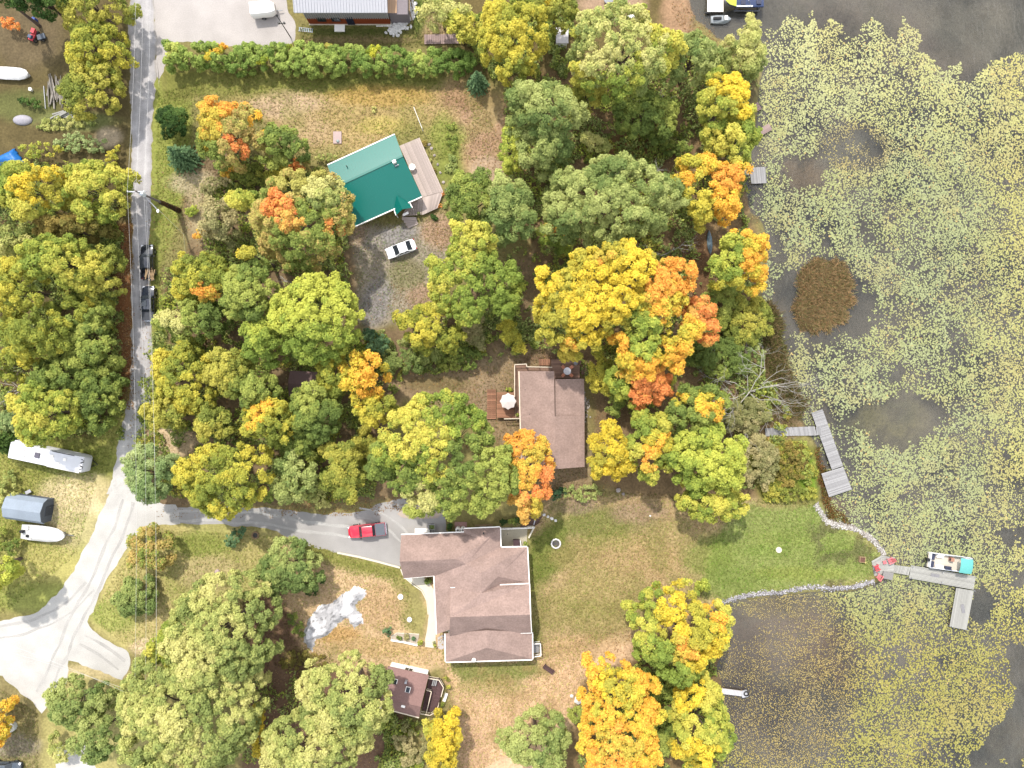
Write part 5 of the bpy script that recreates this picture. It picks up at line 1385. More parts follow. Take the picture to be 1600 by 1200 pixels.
# ---- rough grass: small tufts taking the tone of the ground they grow from
rs = np.random.RandomState(21)
gp = [([(236,100),(745,112),(790,250),(640,250),(300,330),(236,560)], 15000), ([(-20,690),(200,610),(140,850),(-20,980)], 9000), ([(140,800),(440,820),(690,890),(700,1040),(440,1040),(150,1050)], 17000),
      ([(690,1035),(940,1000),(900,1120),(720,1220)], 9000), ([(826,760),(1290,786),(1380,860),(1384,905),(1125,942),(835,1035)], 24000), ([(550,330),(715,330),(690,500),(560,510)], 5000), ([(470,38),(720,-10),(720,75),(470,72)], 3000), ([(0,1060),(60,1110),(60,1210),(0,1210)], 2000), ([(640,540),(905,545),(930,770),(840,800)], 5000)]
X = []; Y = []
for poly, m in gp:
    q = np.array(poly); x = rs.uniform(q[:, 0].min(), q[:, 0].max(), m*3); y = rs.uniform(q[:, 1].min(), q[:, 1].max(), m*3)
    ok = poly_sd(x, y, poly) < 0
    for ex in ([(203,-60),(250,-60),(240,400),(240,780),(196,780)], [(215,784),(700,784),(700,850),(640,896),(440,836),(215,824)], [(155,740),(285,740),(285,822),(222,824),(140,965),(206,1020),(206,1040),(190,1064),(60,1114),(-20,1060),(-20,972),(112,898)], [(621,885),(684,885),(684,1010),(660,1010),(640,920)], [(610,985),(660,985),(660,1012),(610,1006)], [(230,-60),(464,-60),(464,80),(250,145)]):
        ok &= poly_sd(x, y, ex) > 1
    X.append(x[ok][:m]); Y.append(y[ok][:m])
X = (np.concatenate(X)-800)*.1; Y = (600-np.concatenate(Y))*.1; m = len(X)
ok = poly_sd(X, Y, SHORE_W) < -.5; X = X[ok]; Y = Y[ok]; m = len(X)
c = ground_col(X, Y) * rs.uniform(.76, 1.28, m)[:, None] * np.array([1.0, 1.0, .92]); g_ = rs.rand(m) < .25; c[g_] *= np.array([.82, 1.02, .7])
v, f = leaf_quads(np.stack([X, Y, ground_z(X, Y)+rs.uniform(.03, .10, m)], 1), norm(np.array([0, 0, 1.]) + rs.normal(0, .35, (m, 3))), rs.uniform(.14, .34, m), rs)
tag(link('grass', np_mesh('grass', v, f, np.repeat(c, 3, 0)), attr_mat('grass blades', .9, .15)), 'short rough grass and straw on the lawns', 'grass', kind='stuff')
# ------------------------------------------------------------------ vehicles
def paint_mat(name, col, rough=0.25):
    m = mat(name, col, rough, 0.02, 2.0, spec=0.5)
    m.node_tree.nodes['Principled BSDF'].inputs['Coat Weight'].default_value = 0.6
    return m
m_tyre = mat('tyre rubber', A(34,34,36), 0.9, 0.05)
m_rim = mat('alloy rim', A(190,192,196), 0.35, 0, metal=0.8)
m_lamp = mat('clear lamp', A(230,232,236,.7), 0.15, 0)
m_tail = mat('red lamp', A(190,30,30), 0.3, 0)
m_chrome = mat('bright metal', A(220,222,226,.8), 0.25, 0, metal=0.9)
def loft(sections, material, name, parent):
    """sections: (x, [(y,z) half profile bottom centre -> top centre]); mirrored and capped"""
    m = MB(); k = len(sections[0][1]); ring = 2*k - 2
    for x, pr in sections:
        full = list(pr) + [(-y, z) for y, z in reversed(pr[1:-1])]
        m.v += [Vector((x, y, z)) for y, z in full]
    for i in range(len(sections)-1):
        for j in range(ring):
            a = i*ring + j; b = i*ring + (j+1) % ring
            m.f.append((a, b, b + ring, a + ring))
    m.f.append(tuple(range(ring-1, -1, -1))); e = (len(sections)-1)*ring; m.f.append(tuple(e + i for i in range(ring)))
    o = m.build(name, material, parent, smooth=True)
    o.modifiers.new('edges', 'EDGE_SPLIT').split_angle = math.radians(38)
    return o
def wheels(t, xs_, track, r=.36, w=.24):
    for x in xs_:
        for s in (-1, 1):
            wh = MB().cyl((x, s*track - w/2, r), r, w, 16, axis='Y').build('wheel', m_tyre, t)
            MB().cyl((x, s*track - w/2 - .012, r), r*.62, w + .024, 12, axis='Y').build('rim', m_rim, wh)
def body_sections(L, w, zb, stations):
    return [(x*L, [(0, zb), (w*k*.86, zb), (w*k, zb+.18), (w*k*1.0, zt*.72), (w*k*.95, zt-.03), (w*k*.6, zt+.02), (0, zt+.04)]) for x, k, zt in stations]
def cabin(t, x, w, zbelt, zroof, pm, gm=m_glass, inset_=.16, name_roof='cab_roof'):
    """x: windscreen foot, roof front, roof rear, rear glass foot (front positive)"""
    x0, x1, x2, x3 = x; wi = w - inset_
    q = {'wf': (x0, w*.93), 'rf': (x1, wi), 'rr': (x2, wi), 'wr': (x3, w*.93)}
    def pane(name, pts, mt):
        c = sum((Vector(p) for p in pts), Vector())/len(pts); ctr = Vector(((x0+x3)/2, 0, (zbelt+zroof)/2 - .3))
        nn = (Vector(pts[1])-Vector(pts[0])).cross(Vector(pts[2])-Vector(pts[0])).normalized()
        if nn.dot(c-ctr) < 0: nn = -nn; pts = list(reversed(pts))
        k = len(pts); m = MB(); m.v = [Vector(p) for p in pts] + [Vector(p) - nn*.04 for p in pts]
        m.f = [tuple(range(k)), tuple(range(2*k-1, k-1, -1))] + [(i, k+i, k+(i+1) % k, (i+1) % k) for i in range(k)]
        return m.build(name, mt, t)
    (xa, wa), (xb, wb), (xc, wc), (xd, wd) = q['wf'], q['rf'], q['rr'], q['wr']
    pane('windshield', [(xa-.02,-wa+.1,zbelt),(xa-.02,wa-.1,zbelt),(xb+.03,wb-.05,zroof-.02),(xb+.03,-wb+.05,zroof-.02)], gm)
    pane('rear_window', [(xd+.02,wd-.1,zbelt),(xd+.02,-wd+.1,zbelt),(xc-.03,-wc+.05,zroof-.02),(xc-.03,wc-.05,zroof-.02)], gm)
    for s in (-1, 1):
        pane('side_window', [(xa-.15,s*wa,zbelt),(xb,s*wb,zroof-.04),(xc,s*wc,zroof-.04),(xd+.15,s*wd,zbelt)], gm)
        m = MB()
        m.bar((xa,s*wa,zbelt-.02), (xb,s*(wb+.01),zroof), .07, .07).bar((xd,s*wd,zbelt-.02), (xc,s*(wc+.01),zroof), .09, .09)
        xm = (xb+xc)/2; m.bar((xm,s*(w*.94),zbelt-.02), (xm,s*(wi+.02),zroof-.02), .07, .05)
        m.build('pillar', pm, t)['kind'] = 'stuff'
    loft([(xc-.02, [(0,zroof-.08),(wc*.9,zroof-.08),(wc,zroof-.04),(wc*.9,zroof),(0,zroof+.02)]), ((xb+xc)/2, [(0,zroof-.05),(wc*.92,zroof-.05),(wc+.02,zroof-.02),(wc*.92,zroof+.03),(0,zroof+.06)]), (xb+.02, [(0,zroof-.08),(wb*.9,zroof-.08),(wb,zroof-.04),(wb*.9,zroof),(0,zroof+.02)])], pm, name_roof, t)
def lamps(t, L, w, zf, zr):
    for s in (-1, 1):
        MB().box((L/2-.16, s*w*.72, zf), (.30, .34, .16), s*-.35).build('headlight', m_lamp, t)
        MB().box((-L/2+.08, s*w*.80, zr), (.16, .22, .22)).build('tail_light', m_tail, t)
        MB().box((L*.17, s*(w+.13), 1.02), (.14, .24, .16)).build('wing_mirror', m_dark, t)
def sedan(label, px, py, rz, pm):
    t = thing('parked_car', label, 'car', P(px, py, 0), rz); L, w = 4.75, .92
    loft(body_sections(L, w, .22, [(-.5,.74,.72),(-.485,.86,.86),(-.44,.95,.98),(-.3,1,1.0),(0,1,.98),(.2,1,.96),(.36,.97,.9),(.45,.9,.8),(.485,.8,.7),(.5,.66,.58)]), pm, 'body', t)
    cabin(t, (1.2, .34, -.95, -1.8), .9, .95, 1.46, pm)
    wheels(t, (1.42, -1.4), .82, .33, .22); lamps(t, L, w, .74, .84)
    MB().box((L/2-.02, 0, .5), (.08, 1.0, .18)).build('grille', m_dark, t)
    return t
def pickup(label, px, py, rz, pm, cover=None, L=5.75, w=.98, cat='truck', crew=True):
    t = thing('parked_pickup', label, cat, P(px, py, 0), rz)
    cabx = (1.2, .55, -1.0, -1.35) if crew else (1.2, .6, -.6, -.9)
    loft(body_sections(L, w, .35, [(-.22,.98,1.15),(-.1,1,1.16),(.1,1,1.16),(.2,1,1.15),(.3,.99,1.12),(.42,.96,1.06),(.475,.88,.98),(.5,.72,.86)]), pm, 'body', t)
    xb0, xb1 = -L/2, -.23*L
    m = MB()
    m.box(((xb0+xb1)/2, 0, .62), (xb1-xb0, w*1.92, .2))
    for s in (-1, 1): m.box(((xb0+xb1)/2, s*(w-.07), .9), (xb1-xb0, .12, .5))
    m.box((xb0+.06, 0, .9), (.1, w*1.76, .5)); m.box((xb1-.02, 0, .9), (.06, w*1.76, .5))
    m.build('cargo_bed', pm, t)['kind'] = 'stuff'
    if cover is not None: MB().box(((xb0+xb1)/2, 0, 1.17), (xb1-xb0-.06, w*1.9, .06)).build('bed_cover', cover, t, bevel=.02)
    cabin(t, cabx, .95, 1.14, 1.82, pm)
    wheels(t, (L*.31, -L*.30), .86, .40, .27); lamps(t, L, w, .9, .95)
    MB().box((L/2+.02, 0, .52), (.14, 1.7, .2)).build('front_bumper', m_dark, t); MB().box((-L/2-.06, 0, .52), (.14, 1.8, .2)).build('rear_bumper', m_chrome, t)
    return t
white_paint = paint_mat('white car paint', A(246,246,246,.75)); red_paint = paint_mat('red car paint', A(206,40,62,.7)); black_paint = paint_mat('black car paint', A(46,50,58,.5), .16); navy_paint = paint_mat('dark blue black paint', A(44,50,62,.5), .16)
m_tonneau = mat('grey vinyl cover', A(112,118,128), .7, .08)
sedan('white sedan parked on gravel below the green roofed bungalow', 628, 390.5, math.pi + .35, white_paint)
pickup('red pickup with a dark bed cover on the grey drive', 575, 827, math.pi + .10, red_paint, m_tonneau)
pickup('black pickup loaded with timber, first of two black trucks from the pole', 235, 411, math.pi/2 + .02, black_paint, None, L=5.3)
t = pickup('black crew cab truck parked behind the timber loaded one', 236.5, 475, math.pi/2, navy_paint, mat('black bed cover', A(66,70,78), .5), L=5.3)
MB().box((-.1, .18, 1.90), (.9, .8, .04)).build('sunroof', m_glass, t)
# timber on the first truck and its little trailer
rs = random.Random(4)
for k in range(11):
    y = 427 + rs.uniform(-3, 3); x = 228.5 + (k % 9)*1.45
    p = P(x, y, 1.0 + .04*k); a = math.pi/2 + rs.uniform(-.35, .35); l = rs.uniform(.6, 1.0)
    o = board('board', p - Vector((math.cos(a)*l, math.sin(a)*l, 0)), p + Vector((math.cos(a)*l, math.sin(a)*l, .1)), .14, .06, m_wood, None, (0, 0, 0))
    tag(o, 'loose board in the heap on the first black truck', 'board', 'boards heaped on the black truck')
# dark vehicle cut by the bottom edge
t = sedan('dark car half cut off at the bottom left corner', 14, 1196, 0, paint_mat('graphite paint', A(88,98,108,.5)))
# --- long white travel trailer
rz = -.205
t = thing('travel_trailer', 'long white travel trailer parked in shade above the garden shed', 'trailer', P(72, 715, 3.0) * Vector((1, 1, 0)) if False else Vector((P(72,715,3.0).x, P(72,715,3.0).y, 0)), rz)
L, w = 11.6, 1.27
sec = lambda k, z0, z1: [(0, z0), (w*k, z0), (w*k*1.0, z0+.3), (w*k, z1-.22), (w*k*.93, z1-.04), (0, z1)]
m_rv = mat('trailer white', A(244,244,248,.56), .45, .03, 1.5, noise2=.05, scale2=.5)
loft([(-L/2, sec(.97, .75, 2.9)), (-L/2+.15, sec(1, .6, 3.0)), (0, sec(1, .55, 3.1)), (L/2-1.0, sec(1, .6, 3.05)), (L/2-.35, sec(.98, .75, 2.7)), (L/2, sec(.8, .95, 1.9))], m_rv, 'body', t)
MB().box((-1.3, .1, 3.17), (.75, .8, .2)).build('roof_air_conditioner', mat('purple grey plastic', A(110,106,120), .6), t, bevel=.04)
for x, y in ((-3.6, .5), (-3.4, -.4), (.9, .4), (2.0, -.5), (2.9, .3)): MB().box((x, y, 3.12), (.42, .42, .10)).build('roof_vent', m_white, t)
MB().cyl((.2, -w-.05, 2.75), .07, 5.0, 8, axis='X').build('awning', m_white, t); MB().box((-4.4, w+.12, 1.7), (2.2, .3, 1.6)).build('slide_out', m_rv, t)
m = MB()
m.bar((.8, w-.1, 3.1), (4.2, w-.1, 3.07), .1, .05); m.build('roof_rail', m_dark, t)
for s in (-1, 1):
    fp = []
    for k in range(7):
        u = k/6; fp.append((L/2-.62+.30*math.sin(u*3.1), s*(.2+.62*u), 2.82-.35*math.sin(u*3.1)+.05))
    MB().tube(fp, [.05,.11,.12,.05,.10,.08,.03], 6).build('swoosh_decal', m_dark, t)
for x in (-.9, .0):
    for s in (-1, 1):
        wh = MB().cyl((x-.0, s*1.05-.11, .36), .36, .22, 14, axis='Y').build('wheel', m_tyre, t); MB().cyl((x, s*1.05-.125, .36), .2, .25, 10, axis='Y').build('rim', m_rim, wh)
for s in (-1, 1): MB().bar((L/2-.3, s*.6, .55), (L/2+.75, 0, .5), .08, .1).build('tow_bar', m_dark, t)
for x in (-L/2+.5, L/2-.8):
    for s in (-1, 1): MB().box((x, s*.9, .3), (.12, .12, .62)).build('jack', m_grey, t)
MB().box((-L/2-.03, 0, 1.8), (.06, 1.2, .7)).build('rear_window', m_glass, t)
for x in (-3, 1.5, 3.4): MB().box((x, -w-.0, 1.95), (.9, .06, .6)).build('side_window', m_glass, t)
dr = MB().box((-.6, -w-.02, 1.6), (.75, .07, 1.75)).build('door', m_white, t); MB().box((-.35, -w-.07, 1.5), (.08, .05, .14)).build('handle', m_dark, dr)
# --- covered boat on its trailer by the shed
t = thing('covered_boat', 'white boat under a white cover on a trailer beside the grey shed', 'boat', Vector((P(67,834,1.2).x, P(67,834,1.2).y, 0)), -.10)
hull = lambda k, zb, zt: [(0, zb), (1.16*k*.55, zb+.15), (1.16*k, zt-.25), (1.18*k, zt), (0, zt+.02)]
loft([(-3.4, hull(.92, .55, 1.15)), (-2.0, hull(1, .5, 1.2)), (.6, hull(1, .5, 1.25)), (2.2, hull(.85, .6, 1.3)), (3.1, hull(.5, .8, 1.35)), (3.45, hull(.14, 1.0, 1.38))], mat('grey white hull', A(214,214,212,.6), .4), 'hull', t)
cv = lambda k, z, zt: [(0, z), (1.18*k, z), (1.1*k, z+.14), (.5*k, zt-.06), (0, zt)]
loft([(-1.75, cv(.96, 1.14, 1.5)), (-1.2, cv(1.02, 1.14, 1.95)), (.2, cv(1.02, 1.18, 2.0)), (1.2, cv(.98, 1.2, 1.75)), (2.3, cv(.84, 1.24, 1.6)), (3.1, cv(.52, 1.3, 1.5)), (3.4, cv(.2, 1.34, 1.42))], mat('white tarpaulin', A(240,238,236,.56), .7, .10, 1.6), 'cover', t)
mo = MB().box((-3.05, .1, 1.45), (.5, .42, .6)).build('outboard_motor', m_dark, t, bevel=.06); MB().box((-3.05, .1, .8), (.25, .14, .8)).build('drive_leg', m_dark, mo)
MB().box((-2.6, .72, 1.32), (.75, .55, .3)).build('seat', m_white, t, bevel=.05); MB().box((-2.3, -.55, 1.3), (.35, .35, .25)).build('battery_box', m_dark, t)
for s in (-1, 1): MB().bar((-3.2, s*.55, .42), (3.0, s*.35, .42), .1, .12).build('trailer_beam', m_grey, t)
MB().bar((2.9, 0, .42), (4.3, 0, .42), .1, .1).build('trailer_beam', m_grey, t)
wheels(t, (-.8,), 1.0, .3, .2)

# ------------------------------------------------------------------ docks and boats
# main dock at the lawn point
dz = WATER_Z + .45
t = thing('floating_dock', 'pale L shaped dock with the pontoon boat moored to it', 'dock', P(1470, 900, 0)); org = P(1470, 900, 0)
decking(t, org, [(1423.5,883),(1524.5,900.5),(1521,921.5),(1420,903.5)], dz, .2, m_deck_dock, base=-1.7)
decking(t, org, [(1494,918.5),(1483.5,979),(1510,984.5),(1521.5,923)], dz-.01, .2, m_deck_dock, base=-1.7)
decking(t, org, [(1396,882.5),(1392,894),(1419.5,899),(1423,886)], dz+.03, .22, m_deck_dock, base=-1.5)
for x, y, a in ((1461,899,-.17),(1504.5,951,-1.4)): MB().box(P(x, y, dz+.045), (1.35, .5, .03), a).build('rubber_mat', mat('grey rubber mat', A(150,148,150), .9), t, org)
for x, y in ((1425,886),(1423,902),(1471,894),(1470,909),(1523,902),(1520,922),(1485,978),(1509,983)): MB().cyl(P(x,y,0)+Vector((0,0,-1.7)), .05, 2.2, 8).build('mooring_pole', m_chrome, t, org)
MB().box(P(1495.5,920.5,dz-.02), (.6,.6,.06), .6).build('corner_brace', m_dark, t, org)
t = thing('shore_platform', 'concrete and board platform with red chairs where the dock meets the lawn', 'platform', P(1380, 885, 0)); org = P(1380, 885, 0)
decking(t, org, [(1377,868),(1362,877),(1366,900),(1396,893)], .14, .25, m_deck_dock, base=-1.0); decking(t, org, [(1377,868),(1398,871),(1396,893),(1374,896)], .17, .25, m_deck_dock, base=-1.0)
t = thing('grey_bin', 'low grey storage lid beside the red chairs on the platform', 'box', P(1385, 898, 0), -.2)
MB().box((0,0,.17), (1.5,1.05,.5)).build('body', m_grey, t); MB().box((0,0,.46), (1.6,1.15,.08)).build('lid', mat('grey lid', A(150,146,142), .8), t)
m_red = mat('red plastic', A(226,84,92), .6, .06); m_pink = mat('sun faded red plastic', A(240,132,136), .6, .06)
def lawn_chair(label, px, py, z, rz, material, group=None, s=1.0):
    t = thing('garden_chair', label, 'chair', P(px, py, z), rz, group); t.scale = (s, s, s)
    for k in range(4): MB().box((.22-.14*k, 0, .36-.02*k), (.12, .52, .03)).build('seat_slat', material, t)
    R_ = Matrix.Rotation(math.radians(-24), 3, 'Y')
    for k in range(5): MB().box((-.36, -.22+.11*k, .66), (.03, .09, .72-.05*abs(k-2)), rot=R_).build('back_slat', material, t)
    for y in (-.33, .33):
        MB().box((0, y, .56), (.68, .13, .03)).build('arm', material, t); MB().box((.28, y, .28), (.08, .05, .54)).build('leg', material, t); MB().box((-.28, y, .27), (.08, .05, .53)).build('leg', material, t)
    return t
lawn_chair('red deck chair at the lake side of the platform, with a footstool', 1389, 875, .2, math.pi+.4, m_pink, s=1.15)
lawn_chair('red deck chair in the middle of the platform edge', 1368, 886, .17, .4, m_red, s=1.15)
lawn_chair('red deck chair next to the low grey storage lid', 1372, 900, .17, 1.0, m_pink, s=1.15)
t = thing('footstool', 'red slatted footstool in front of the lake side chair', 'stool', P(1381, 878, .2), .3)
for k in range(4): MB().box((-.2+.13*k, 0, .3), (.11, .5, .03)).build('slat', m_pink, t)
for x in (-.2, .2):
    for y in (-.2, .2): MB().box((x, y, .14), (.05, .05, .28)).build('leg', m_pink, t)
MB().cyl((0, 0, 0), .3, .5, 10) 
t = thing('planter_box', 'square pale planter with red brown foliage on the lawn point', 'planter', P(1345.5, 873.5, 0), -.1)
for s in (-1, 1):
    MB().box((s*.4, 0, .25), (.08, .88, .5)).build('side_board', m_wood, t); MB().box((0, s*.4, .25), (.72, .08, .5)).build('side_board', m_wood, t)
MB().box((0,0,.2), (.72,.72,.36)).build('soil', mat('planter soil', A(120,84,72), .95), t)
S('yellow green plant beside the square planter', 1354, 880, 7, 5, .6, 'LY', style='fine', nl=1, name='garden_plant')
# pontoon boat
t = thing('pontoon_boat', 'pontoon boat with a teal canopy moored at the pale dock', 'boat', Vector((P(1482,878,0).x, P(1482,878,0).y, WATER_Z)), -.135)
L, w = 6.7, 1.18
for s in (-1, 1):
    m = MB(); m.cyl((-L/2, s*.85, .1), .3, L-.5, 12, axis='X'); m.cyl((L/2-.5, s*.85, .1), .3, .7, 12, r2=.06, axis='X'); m.build('pontoon', m_chrome, t)
MB().box((0,0,.5), (L,2*w,.1)).build('deck', mat('boat carpet', A(216,206,190,.55), .9, .06), t)
m_fence = mat('white boat fence', A(244,246,250,.75), .4)
for s in (-1, 1): MB().box((0, s*(w-.04), .88), (L-.3, .05, .62)).build('side_fence', m_fence, t); MB().bar((-L/2+.2, s*(w-.04), 1.24), (L/2-.2, s*(w-.04), 1.24), .07, .06).build('rail', m_chrome, t)
for x in (-L/2+.12, L/2-.35): MB().box((x, 0, .88), (.05, 2*w-.16, .62)).build('end_fence', m_fence, t)
m_seat = mat('navy seat vinyl', A(64,68,92), .5); m_seatw = mat('white seat vinyl', A(240,236,230,.7), .5)
for x, y, sx, sy, mm in ((-2.85,.55,.75,.9,m_seat),(-2.85,-.6,.75,.9,m_seat),(-1.7,.78,1.1,.55,m_seatw),(-1.6,-.82,1.2,.5,m_seatw),(-.2,-.85,1.0,.45,m_seat),(2.4,.75,1.2,.5,m_seatw),(2.4,-.75,1.2,.5,m_seatw)):
    s_ = MB().box((x,y,.72), (sx,sy,.36)).build('seat', mm, t, bevel=.05); MB().box((x-(.3 if sx < 1 else 0), y+(0 if sx < 1 else .22*np.sign(y)), 1.0), (.16 if sx < 1 else sx, sy if sx < 1 else .14, .34)).build('backrest', mm, s_, bevel=.04)
cs = MB().box((.1,.55,.85), (.55,.6,.75)).build('console', mat('tan console', A(190,140,116), .6), t, bevel=.05); MB().cyl((-.22,.55,1.15), .18, .04, 12).build('steering_wheel', m_dark, cs)
m = MB()
for i in range(6):
    x = .75 + 1.9*i/5
    for j in range(7):
        y = -1.12 + 2.24*j/6; m.v.append(Vector((x, y, 2.25 + .16*math.sin(math.pi*i/5) - .2*(y/1.12)**2)))
m.f = [(i*7+j, (i+1)*7+j, (i+1)*7+j+1, i*7+j+1) for i in range(5) for j in range(6)]
bv = len(m.v); m.v += [v - Vector((0,0,.04)) for v in m.v[:bv]]; m.f += [tuple(bv+i for i in reversed(f)) for f in m.f[:]]
m.build('canopy', mat('teal canvas', A(110,196,190), .8, .04), t)
for s in (-1, 1):
    for x in (.85, 2.55): MB().bar((1.7, s*1.14, 1.2), (x, s*1.1, 2.05), .04, .04).build('canopy_strut', m_chrome, t)
mo = MB().box((-L/2-.15,0,.75), (.5,.42,.6)).build('outboard_motor', m_dark, t, bevel=.06)
MB().bar((L/2-.05,-1.0,1.0), (L/2-.05,1.0,1.0), .05, .05).build('bow_rail', m_chrome, t)
# grey L dock
t = thing('grey_dock', 'weathered grey dock with a narrow walkway and a bent arm', 'dock', P(1290, 700, 0)); org = P(1290, 700, 0); dz = WATER_Z + .5
decking(t, org, [(1195,669.5),(1196,681.5),(1276,680),(1273,666.5)], dz+.06, .16, m_deck_grey, base=-1.6, jit=.06)
decking(t, org, [(1267.8,644.8),(1285,639.5),(1317,728),(1300,734)], dz, .17, m_deck_grey, base=-1.7, jit=.03)
decking(t, org, [(1283.5,740),(1317.4,729.5),(1330.8,764.8),(1295.5,776.8)], dz, .17, m_deck_grey, base=-1.7, jit=.03)
decking(t, org, [(1275,667),(1276,680),(1284,679),(1283,666.5)], dz+.09, .2, m_deck_grey, frame=False)
for x, y in ((1237,684),(1237,667)): MB().cyl(P(x,y,0)+Vector((0,0,-1.4)), .05, 2.3, 8).build('mooring_pole', m_log, t, org)
# small docks of the upper shore
def raft(label, quad, w, material, z=WATER_Z+.4, name='small_dock'):
    c = P(sum(q[0] for q in quad)/4, sum(q[1] for q in quad)/4, 0); t = thing(name, label, 'dock', c)
    decking(t, c, quad, z, w, material, base=-1.5, jit=.03); return t
raft('square weathered grey raft dock at the upper shore', [(1171,262),(1174,287),(1198,286),(1196,260.7)], .17, m_deck_grey)
raft('narrow greenish plank landing beside the grey raft dock', [(1162,261),(1163,274),(1170,273),(1169,260)], .2, rand_mat('mossy boards', A(172,176,160)))
raft('faded reddish dock under the yellow green maple', [(1180,218),(1206.7,202.5),(1201,193),(1178,206)], .2, m_deck_pink)
raft('little pinkish dock, uppermost on the yellow maple shore', [(1173,166),(1184,159.5),(1190,170.5),(1179,176)], .2, rand_mat('pink grey boards', A(206,172,166)))
t = thing('small_pier', 'short white pier with a black tyre on its end at the bottom shore', 'dock', P(1148, 1082, 0)); org = P(1148, 1082, 0)
decking(t, org, [(1128,1075.5),(1127,1084),(1160,1088),(1162,1080)], WATER_Z+.45, .22, rand_mat('whitened boards', A(214,212,214,.56), amt=.08), base=-1.5)
MB().box(P(1163,1084,WATER_Z+.4), (.9, 1.0, .3), .2).build('end_block', m_zinc, t, org)
R_ = []
for i in range(14):
    a = 6.283*i/14; R_.append(P(1166,1084,WATER_Z+.66) + Vector((.32*math.cos(a), .32*math.sin(a), 0)))
MB().tube(R_ + [R_[0]], .1, 6).build('fender_tyre', m_tyre, t, org)
# top edge boats
t = thing('swim_raft', 'white swim raft dock at the top edge beside the lime and navy boat', 'dock', P(1118, 3, 0)); org = P(1118, 3, 0)
decking(t, org, [(1105,-20),(1105,18.5),(1130.5,18.5),(1130.5,-20)], WATER_Z+.55, .3, rand_mat('white boards', A(246,238,230,.7), amt=.05), base=-1.4)
for y in (18,): MB().box(P(1106,20,WATER_Z+.3), (.8,.3,.3)).build('float', m_dark, t, org)
t = thing('jet_ski', 'small grey and white watercraft below the white swim raft', 'jet ski', Vector((P(1126,30,0).x, P(1126,30,0).y, WATER_Z)), .02)
js = lambda k, zb, zt: [(0, zb), (.6*k, zb+.1), (.62*k, .35), (.4*k, zt), (0, zt+.03)]
loft([(-1.5, js(.85,-.1,.42)), (-.6, js(1,-.15,.5)), (.5, js(1,-.15,.72)), (1.2, js(.7,-.05,.6)), (1.6, js(.2,.15,.45))], mat('silver grey hull', A(176,182,186), .3), 'hull', t)
MB().box((-.6,0,.72), (1.3,.4,.3)).build('seat', m_dark, t, bevel=.08); MB().bar((.35,-.4,.98), (.35,.4,.98), .07, .06).build('handlebar', m_dark, t); MB().box((.75,0,.8), (.5,.7,.1)).build('hood', m_white, t, bevel=.04)
t = thing('lime_navy_boat', 'lime and navy speedboat on a silver lift at the top edge', 'boat', Vector((P(1162,1,.8).x, P(1162,1,.8).y, .55)), math.pi)
hb = lambda k, zb, zt: [(0, zb), (1.15*k*.6, zb+.2), (1.2*k, zt-.2), (1.15*k, zt), (1.0*k, zt+.02), (0, zt-.02)]
loft([(-3.0, hb(.95,-.3,.6)), (-1, hb(1,-.35,.65)), (1.2, hb(1,-.3,.7)), (2.3, hb(.75,-.1,.75)), (3.0, hb(.25,.2,.8))], paint_mat('navy hull paint', A(40,60,104)), 'hull', t)
loft([(1.3, [(0,.72),(1.17,.72),(1.15,.8),(.6,.84),(0,.86)]), (2.3, [(0,.76),(.88,.76),(.86,.83),(.4,.86),(0,.88)]), (2.95, [(0,.8),(.3,.8),(.28,.86),(.1,.88),(0,.88)])], paint_mat('lime paint', A(214,222,50)), 'bow_deck', t)
for s in (-1, 1): MB().box((0, s*1.08, .7), (2.5,.2,.12)).build('gunwale', m_lamp, t); MB().bar((-1.0, s*1.0, .7), (-.2, s*.9, 2.0), .08, .08).build('tower_leg', m_chrome, t)
MB().bar((-.2,-.9,2.0), (-.2,.9,2.0), .1, .08).build('tower_bar', m_chrome, t)
for x, y in ((-2.2,.5),(-2.2,-.5),(.2,.55),(.2,-.55)): MB().box((x,y,.72), (.7,.7,.3)).build('seat', m_seat, t, bevel=.06)
t = thing('boat_lift', 'silver boat lift frame under the lime and navy boat', 'boat lift', P(1165, 12, 0)); org = P(1165, 12, 0)
for y in (-8, 9, 17): MB().bar(P(1147,y,.1), P(1186,y,.1), .16, .14).build('beam', m_chrome, t, org)
for x in (1149, 1184):
    MB().bar(P(x,-8,.1), P(x,17,.1), .1, .1).build('side_beam', m_chrome, t, org)
    for y in (-8, 17): MB().box(P(x,y,-.6), (.14,.14,1.5)).build('post', m_chrome, t, org)
# canoe on the bank
t = thing('canoe', 'slate blue canoe lying upside down on bare earth by the golden maple', 'canoe', P(1108.5, 379, 0), math.pi/2 + .06)
cn = lambda k, zt: [(0, .02), (.44*k, .05), (.42*k, .2), (.24*k, zt*.85), (0, zt)]
loft([(-1.9, cn(.06,.22)), (-1.4, cn(.5,.32)), (-.6, cn(.92,.38)), (.6, cn(.92,.38)), (1.4, cn(.5,.32)), (1.9, cn(.06,.22))], mat('slate blue hull', A(120,142,152), .5, .05), 'hull', t)
MB().bar((-1.8,0,.36), (1.8,0,.36), .04, .06).build('keel', m_grey, t)

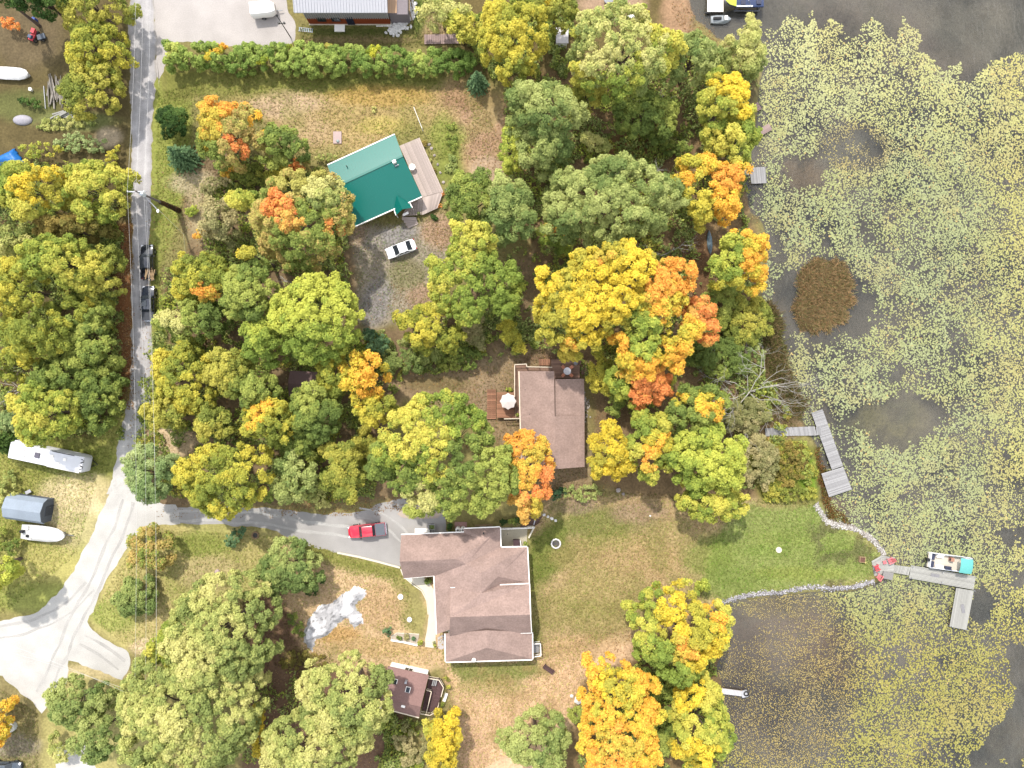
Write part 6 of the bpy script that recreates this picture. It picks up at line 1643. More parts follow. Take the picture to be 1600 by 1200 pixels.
# ------------------------------------------------------------------ gardens, yards, furniture
# cottage decks
dz = 1.225
t = thing('patio_table', 'round white table on the upper cottage deck among orange chairs', 'table', P(885.8, 580, dz))
MB().cyl((0,0,.70), .58, .05, 20).build('tabletop', mat('pale mosaic top', A(214,212,216,.6), .4), t); MB().cyl((0,0,0), .06, .7, 8).build('pedestal', m_grey, t); MB().cyl((0,0,0), .28, .05, 12).build('foot', m_grey, t)
m_orange = mat('terracotta cushion', A(240,164,130), .8, .06)
for k, (lab, a) in enumerate((('terracotta patio chair at the lake side back of the round white table', .75), ('terracotta patio chair on the railing side left of the round white table', 2.35), ('terracotta patio chair nearest the roof, left of the round white table', 3.95), ('terracotta patio chair nearest the roof, lake side of the round white table', 5.5))):
    p = P(885.8, 580, dz) + Vector((math.cos(a)*.82, math.sin(a)*.82, 0))
    c_ = thing('patio_chair', lab, 'chair', p, a + math.pi)
    MB().box((0,0,.42), (.46,.48,.09)).build('seat', m_orange, c_, bevel=.03); MB().box((-.25,0,.72), (.09,.46,.55), rot=Matrix.Rotation(-.2,3,'Y')).build('backrest', m_orange, c_, bevel=.03)
    for x in (-.2,.2):
        for y in (-.2,.2): MB().box((x,y,.19), (.04,.04,.38)).build('leg', m_dark, c_)
t = thing('barbecue', 'round grey barbecue kettle in the corner of the upper deck', 'barbecue', P(899, 567.5, dz))
MB().sphere((0,0,.8), .33, 12, 6, (1,1,.8), -.9).build('kettle', mat('grey enamel', A(150,150,154), .4), t); MB().sphere((0,0,.82), .34, 12, 4, (1,1,.75), 0.0).build('lid', mat('grey enamel', A(150,150,154)), t)
for k in range(3): MB().bar((.1*math.cos(k*2.1),.1*math.sin(k*2.1),.6), (.32*math.cos(k*2.1),.32*math.sin(k*2.1),0), .04, .04).build('leg', m_dark, t)
t = thing('patio_umbrella', 'white scalloped patio umbrella over the rust coloured deck', 'umbrella', P(794, 626.5, .92))
m = MB(); n_ = 8; m.v.append(Vector((0,0,2.55)))
for i in range(n_*2):
    a = math.pi*i/n_; r_ = 1.27 if i % 2 == 0 else 1.08
    m.v.append(Vector((r_*math.cos(a), r_*math.sin(a), 2.05 if i % 2 == 0 else 2.1)))
m.f = [(0, 1+i, 1+(i+1) % 16) for i in range(16)]; bv = len(m.v); m.v += [v - Vector((0,0,.03)) for v in m.v[:bv]]; m.f += [tuple(bv+i for i in reversed(f)) for f in m.f[:16]]
m.build('canopy', mat('white canvas', A(236,226,220,.52), .8, .02), t); MB().cyl((0,0,0), .03, 2.6, 8).build('pole', m_white, t); MB().cyl((0,0,0), .26, .1, 12).build('base', m_grey, t)
for i in range(8):
    a = math.pi*i/4; MB().bar((0,0,2.48), (1.22*math.cos(a),1.22*math.sin(a),2.01), .025, .025).build('rib', m_white, t)
t = thing('deck_table', 'small round brown table under the white umbrella', 'table', P(795.5, 628, .92))
MB().cyl((.35,-.35,.66), .5, .05, 14).build('tabletop', m_deck_plum, t); MB().cyl((.35,-.35,0), .05, .66, 8).build('leg', m_dark, t)
S('potted green plant on the rust coloured deck', 808, 648, 4, 4, .6, 'LIME', style='fine', nl=1, name='potted_plant').location.z = .93
S('yellow green shrub above the rust coloured deck', 796, 609, 8, 6, .8, 'YG', style='fine', nl=1)
# bungalow deck
t = thing('round_table', 'round white table at the roof edge of the pale deck', 'table', P(645, 263, .58))
MB().cyl((0,0,.7), .5, .06, 18).build('tabletop', m_white, t); MB().cyl((0,0,0), .08, .7, 8).build('pedestal', m_white, t)
t = thing('planter_pot', 'dark pot with a shrub by the deck steps', 'pot', P(655, 335, .58)); MB().cyl((0,0,0), .2, .4, 12, r2=.28).build('pot', m_dark, t); MB().sphere((0,0,.55), .3, 8, 5).build('plant', mat('pot foliage', A(110,120,70), .9, .3, 12), t)
t = thing('garden_trellis', 'white wooden trellis standing on the straw lawn above the pale deck', 'trellis', P(654, 190, 0))
a_, b_ = P(648.5,173,0), P(661,205,0)
for p in (a_, a_.lerp(b_,.5), b_): MB().box((p.x-t.location.x, p.y-t.location.y, .7), (.09,.09,1.4)).build('post', m_white, t)
for z in (.5,.9,1.35): MB().bar(a_+Vector((0,0,z)), b_+Vector((0,0,z)), .05, .08).build('rail', m_white, t, t.location)
for k in range(1, 12): q_ = a_.lerp(b_, k/12); MB().box((q_.x-t.location.x, q_.y-t.location.y, .92), (.04,.04,.9)).build('slat', m_white, t)
t = thing('well_cover', 'pinkish concrete slab with a grey blue pot on the straw lawn', 'slab', P(527.5, 215.5, 0), 0)
MB().box((0,0,.1), (1.3,1.9,.24)).build('slab', mat('pink concrete', A(206,182,176), .9, .08), t, bevel=.03); MB().sphere((.1,-.6,.28), .25, 10, 5, (1,1,.6), -.2).build('pot', mat('blue grey pot', A(160,180,176), .5), t)
# rocks edging the border
m_rock = rand_mat('field stone', A(188,176,168), amt=.25, noise=.25, scale=(3,3,3)); m_rockw = rand_mat('white stone', A(232,228,224,.6), amt=.12, noise=.15, scale=(3,3,3))
_rocks = []
def rock_mesh(i):
    if len(_rocks) <= i:
        for s in range(len(_rocks), 6):
            r_ = random.Random(s+70); bm = bmesh.new(); bmesh.ops.create_icosphere(bm, subdivisions=1, radius=1)
            for v in bm.verts: v.co *= r_.uniform(.72, 1.12)
            me = bpy.data.meshes.new('rock'); bm.to_mesh(me); bm.free(); _rocks.append(me)
    return _rocks[i]
_rockm = {}
def rock(name, px, py, r, seed, material=m_rock, parent=None, org=(0,0,0), flat=.7):
    key = (seed % 6, material.name)
    if key not in _rockm:
        me = rock_mesh(seed % 6).copy(); me.materials.append(material); _rockm[key] = me
    o = bpy.data.objects.new(name, _rockm[key]); COL.objects.link(o); rr = random.Random(seed)
    o.scale = (r*rr.uniform(.8,1.3), r*rr.uniform(.8,1.2), r*flat); o.rotation_euler = (0,0,rr.uniform(0,6))
    w = P(px, py, 0); w.z = gz1(w.x, w.y) + r*flat*.35; o.location = w - Vector(org)
    if parent is not None: o.parent = parent
    return o
rs = random.Random(12)
t = thing('stone_edging', 'curved bed of pale stones round the deck of the metal roofed building', 'stone bed', P(630, 20, 0)); org = P(630, 20, 0)
k = 0
arc = [(634,-6),(640,8),(640,22),(634,36),(624,46),(610,50)]
for i in range(200):
    u = rs.random()*(len(arc)-1.001); a = int(u); f = u-a
    x = arc[a][0]*(1-f)+arc[a+1][0]*f + rs.gauss(0, 4.2); y = arc[a][1]*(1-f)+arc[a+1][1]*f + rs.gauss(0, 4.2)
    if x < 621 and y < 34: continue
    rock('stone', x, y, rs.uniform(.2,.42), i, m_rockw, t, org)
for i, (x, y) in enumerate(((671,232),(676,243),(681,257),(685,270),(690,285),(694,296),(668,226))):
    tag(rock('border_stone', x+3, y, .28, i+40), ('second field stone down the deck border from the trellis', 'third field stone down the deck border from the trellis', 'field stone in the deck border level with the white table', 'field stone just below the middle of the deck border', 'field stone low in the deck border, third from its end', 'field stone beside the red flowers at the deck corner', 'field stone of the deck border closest to the trellis')[i], 'stone', 'stones edging the deck border')
# riprap round the lawn point: too many and too small to count
def stones(name, label, line, n, wid, r0, r1, cols, cat='stones'):
    rs = np.random.RandomState(n); V_ = []; F_ = []; C_ = []; p = np.array([A(*c, .58)[:3] for c in cols]); b = 0
    ln = np.array(line, float); seg = np.linalg.norm(np.diff(ln, axis=0), axis=1); cum = np.concatenate([[0], np.cumsum(seg)])
    for i in range(n):
        s = rs.uniform(0, cum[-1]); a = min(np.searchsorted(cum, s, side='right')-1, len(seg)-1); f = (s-cum[a])/seg[a]
        d_ = (ln[a+1]-ln[a])/seg[a]; c = ln[a]+(ln[a+1]-ln[a])*f + np.array([-d_[1], d_[0]])*rs.normal(0, wid)
        me = rock_mesh(i % 6); r = rs.uniform(r0, r1); w = P(c[0], c[1], 0); z = gz1(w.x, w.y)
        vv = np.array([v.co[:] for v in me.vertices]) * np.array([r*rs.uniform(.7,1.3), r, r*.7]); an = rs.uniform(0, 6.28)
        ro = np.array([[math.cos(an), -math.sin(an), 0], [math.sin(an), math.cos(an), 0], [0,0,1]])
        V_.append(vv @ ro.T + np.array([w.x, w.y, z + r*.25])); F_.append(np.array([q.vertices[:] for q in me.polygons]) + b); b += len(vv)
        C_.append(np.repeat(p[rs.randint(len(p))][None]*rs.uniform(.75,1.15), len(vv), 0))
    tag(link(name, np_mesh(name, np.concatenate(V_), np.concatenate(F_), np.concatenate(C_)), attr_mat(name, .9, 0, .15, 8)), label, cat, kind='stuff')
stones('shore_stones', 'band of small pale stones lining the shore of the mown lawn', [(1274,787),(1282,800),(1290,814),(1310,821),(1330,823),(1348,831),(1364,843),(1378,858),(1384,868)], 1400, 2.2, .07, .18, [(190,184,178),(168,160,154),(206,202,196),(146,138,130)])
stones('bay_stones', 'curving band of grey stones along the bay side of the lawn', [(1120,944),(1140,938),(1165,931),(1190,927),(1215,928),(1240,921),(1270,917),(1300,920),(1330,918),(1352,912),(1366,909)], 1500, 2.0, .06, .17, [(186,182,184),(166,162,166),(206,202,202),(136,130,132)])
stones('scree', 'loose stones on the bank below the cottage', [(905,610),(915,640),(905,660)], 120, 5, .1, .22, [(206,196,184),(180,170,160)])
for i, (x, y, r_, lab) in enumerate(((966,766,.5,'grey boulder below the yellow maple by the cottage'),(974,772,.35,'smaller grey boulder below the yellow maple by the cottage'),(903,1093,.75,'largest white boulder at the edge of the straw lawn'),(893,1087,.3,'small white rock just above the largest boulder'),(891,1108,.45,'grey boulder below the largest white one'),(905,1081,.2,'white cobble at the lawn rim'),(947,1025,.5,'pinkish boulder above the orange maple'),(1016,806,.18,'white stone lying alone on the upper lawn'))):
    tag(rock('boulder', x, y, r_, i+3, m_rockw if i in (2,3,5,7) else m_rock), lab, 'boulder')
# white granite outcrop
op = [(556,915),(572,921),(573,928),(564,940),(556,947),(566,959),(568,973),(560,980),(553.5,985),(546,974),(542.5,967),(534,972),(526,977),(518,988),(509.5,995),(500,998),(493,1000),(492,1012),(489.5,1022),(485,1018),(480.6,1014),(474,1004),(473,992),(475,983),(479,974),(486,962),(494,951),(498,946),(505,942.6),(514,941),(524.6,937),(535,927),(545,923)]
bm = bmesh.new(); ow = [((x-800)*.1,(600-y)*.1) for x, y in op]
xs_o = np.arange(-33, -22, .22); ys_o = np.arange(-43, -31, .22); GXo, GYo = np.meshgrid(xs_o, ys_o)
sdo = poly_sd(GXo, GYo, ow) + (fbm(GXo, GYo, .9, 77)-.5)*.5
zo = .75*smooth01(-sdo/1.0)*(.45+.9*fbm(GXo, GYo, 2.6, 66)) + .16*(fbm(GXo, GYo, .5, 88)-.5)
zo = np.where(sdo > .0, -.12, zo); vv = np.stack([GXo, GYo, zo], 2).reshape(-1, 3)
nx_, ny_ = len(xs_o), len(ys_o); ii, jj = np.meshgrid(np.arange(nx_-1), np.arange(ny_-1)); q = (jj*nx_+ii).ravel(); ff = np.stack([q, q+1, q+1+nx_, q+nx_], 1)
ff = ff[(sdo.ravel()[ff] < .35).any(1)]
oc = P(522, 968, 0); crk = fbm(GXo*1.0, GYo*1.6, .8, 99).ravel(); lich = smooth01((fbm(GXo, GYo, 1.4, 55).ravel()-.48)/.15)
cc = np.array(A(240,238,240,.56)[:3])[None]*(1-lich[:, None]*.40) ; cc = cc*(1-.6*np.exp(-((crk-.5)/.025)**2))[:, None]
me = np_mesh('rock_outcrop', vv - np.array(oc[:]), ff, cc)
tag(link('rock_outcrop', me, attr_mat('white granite', .9, 0, .14, 5, .2, 1.6), loc=oc), 'bare white rock outcrop in the brown front yard', 'rock')
# fire pits, discs, rings
def ring_pit(label, px, py, r, n=12, fill=True, name='fire_pit', mt=m_rockw):
    t = thing(name, label, 'fire pit', P(px, py, 0))
    for i in range(n):
        a = 6.283*i/n; MB().box((r*math.cos(a), r*math.sin(a), .14), (.2, 6.283*r/n*.9, .28), a).build('stone', mt, t)
    if fill: MB().cyl((0,0,0), r-.1, .08, 14).build('ash_bed', mat('ash and soot', A(96,92,92), .95, .2), t)
ring_pit('round stone fire pit with dark ash on the upper lawn', 868.5, 849, .68)
ring_pit('thin stone ring beside the blue green bush by the drive', 399.5, 836, .5, mt=m_wood, name='fire_ring')
def disc(label, name, cat, px, py, r, h, material, dome=.12):
    t = thing(name, label, cat, P(px, py, 0)); MB().cyl((0,0,0), r, h, 16).build('rim', material, t); MB().sphere((0,0,h), r*.8, 12, 3, (1,1,dome/r), 0).build('lid', material, t)
disc('pale round well lid alone on the mown lawn', 'well_cover', 'well cover', 1216.5, 859, .46, .16, m_conc)
disc('white oval stone lid in the front yard grass, nearer the garage', 'well_cover', 'well cover', 626, 932, .42, .25, m_white)
disc('white round lid in the front yard, nearer the walled bed', 'well_cover', 'well cover', 640, 967.5, .38, .25, m_white)
disc('small pink round lid on the triangle lawn', 'well_cover', 'well cover', 340, 893, .38, .2, mat('pink concrete', A(206,182,176)))
disc('white satellite shaped disc hidden below the orange maple at the bottom left', 'propane_tank', 'gas tank', 20, 1134, .75, .7, mat('off white enamel', A(226,228,222,.6), .5), .3)
# bench, bin, tanks by the house
t = thing('garden_bench', 'dark timber bench standing alone on the straw lawn', 'bench', P(857, 1044, 0), -.62)
for k in range(4): MB().box((0, -.3+.16*k, .44), (1.7, .13, .05)).build('seat_slat', m_deck_plum, t)
for k in range(3): MB().box((0, .36+.04*k, .58+.14*k), (1.7, .05, .11)).build('back_slat', m_deck_plum, t)
for s in (-1, 1): MB().box((s*.8, 0, .21), (.09, .7, .42)).build('leg', m_deck_plum, t); MB().box((s*.8, .02, .64), (.1, .72, .05)).build('arm', m_deck_plum, t)
t = thing('white_bench', 'white bench at the edge of the cabin deck', 'bench', P(696, 1088, 0), 1.25)
for k in range(3): MB().box((0, -.16+.16*k, .42), (1.3, .14, .05)).build('seat_slat', m_white, t)
for s in (-1, 1): MB().box((s*.55, 0, .2), (.08, .45, .4)).build('leg', m_white, t)
for i, x in enumerate((716, 723.5)):
    t = thing('gas_tank', ('white gas tank by the garage wall, nearer the clipped shrub', 'white gas tank by the garage wall, nearer the gable')[i], 'gas tank', P(x, 825.5, 0), 0, 'gas tanks by the garage')
    MB().cyl((0,0,.1), .38, 1.1, 16).build('body', m_white, t); MB().sphere((0,0,1.2), .38, 16, 4, (1,1,.5), 0).build('dome', m_white, t); MB().cyl((0,0,1.36), .14, .14, 10).build('valve_cap', m_chrome, t)
t = thing('tank_pad', 'brick coloured pad under the two white gas tanks', 'pad', P(720, 822, 0)); MB().box((0,0,.05), (1.9,1.3,.1)).build('pad', mat('brick pad', A(190,150,140), .9, .1), t)
t = thing('door_step', 'white concrete step against the garage wall', 'step', P(660, 830.5, 0)); MB().box((0,0,.1), (2.3,1.0,.22)).build('slab', m_white, t)
t = thing('hand_cart', 'small cart with a green tub standing beside the white step', 'cart', P(675.5, 822.5, 0), 0)
MB().box((0,0,.45), (.95,.8,.12)).build('tray', mat('moss plastic', A(150,160,110), .7), t)
for s in (-1,1): MB().box((0,s*.4,.56), (.95,.06,.16)).build('side', m_zinc, t); MB().box((s*.46,0,.56), (.06,.74,.16)).build('end', m_zinc, t); MB().bar((s*.2,-.42,.5), (s*.25,-1.1,.8), .05, .05).build('handle', m_dark, t)
MB().sphere((0,0,.5), .28, 10, 5, (1,1,.7)).build('tub', mat('green tub', A(120,140,70), .7), t)
wheels(t, (0,), .42, .2, .1)
# low walls and edges
def low_wall(name, label, pts, w, h, material, cat='wall'):
    c = P(*pts[len(pts)//2], 0); t = thing(name, label, cat, c)
    for a, b in zip(pts[:-1], pts[1:]): MB().bar(P(*a, h/2), P(*b, h/2), w, h).build('section', material, t, c)
    return t
low_wall('driveway_kerb', 'cream kerb along the lawn side of the paved drive', [(527,863.5),(560,870),(592,878),(625,887)], .28, .16, m_conc, 'kerb')
low_wall('walkway_kerb', 'pale kerb curving from the drive end along the walkway', [(626,889),(629,897),(634,904),(646,914),(659,923),(667,939),(669,960)], .16, .12, m_conc, 'kerb')
low_wall('bed_wall', 'low white wall round the planted bed beside the steps', [(611,1000),(630,1003),(652,1008),(653,1004)], .2, .4, m_white)
low_wall('bed_edge', 'thin pale edge on the yard side of the planted bed', [(611,1000),(612,994),(620,989),(640,990),(655,991)], .12, .12, m_conc, 'kerb')
sheet('bed_gravel', [(612,999),(613,994),(621,990),(640,991),(655,992),(652,1006),(630,1001)], .006, mat('bed gravel', A(206,190,172), .95, .15, 8), 0, 1, .05)
sheet('nook_gravel', [(684,996),(690,992),(695,993),(695,1012),(690,1015),(684,1012)], .006, mat('nook gravel', A(214,206,204), .95, .15, 8), 0, 1, .05)
t = thing('walkway_steps', 'three pale steps where the walkway meets the straw yard', 'steps', P(671, 1007, 0)); org = P(671, 1007, 0)
for k in range(3): MB().box(P(671, 1004+3*k, .1-.03*k), (1.35,.28,.12), -.15).build('step', m_conc, t, org)
low_wall('retaining_wall', 'concrete retaining wall at the corner of the north patio', [(824,823),(835,822.5),(826,840)], .2, .7, m_conc)
low_wall('patio_edge', 'long pale timber edge behind the north gable', [(742,821),(770,820)], .15, .3, m_wood)
t = thing('timber_steps', 'dark earth steps with pale timber risers beside the north patio', 'steps', P(828, 812, 0)); org = P(828, 812, 0)
MB().prism([tuple(P(*q_,0)[:2]) for q_ in ((813,824),(822,803),(848,806),(838,822))], 0, .12).build('earth_fill', mat('dark mulch', A(104,80,72), .95, .2), t, org)
for a, b in (((820,821),(826,804)),((834,820),(838,806))): MB().bar(P(*a,.16), P(*b,.16), .14, .16).build('riser', m_zinc, t, org)
for a, b in (((817,803),(846,802)),((836,822),(848,815))): MB().bar(P(*a,.2), P(*b,.2), .14, .3).build('side_board', m_wood, t, org)
for i, (x, y) in enumerate(((850,804),(856,807),(862,810),(868,813))): tag(rock('step_stone', x, y, .3, i+60, m_rockw), ('white stone nearest the timber steps by the north patio', 'second white stone leading away from the timber steps', 'third white stone leading away from the timber steps', 'last white stone of the line from the timber steps, out on the lawn')[i], 'stone', 'white stones by the timber steps')
# stumps by the gravel yard, ladder, tarp, junk at top left
for i, (x, y, r_, lab) in enumerate(((672,458,.35,'brown sawn stump at the yard rim, uppermost of the cluster'),(677,463,.3,'brown sawn stump beside the yellow green maple'),(683,458,.28,'small stump closest to the yellow green maple'),(678,469,.32,'lowest stump of the cluster by the maple'),(665,476,.4,'lone stump above the olive yellow tree'))):
    t = thing('tree_stump', lab, 'stump', P(x, y, 0)); MB().cyl((0,0,0), r_*1.1, .45, 10, r2=r_).build('trunk', bark, t); MB().cyl((0,0,.45), r_*.86, .02, 10).build('cut_face', m_wood, t)
t = thing('ladder', 'grey blue ladder lying on grass before the russet wall', 'ladder', P(478, 47, 0), -.10)
for y in (-.28,.28): MB().box((0,y,.06), (2.3,.06,.08)).build('rail', m_grey, t)
for k in range(8): MB().box((-1.0+.285*k,0,.06), (.1,.5,.05)).build('rung', mat('pale blue metal', A(170,190,206), .5), t)
t = thing('lamp_post', 'slim dark post with a lamp head on the pale gravel lot', 'lamp post', P(454.5, 59, 0)); org = P(454.5,59,0)
MB().cyl((0,0,0), .08, 6.6, 8, r2=.05).build('pole', m_dark, t); MB().box((0,0,4.4), (1.0,.12,.12)).build('cross_arm', m_dark, t)
for s in (-1,1): MB().cyl((s*.42,0,4.4), .16, .3, 10).build('lamp_head', m_dark, t)
MB().sphere((0,0,6.7), .18, 8, 5).build('finial', m_dark, t)
t = thing('white_van', 'white box trailer on the gravel lot, left of the metal roofed building', 'trailer', P(416, 21, 0), .1)
loft([(-1.9, [(0,.5),(.95,.5),(1.0,.8),(1.0,1.8),(.9,1.95),(0,2.0)]), (1.1, [(0,.5),(.95,.5),(1.0,.8),(1.0,1.8),(.9,1.95),(0,2.0)]), (1.8, [(0,.6),(.6,.6),(.7,.9),(.65,1.4),(.5,1.6),(0,1.65)])], m_white, 'body', t); wheels(t, (-.3,), .92, .32, .2); MB().bar((1.7,0,.5), (2.7,0,.45), .1, .1).build('tow_bar', m_grey, t)
t = thing('plank_platform', 'grey pink plank platform by the end of the hedge', 'platform', P(692, 61, 0)); org = P(692,61,0)
decking(t, org, [(663,54),(663,69),(722,68),(722,53)], .25, .28, m_deck_pink, base=0)
t = thing('yard_table', 'round grey table on tan ground at the top edge', 'table', P(950, 2, 0)); MB().cyl((0,0,.6), .75, .08, 18).build('tabletop', m_grey, t); MB().cyl((0,0,0), .12, .6, 8).build('leg', m_grey, t)
t = thing('round_stool', 'small tan round stool beside the grey yard table', 'stool', P(968, 10, 0)); MB().cyl((0,0,.35), .3, .08, 12).build('seat', m_wood, t); MB().cyl((0,0,0), .1, .35, 8).build('leg', m_wood, t)
t = thing('yard_chair', 'purple blue camp chair next to the grey yard table', 'chair', P(935, 18, 0)); m_pb = mat('purple blue cloth', A(96,100,140), .8)
MB().box((0,0,.4), (.6,.6,.06)).build('seat', m_pb, t); MB().box((0,.3,.7), (.6,.06,.6)).build('backrest', m_pb, t)
for x in (-.25,.25):
    for y in (-.25,.25): MB().box((x,y,.19), (.05,.05,.38)).build('leg', m_dark, t)
t = thing('water_hose', 'white hose curving over grass near the grey yard table', 'hose', P(965,15,0)); org = P(965,15,0)
MB().tube([P(978,-4,.05), P(976,8,.05), P(971,20,.05), P(963,27,.05), P(950,33,.05), P(940,33,.05)], .07, 5).build('hose', m_cream, t, org)
t = thing('white_crate', 'white crate at the crown edge of the big oak', 'crate', P(985, 29, 0)); MB().box((0,0,.4), (1.1,.7,.8)).build('box', m_white, t); MB().box((0,0,.84), (1.2,.8,.08)).build('lid', m_white, t)
# blue tarp
t = thing('blue_tarpaulin', 'bright blue tarpaulin draped over a heap at the left edge', 'tarpaulin', P(22, 250, 0)); org = P(22,250,0)
tp = [(0,244),(24,232),(34,246),(46,262),(40,266),(30,260),(0,260),(-16,254)]
GXo, GYo = np.meshgrid(np.arange(-82.5,-74.5,.2), np.arange(33,37.5,.2)); sdo = poly_sd(GXo, GYo, W(tp)); zo = np.where(sdo < 0, .25+.7*smooth01(-sdo/.8)+.3*(fbm(GXo,GYo,.9,12)-.5), 0)
nx_, ny_ = GXo.shape[1], GXo.shape[0]; ii, jj = np.meshgrid(np.arange(nx_-1), np.arange(ny_-1)); q = (jj*nx_+ii).ravel(); ff = np.stack([q,q+1,q+1+nx_,q+nx_],1); ff = ff[(sdo.ravel()[ff] < .1).all(1)]
o = link('sheet', np_mesh('sheet', np.stack([GXo,GYo,zo],2).reshape(-1,3) - np.array(org[:]), ff), mat('blue plastic sheet', A(30,122,206), .45, .1, 3), t); o.modifiers.new('thick','SOLIDIFY').thickness = .02
m = MB(); m.prism([tuple(v) for v in inset(W(tp), .35)], 0, .4); m.build('heap', m_wood, t, org)
# grey poles and boards
rs = random.Random(8)
for i in range(30):
    x = 76 + rs.random()*30; l = rs.uniform(2.2, 4.6); a = math.pi/2 + rs.gauss(.06, .12); p = P(x + rs.uniform(-3,3), 142+rs.uniform(-8,8), .15+.28*rs.random())
    r_ = rs.uniform(.06,.13)
    o = MB().tube([Vector((-l/2,0,0)), Vector((0,rs.uniform(-.08,.08),0)), Vector((l/2,0,0))], [r_,r_,r_*.7], 6).build('pole', m_log, None)
    o.location = p; o.rotation_euler = (0, 0, a); tag(o, 'long grey pole lying in the pile in the cluttered yard', 'pole', 'poles stacked in the yard')
o = MB().tube([Vector((0,0,.1)), Vector((.4,-3.6,.3))], [.07,.06], 6).build('pole', m_zinc, None); o.location = P(69,135,0); tag(o, 'single whitish pole lying apart left of the pole pile', 'pole')
for i in range(16):
    a = .45 + rs.gauss(0, .1); p = P(88+i*2.6, 178+rs.uniform(-5,4), .1+.12*(i % 4)); l = rs.uniform(.8,1.3)
    o = board('board', p - Vector((math.cos(a)*l, math.sin(a)*l, 0)), p + Vector((math.cos(a)*l, math.sin(a)*l, .03)), .2, .05, m_deck_dock, None, (0,0,0)); tag(o, 'pale board in the stack below the pole pile', 'board', 'pale boards stacked below the poles')
for i in range(12):
    a = 2.3 + rs.gauss(0, .5); p = P(112+rs.uniform(-8,8), 164+rs.uniform(-6,6), .15+.1*(i % 4)); l = rs.uniform(.5,1.0)
    o = board('branch', p - Vector((math.cos(a)*l, math.sin(a)*l, 0)), p + Vector((math.cos(a)*l, math.sin(a)*l, .08)), .08, .08, bark, None, (0,0,0)); tag(o, 'dark stick in the brush heap beside the pole pile', 'stick', 'sticks in the brush heap')
t = thing('covered_skiff', 'white covered skiff in the cluttered yard at the left edge', 'boat', P(24, 118, 0), -.06)
hk = lambda k, zt: [(0,.2),(.7*k,.35),(1.0*k,.75),(.6*k,zt-.1),(0,zt)]
loft([(-3.2, hk(.9,1.1)), (-1, hk(1,1.3)), (1.2, hk(.95,1.3)), (2.1, hk(.7,1.15)), (2.5, hk(.25,.95))], mat('white tarpaulin', A(240,238,236,.56)), 'cover', t); MB().box((0,0,.2), (4.4,.3,.4)).build('keel_block', m_wood, t)
t = thing('garden_tractor', 'red seated garden tractor in the cluttered corner yard', 'tractor', P(55, 58, 0), 1.2)
MB().box((0,0,.55), (1.7,.8,.35)).build('body', m_red, t, bevel=.05); MB().box((.6,0,.85), (.8,.6,.3)).build('hood', m_red, t, bevel=.05); MB().box((-.4,0,.95), (.5,.55,.45)).build('seat', mat('blue grey vinyl', A(92,108,134), .6), t, bevel=.04); wheels(t, (.65,-.6), .5, .32, .22); MB().cyl((.1,0,1.1), .16, .04, 10).build('steering_wheel', m_dark, t)
t = thing('blue_barrel', 'small blue barrel above the red garden tractor', 'barrel', P(57, 33, 0)); MB().cyl((0,0,0), .3, .8, 12).build('body', mat('blue plastic', A(60,90,170), .5), t); MB().cyl((0,0,.8), .26, .04, 12).build('lid', mat('blue plastic', A(60,90,170)), t)
t = thing('grey_cart', 'dark grey garden cart beside the red tractor', 'cart', P(68, 60, 0), .3); MB().box((0,0,.5), (1.2,.8,.3)).build('tray', mat('blue grey metal', A(90,100,112), .6), t); wheels(t, (0,), .46, .25, .12)
t = thing('tarped_heap', 'grey tarpaulin covered heap in weeds below the pole pile', 'tarpaulin', P(36, 188, 0)); m = MB(); m.sphere((0,0,0), 1.2, 14, 5, (1.3,.7,.5), 0); m.build('sheet', mat('grey sheet', A(182,178,186), .6, .15, 3), t, smooth=True); MB().box((0,0,.1), (1.6,.8,.2)).build('pallet', m_wood, t)
t = thing('white_bucket', 'small white bucket standing in weeds right of the covered skiff', 'bucket', P(50, 141, 0)); MB().cyl((0,0,0), .22, .5, 12, r2=.28).build('body', m_white, t); MB().tube([(-.28,0,.5),(0,0,.72),(.28,0,.5)], .02, 4).build('handle', m_grey, t)

# ------------------------------------------------------------------ utility poles and wires
def utility_pole(label, base, top, h, ivy=True):
    b = P(*base, 0); t = thing('utility_pole', label, 'utility pole', b)
    tp_ = P(*top, h) - b
    MB().tube([(0,0,-.3), tp_*.5, tp_], [.19,.16,.12], 10).build('pole', mat('weathered pole', A(132,122,116), .9, .15), t)
    MB().box(tp_ - Vector((0,0,.5)), (2.6,.14,.16)).build('cross_arm', m_zinc, t)
    for k in (-1.15, 0, 1.15): MB().cyl(tp_ + Vector((k,0,-.42)), .07, .3, 8).build('insulator', m_white, t)
    MB().cyl(tp_ + Vector((.32,-.1,-1.9)), .3, .95, 12).build('transformer', mat('transformer grey', A(214,220,224,.6), .4), t)
    if ivy:
        rs = np.random.RandomState(2); n = 2600; u = rs.rand(n)**1.1*.46; a = rs.uniform(0, 6.28, n); rr = .17 + .26*rs.rand(n)*(1-u)
        c = np.array(tp_[:])[None]*u[:, None] + np.stack([np.cos(a)*rr, np.sin(a)*rr, 0*a], 1)
        v, f = leaf_quads(c, norm(np.stack([np.cos(a), np.sin(a), 0*a+.4], 1)+rs.normal(0,.3,(n,3))), rs.uniform(.14,.26,n), rs)
        p = np.array([A(*c_)[:3] for c_ in ((96,84,62),(112,84,60),(84,80,52),(134,92,64))]); link('ivy', np_mesh('ivy', v, f, np.repeat(p[rs.randint(0,4,n)],3,0)), leaf_mat, t)['kind'] = 'stuff'
    return b + tp_
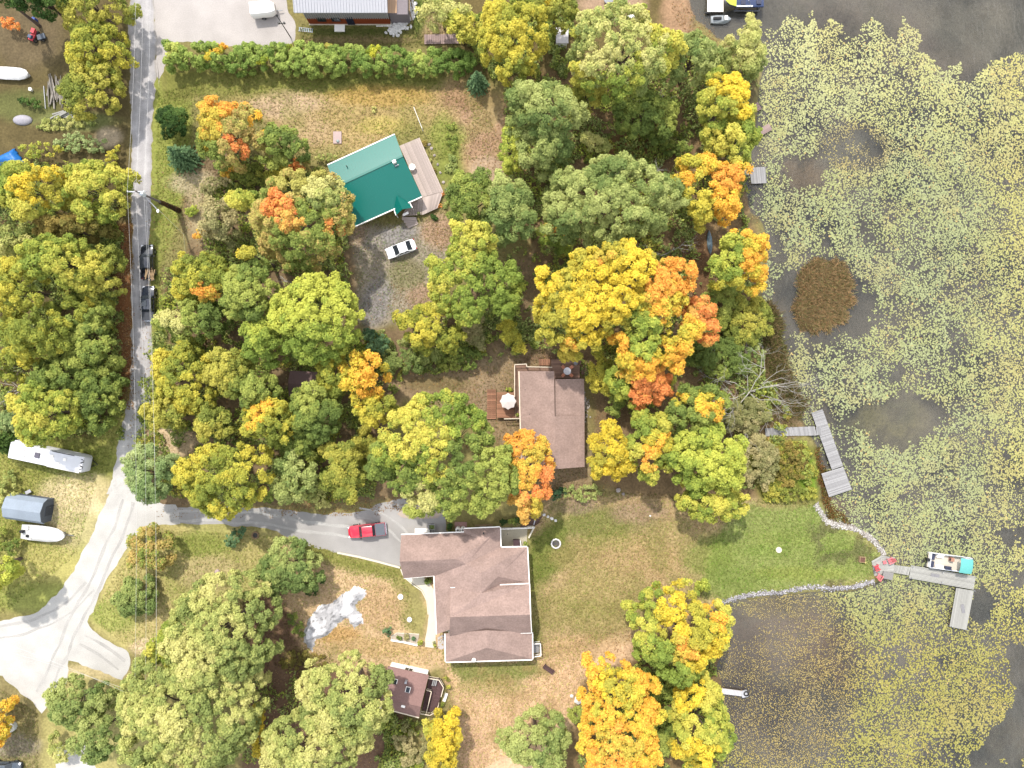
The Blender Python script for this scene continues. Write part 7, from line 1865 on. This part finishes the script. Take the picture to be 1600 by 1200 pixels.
top1 = utility_pole('leaning utility pole with dark vines round its foot beside the road', (280,329), (211,298), 11.6)
top2 = utility_pole('utility pole hidden in the huge pale olive maple', (282,1046), (226,1098), 11.6, False)
m_wire = mat('aluminium wire', A(216,214,210,.6), .4, 0)
def wire(label, a, b, sag, group='power lines along the road', r=.012):
    a = Vector(a); b = Vector(b); t = a.copy()
    o = MB().tube([a.lerp(b, k/16) - Vector((0,0,4*sag*(k/16)*(1-k/16))) - t for k in range(17)], r, 5).build('power_line', m_wire, None)
    o.location = t; tag(o, label, 'wire', group)
for k, lab in ((-1.15, 'first'), (0, 'second'), (1.15, 'third')):
    n_ = {-1.15: 'nearest the woods', 0: 'between the other two', 1.15: 'on the lawn side'}[k]
    wire(f'power line south of the leaning pole, {n_}', top1 + Vector((k,0,-.1)), top2 + Vector((k*1.3,0,-.1)), 1.3)
    wire(f'power line north of the leaning pole, {n_}', top1 + Vector((k,0,-.1)), P(223+k*9, -260, 11.5), 1.0)
wire('lower service wire strung along the road edge from the leaning pole', top1 + Vector((.2,0,-2.6)), top2 + Vector((.3,0,-2.6)), 1.0)
for k in (0, 1): wire(('upper wire crossing the white gravel fork', 'lower wire crossing the white gravel fork')[k], top2 + Vector((0,0,-.3-1.2*k)), P(-160, 950+26*k, 11.0), 1.2)
t = thing('guy_wire', 'yellow sleeved guy wire on the grass below the leaning pole', 'guy wire', P(290.5, 400, 0)); org = P(290.5,400,0)
MB().bar((0,0,0), P(287,366,2.4)-org, .09, .09).build('sleeve', mat('pale yellow sleeve', A(226,216,160), .6), t); MB().bar(P(287,366,2.4)-org, top1-Vector((0,0,2.2))-org, .025, .025).build('wire', m_wire, t)
t = thing('street_lamp', 'small white lamp hanging over the road verge from the leaning pole', 'lamp', top1 - Vector((-1.9,2.2,2.6)))
MB().sphere((0,0,0), .2, 10, 6, (1,1.4,.7)).build('lamp_head', m_white, t); MB().bar((0,.1,.05), Vector((-1.75,2.1,.4)), .06, .06).build('bracket', m_zinc, t)
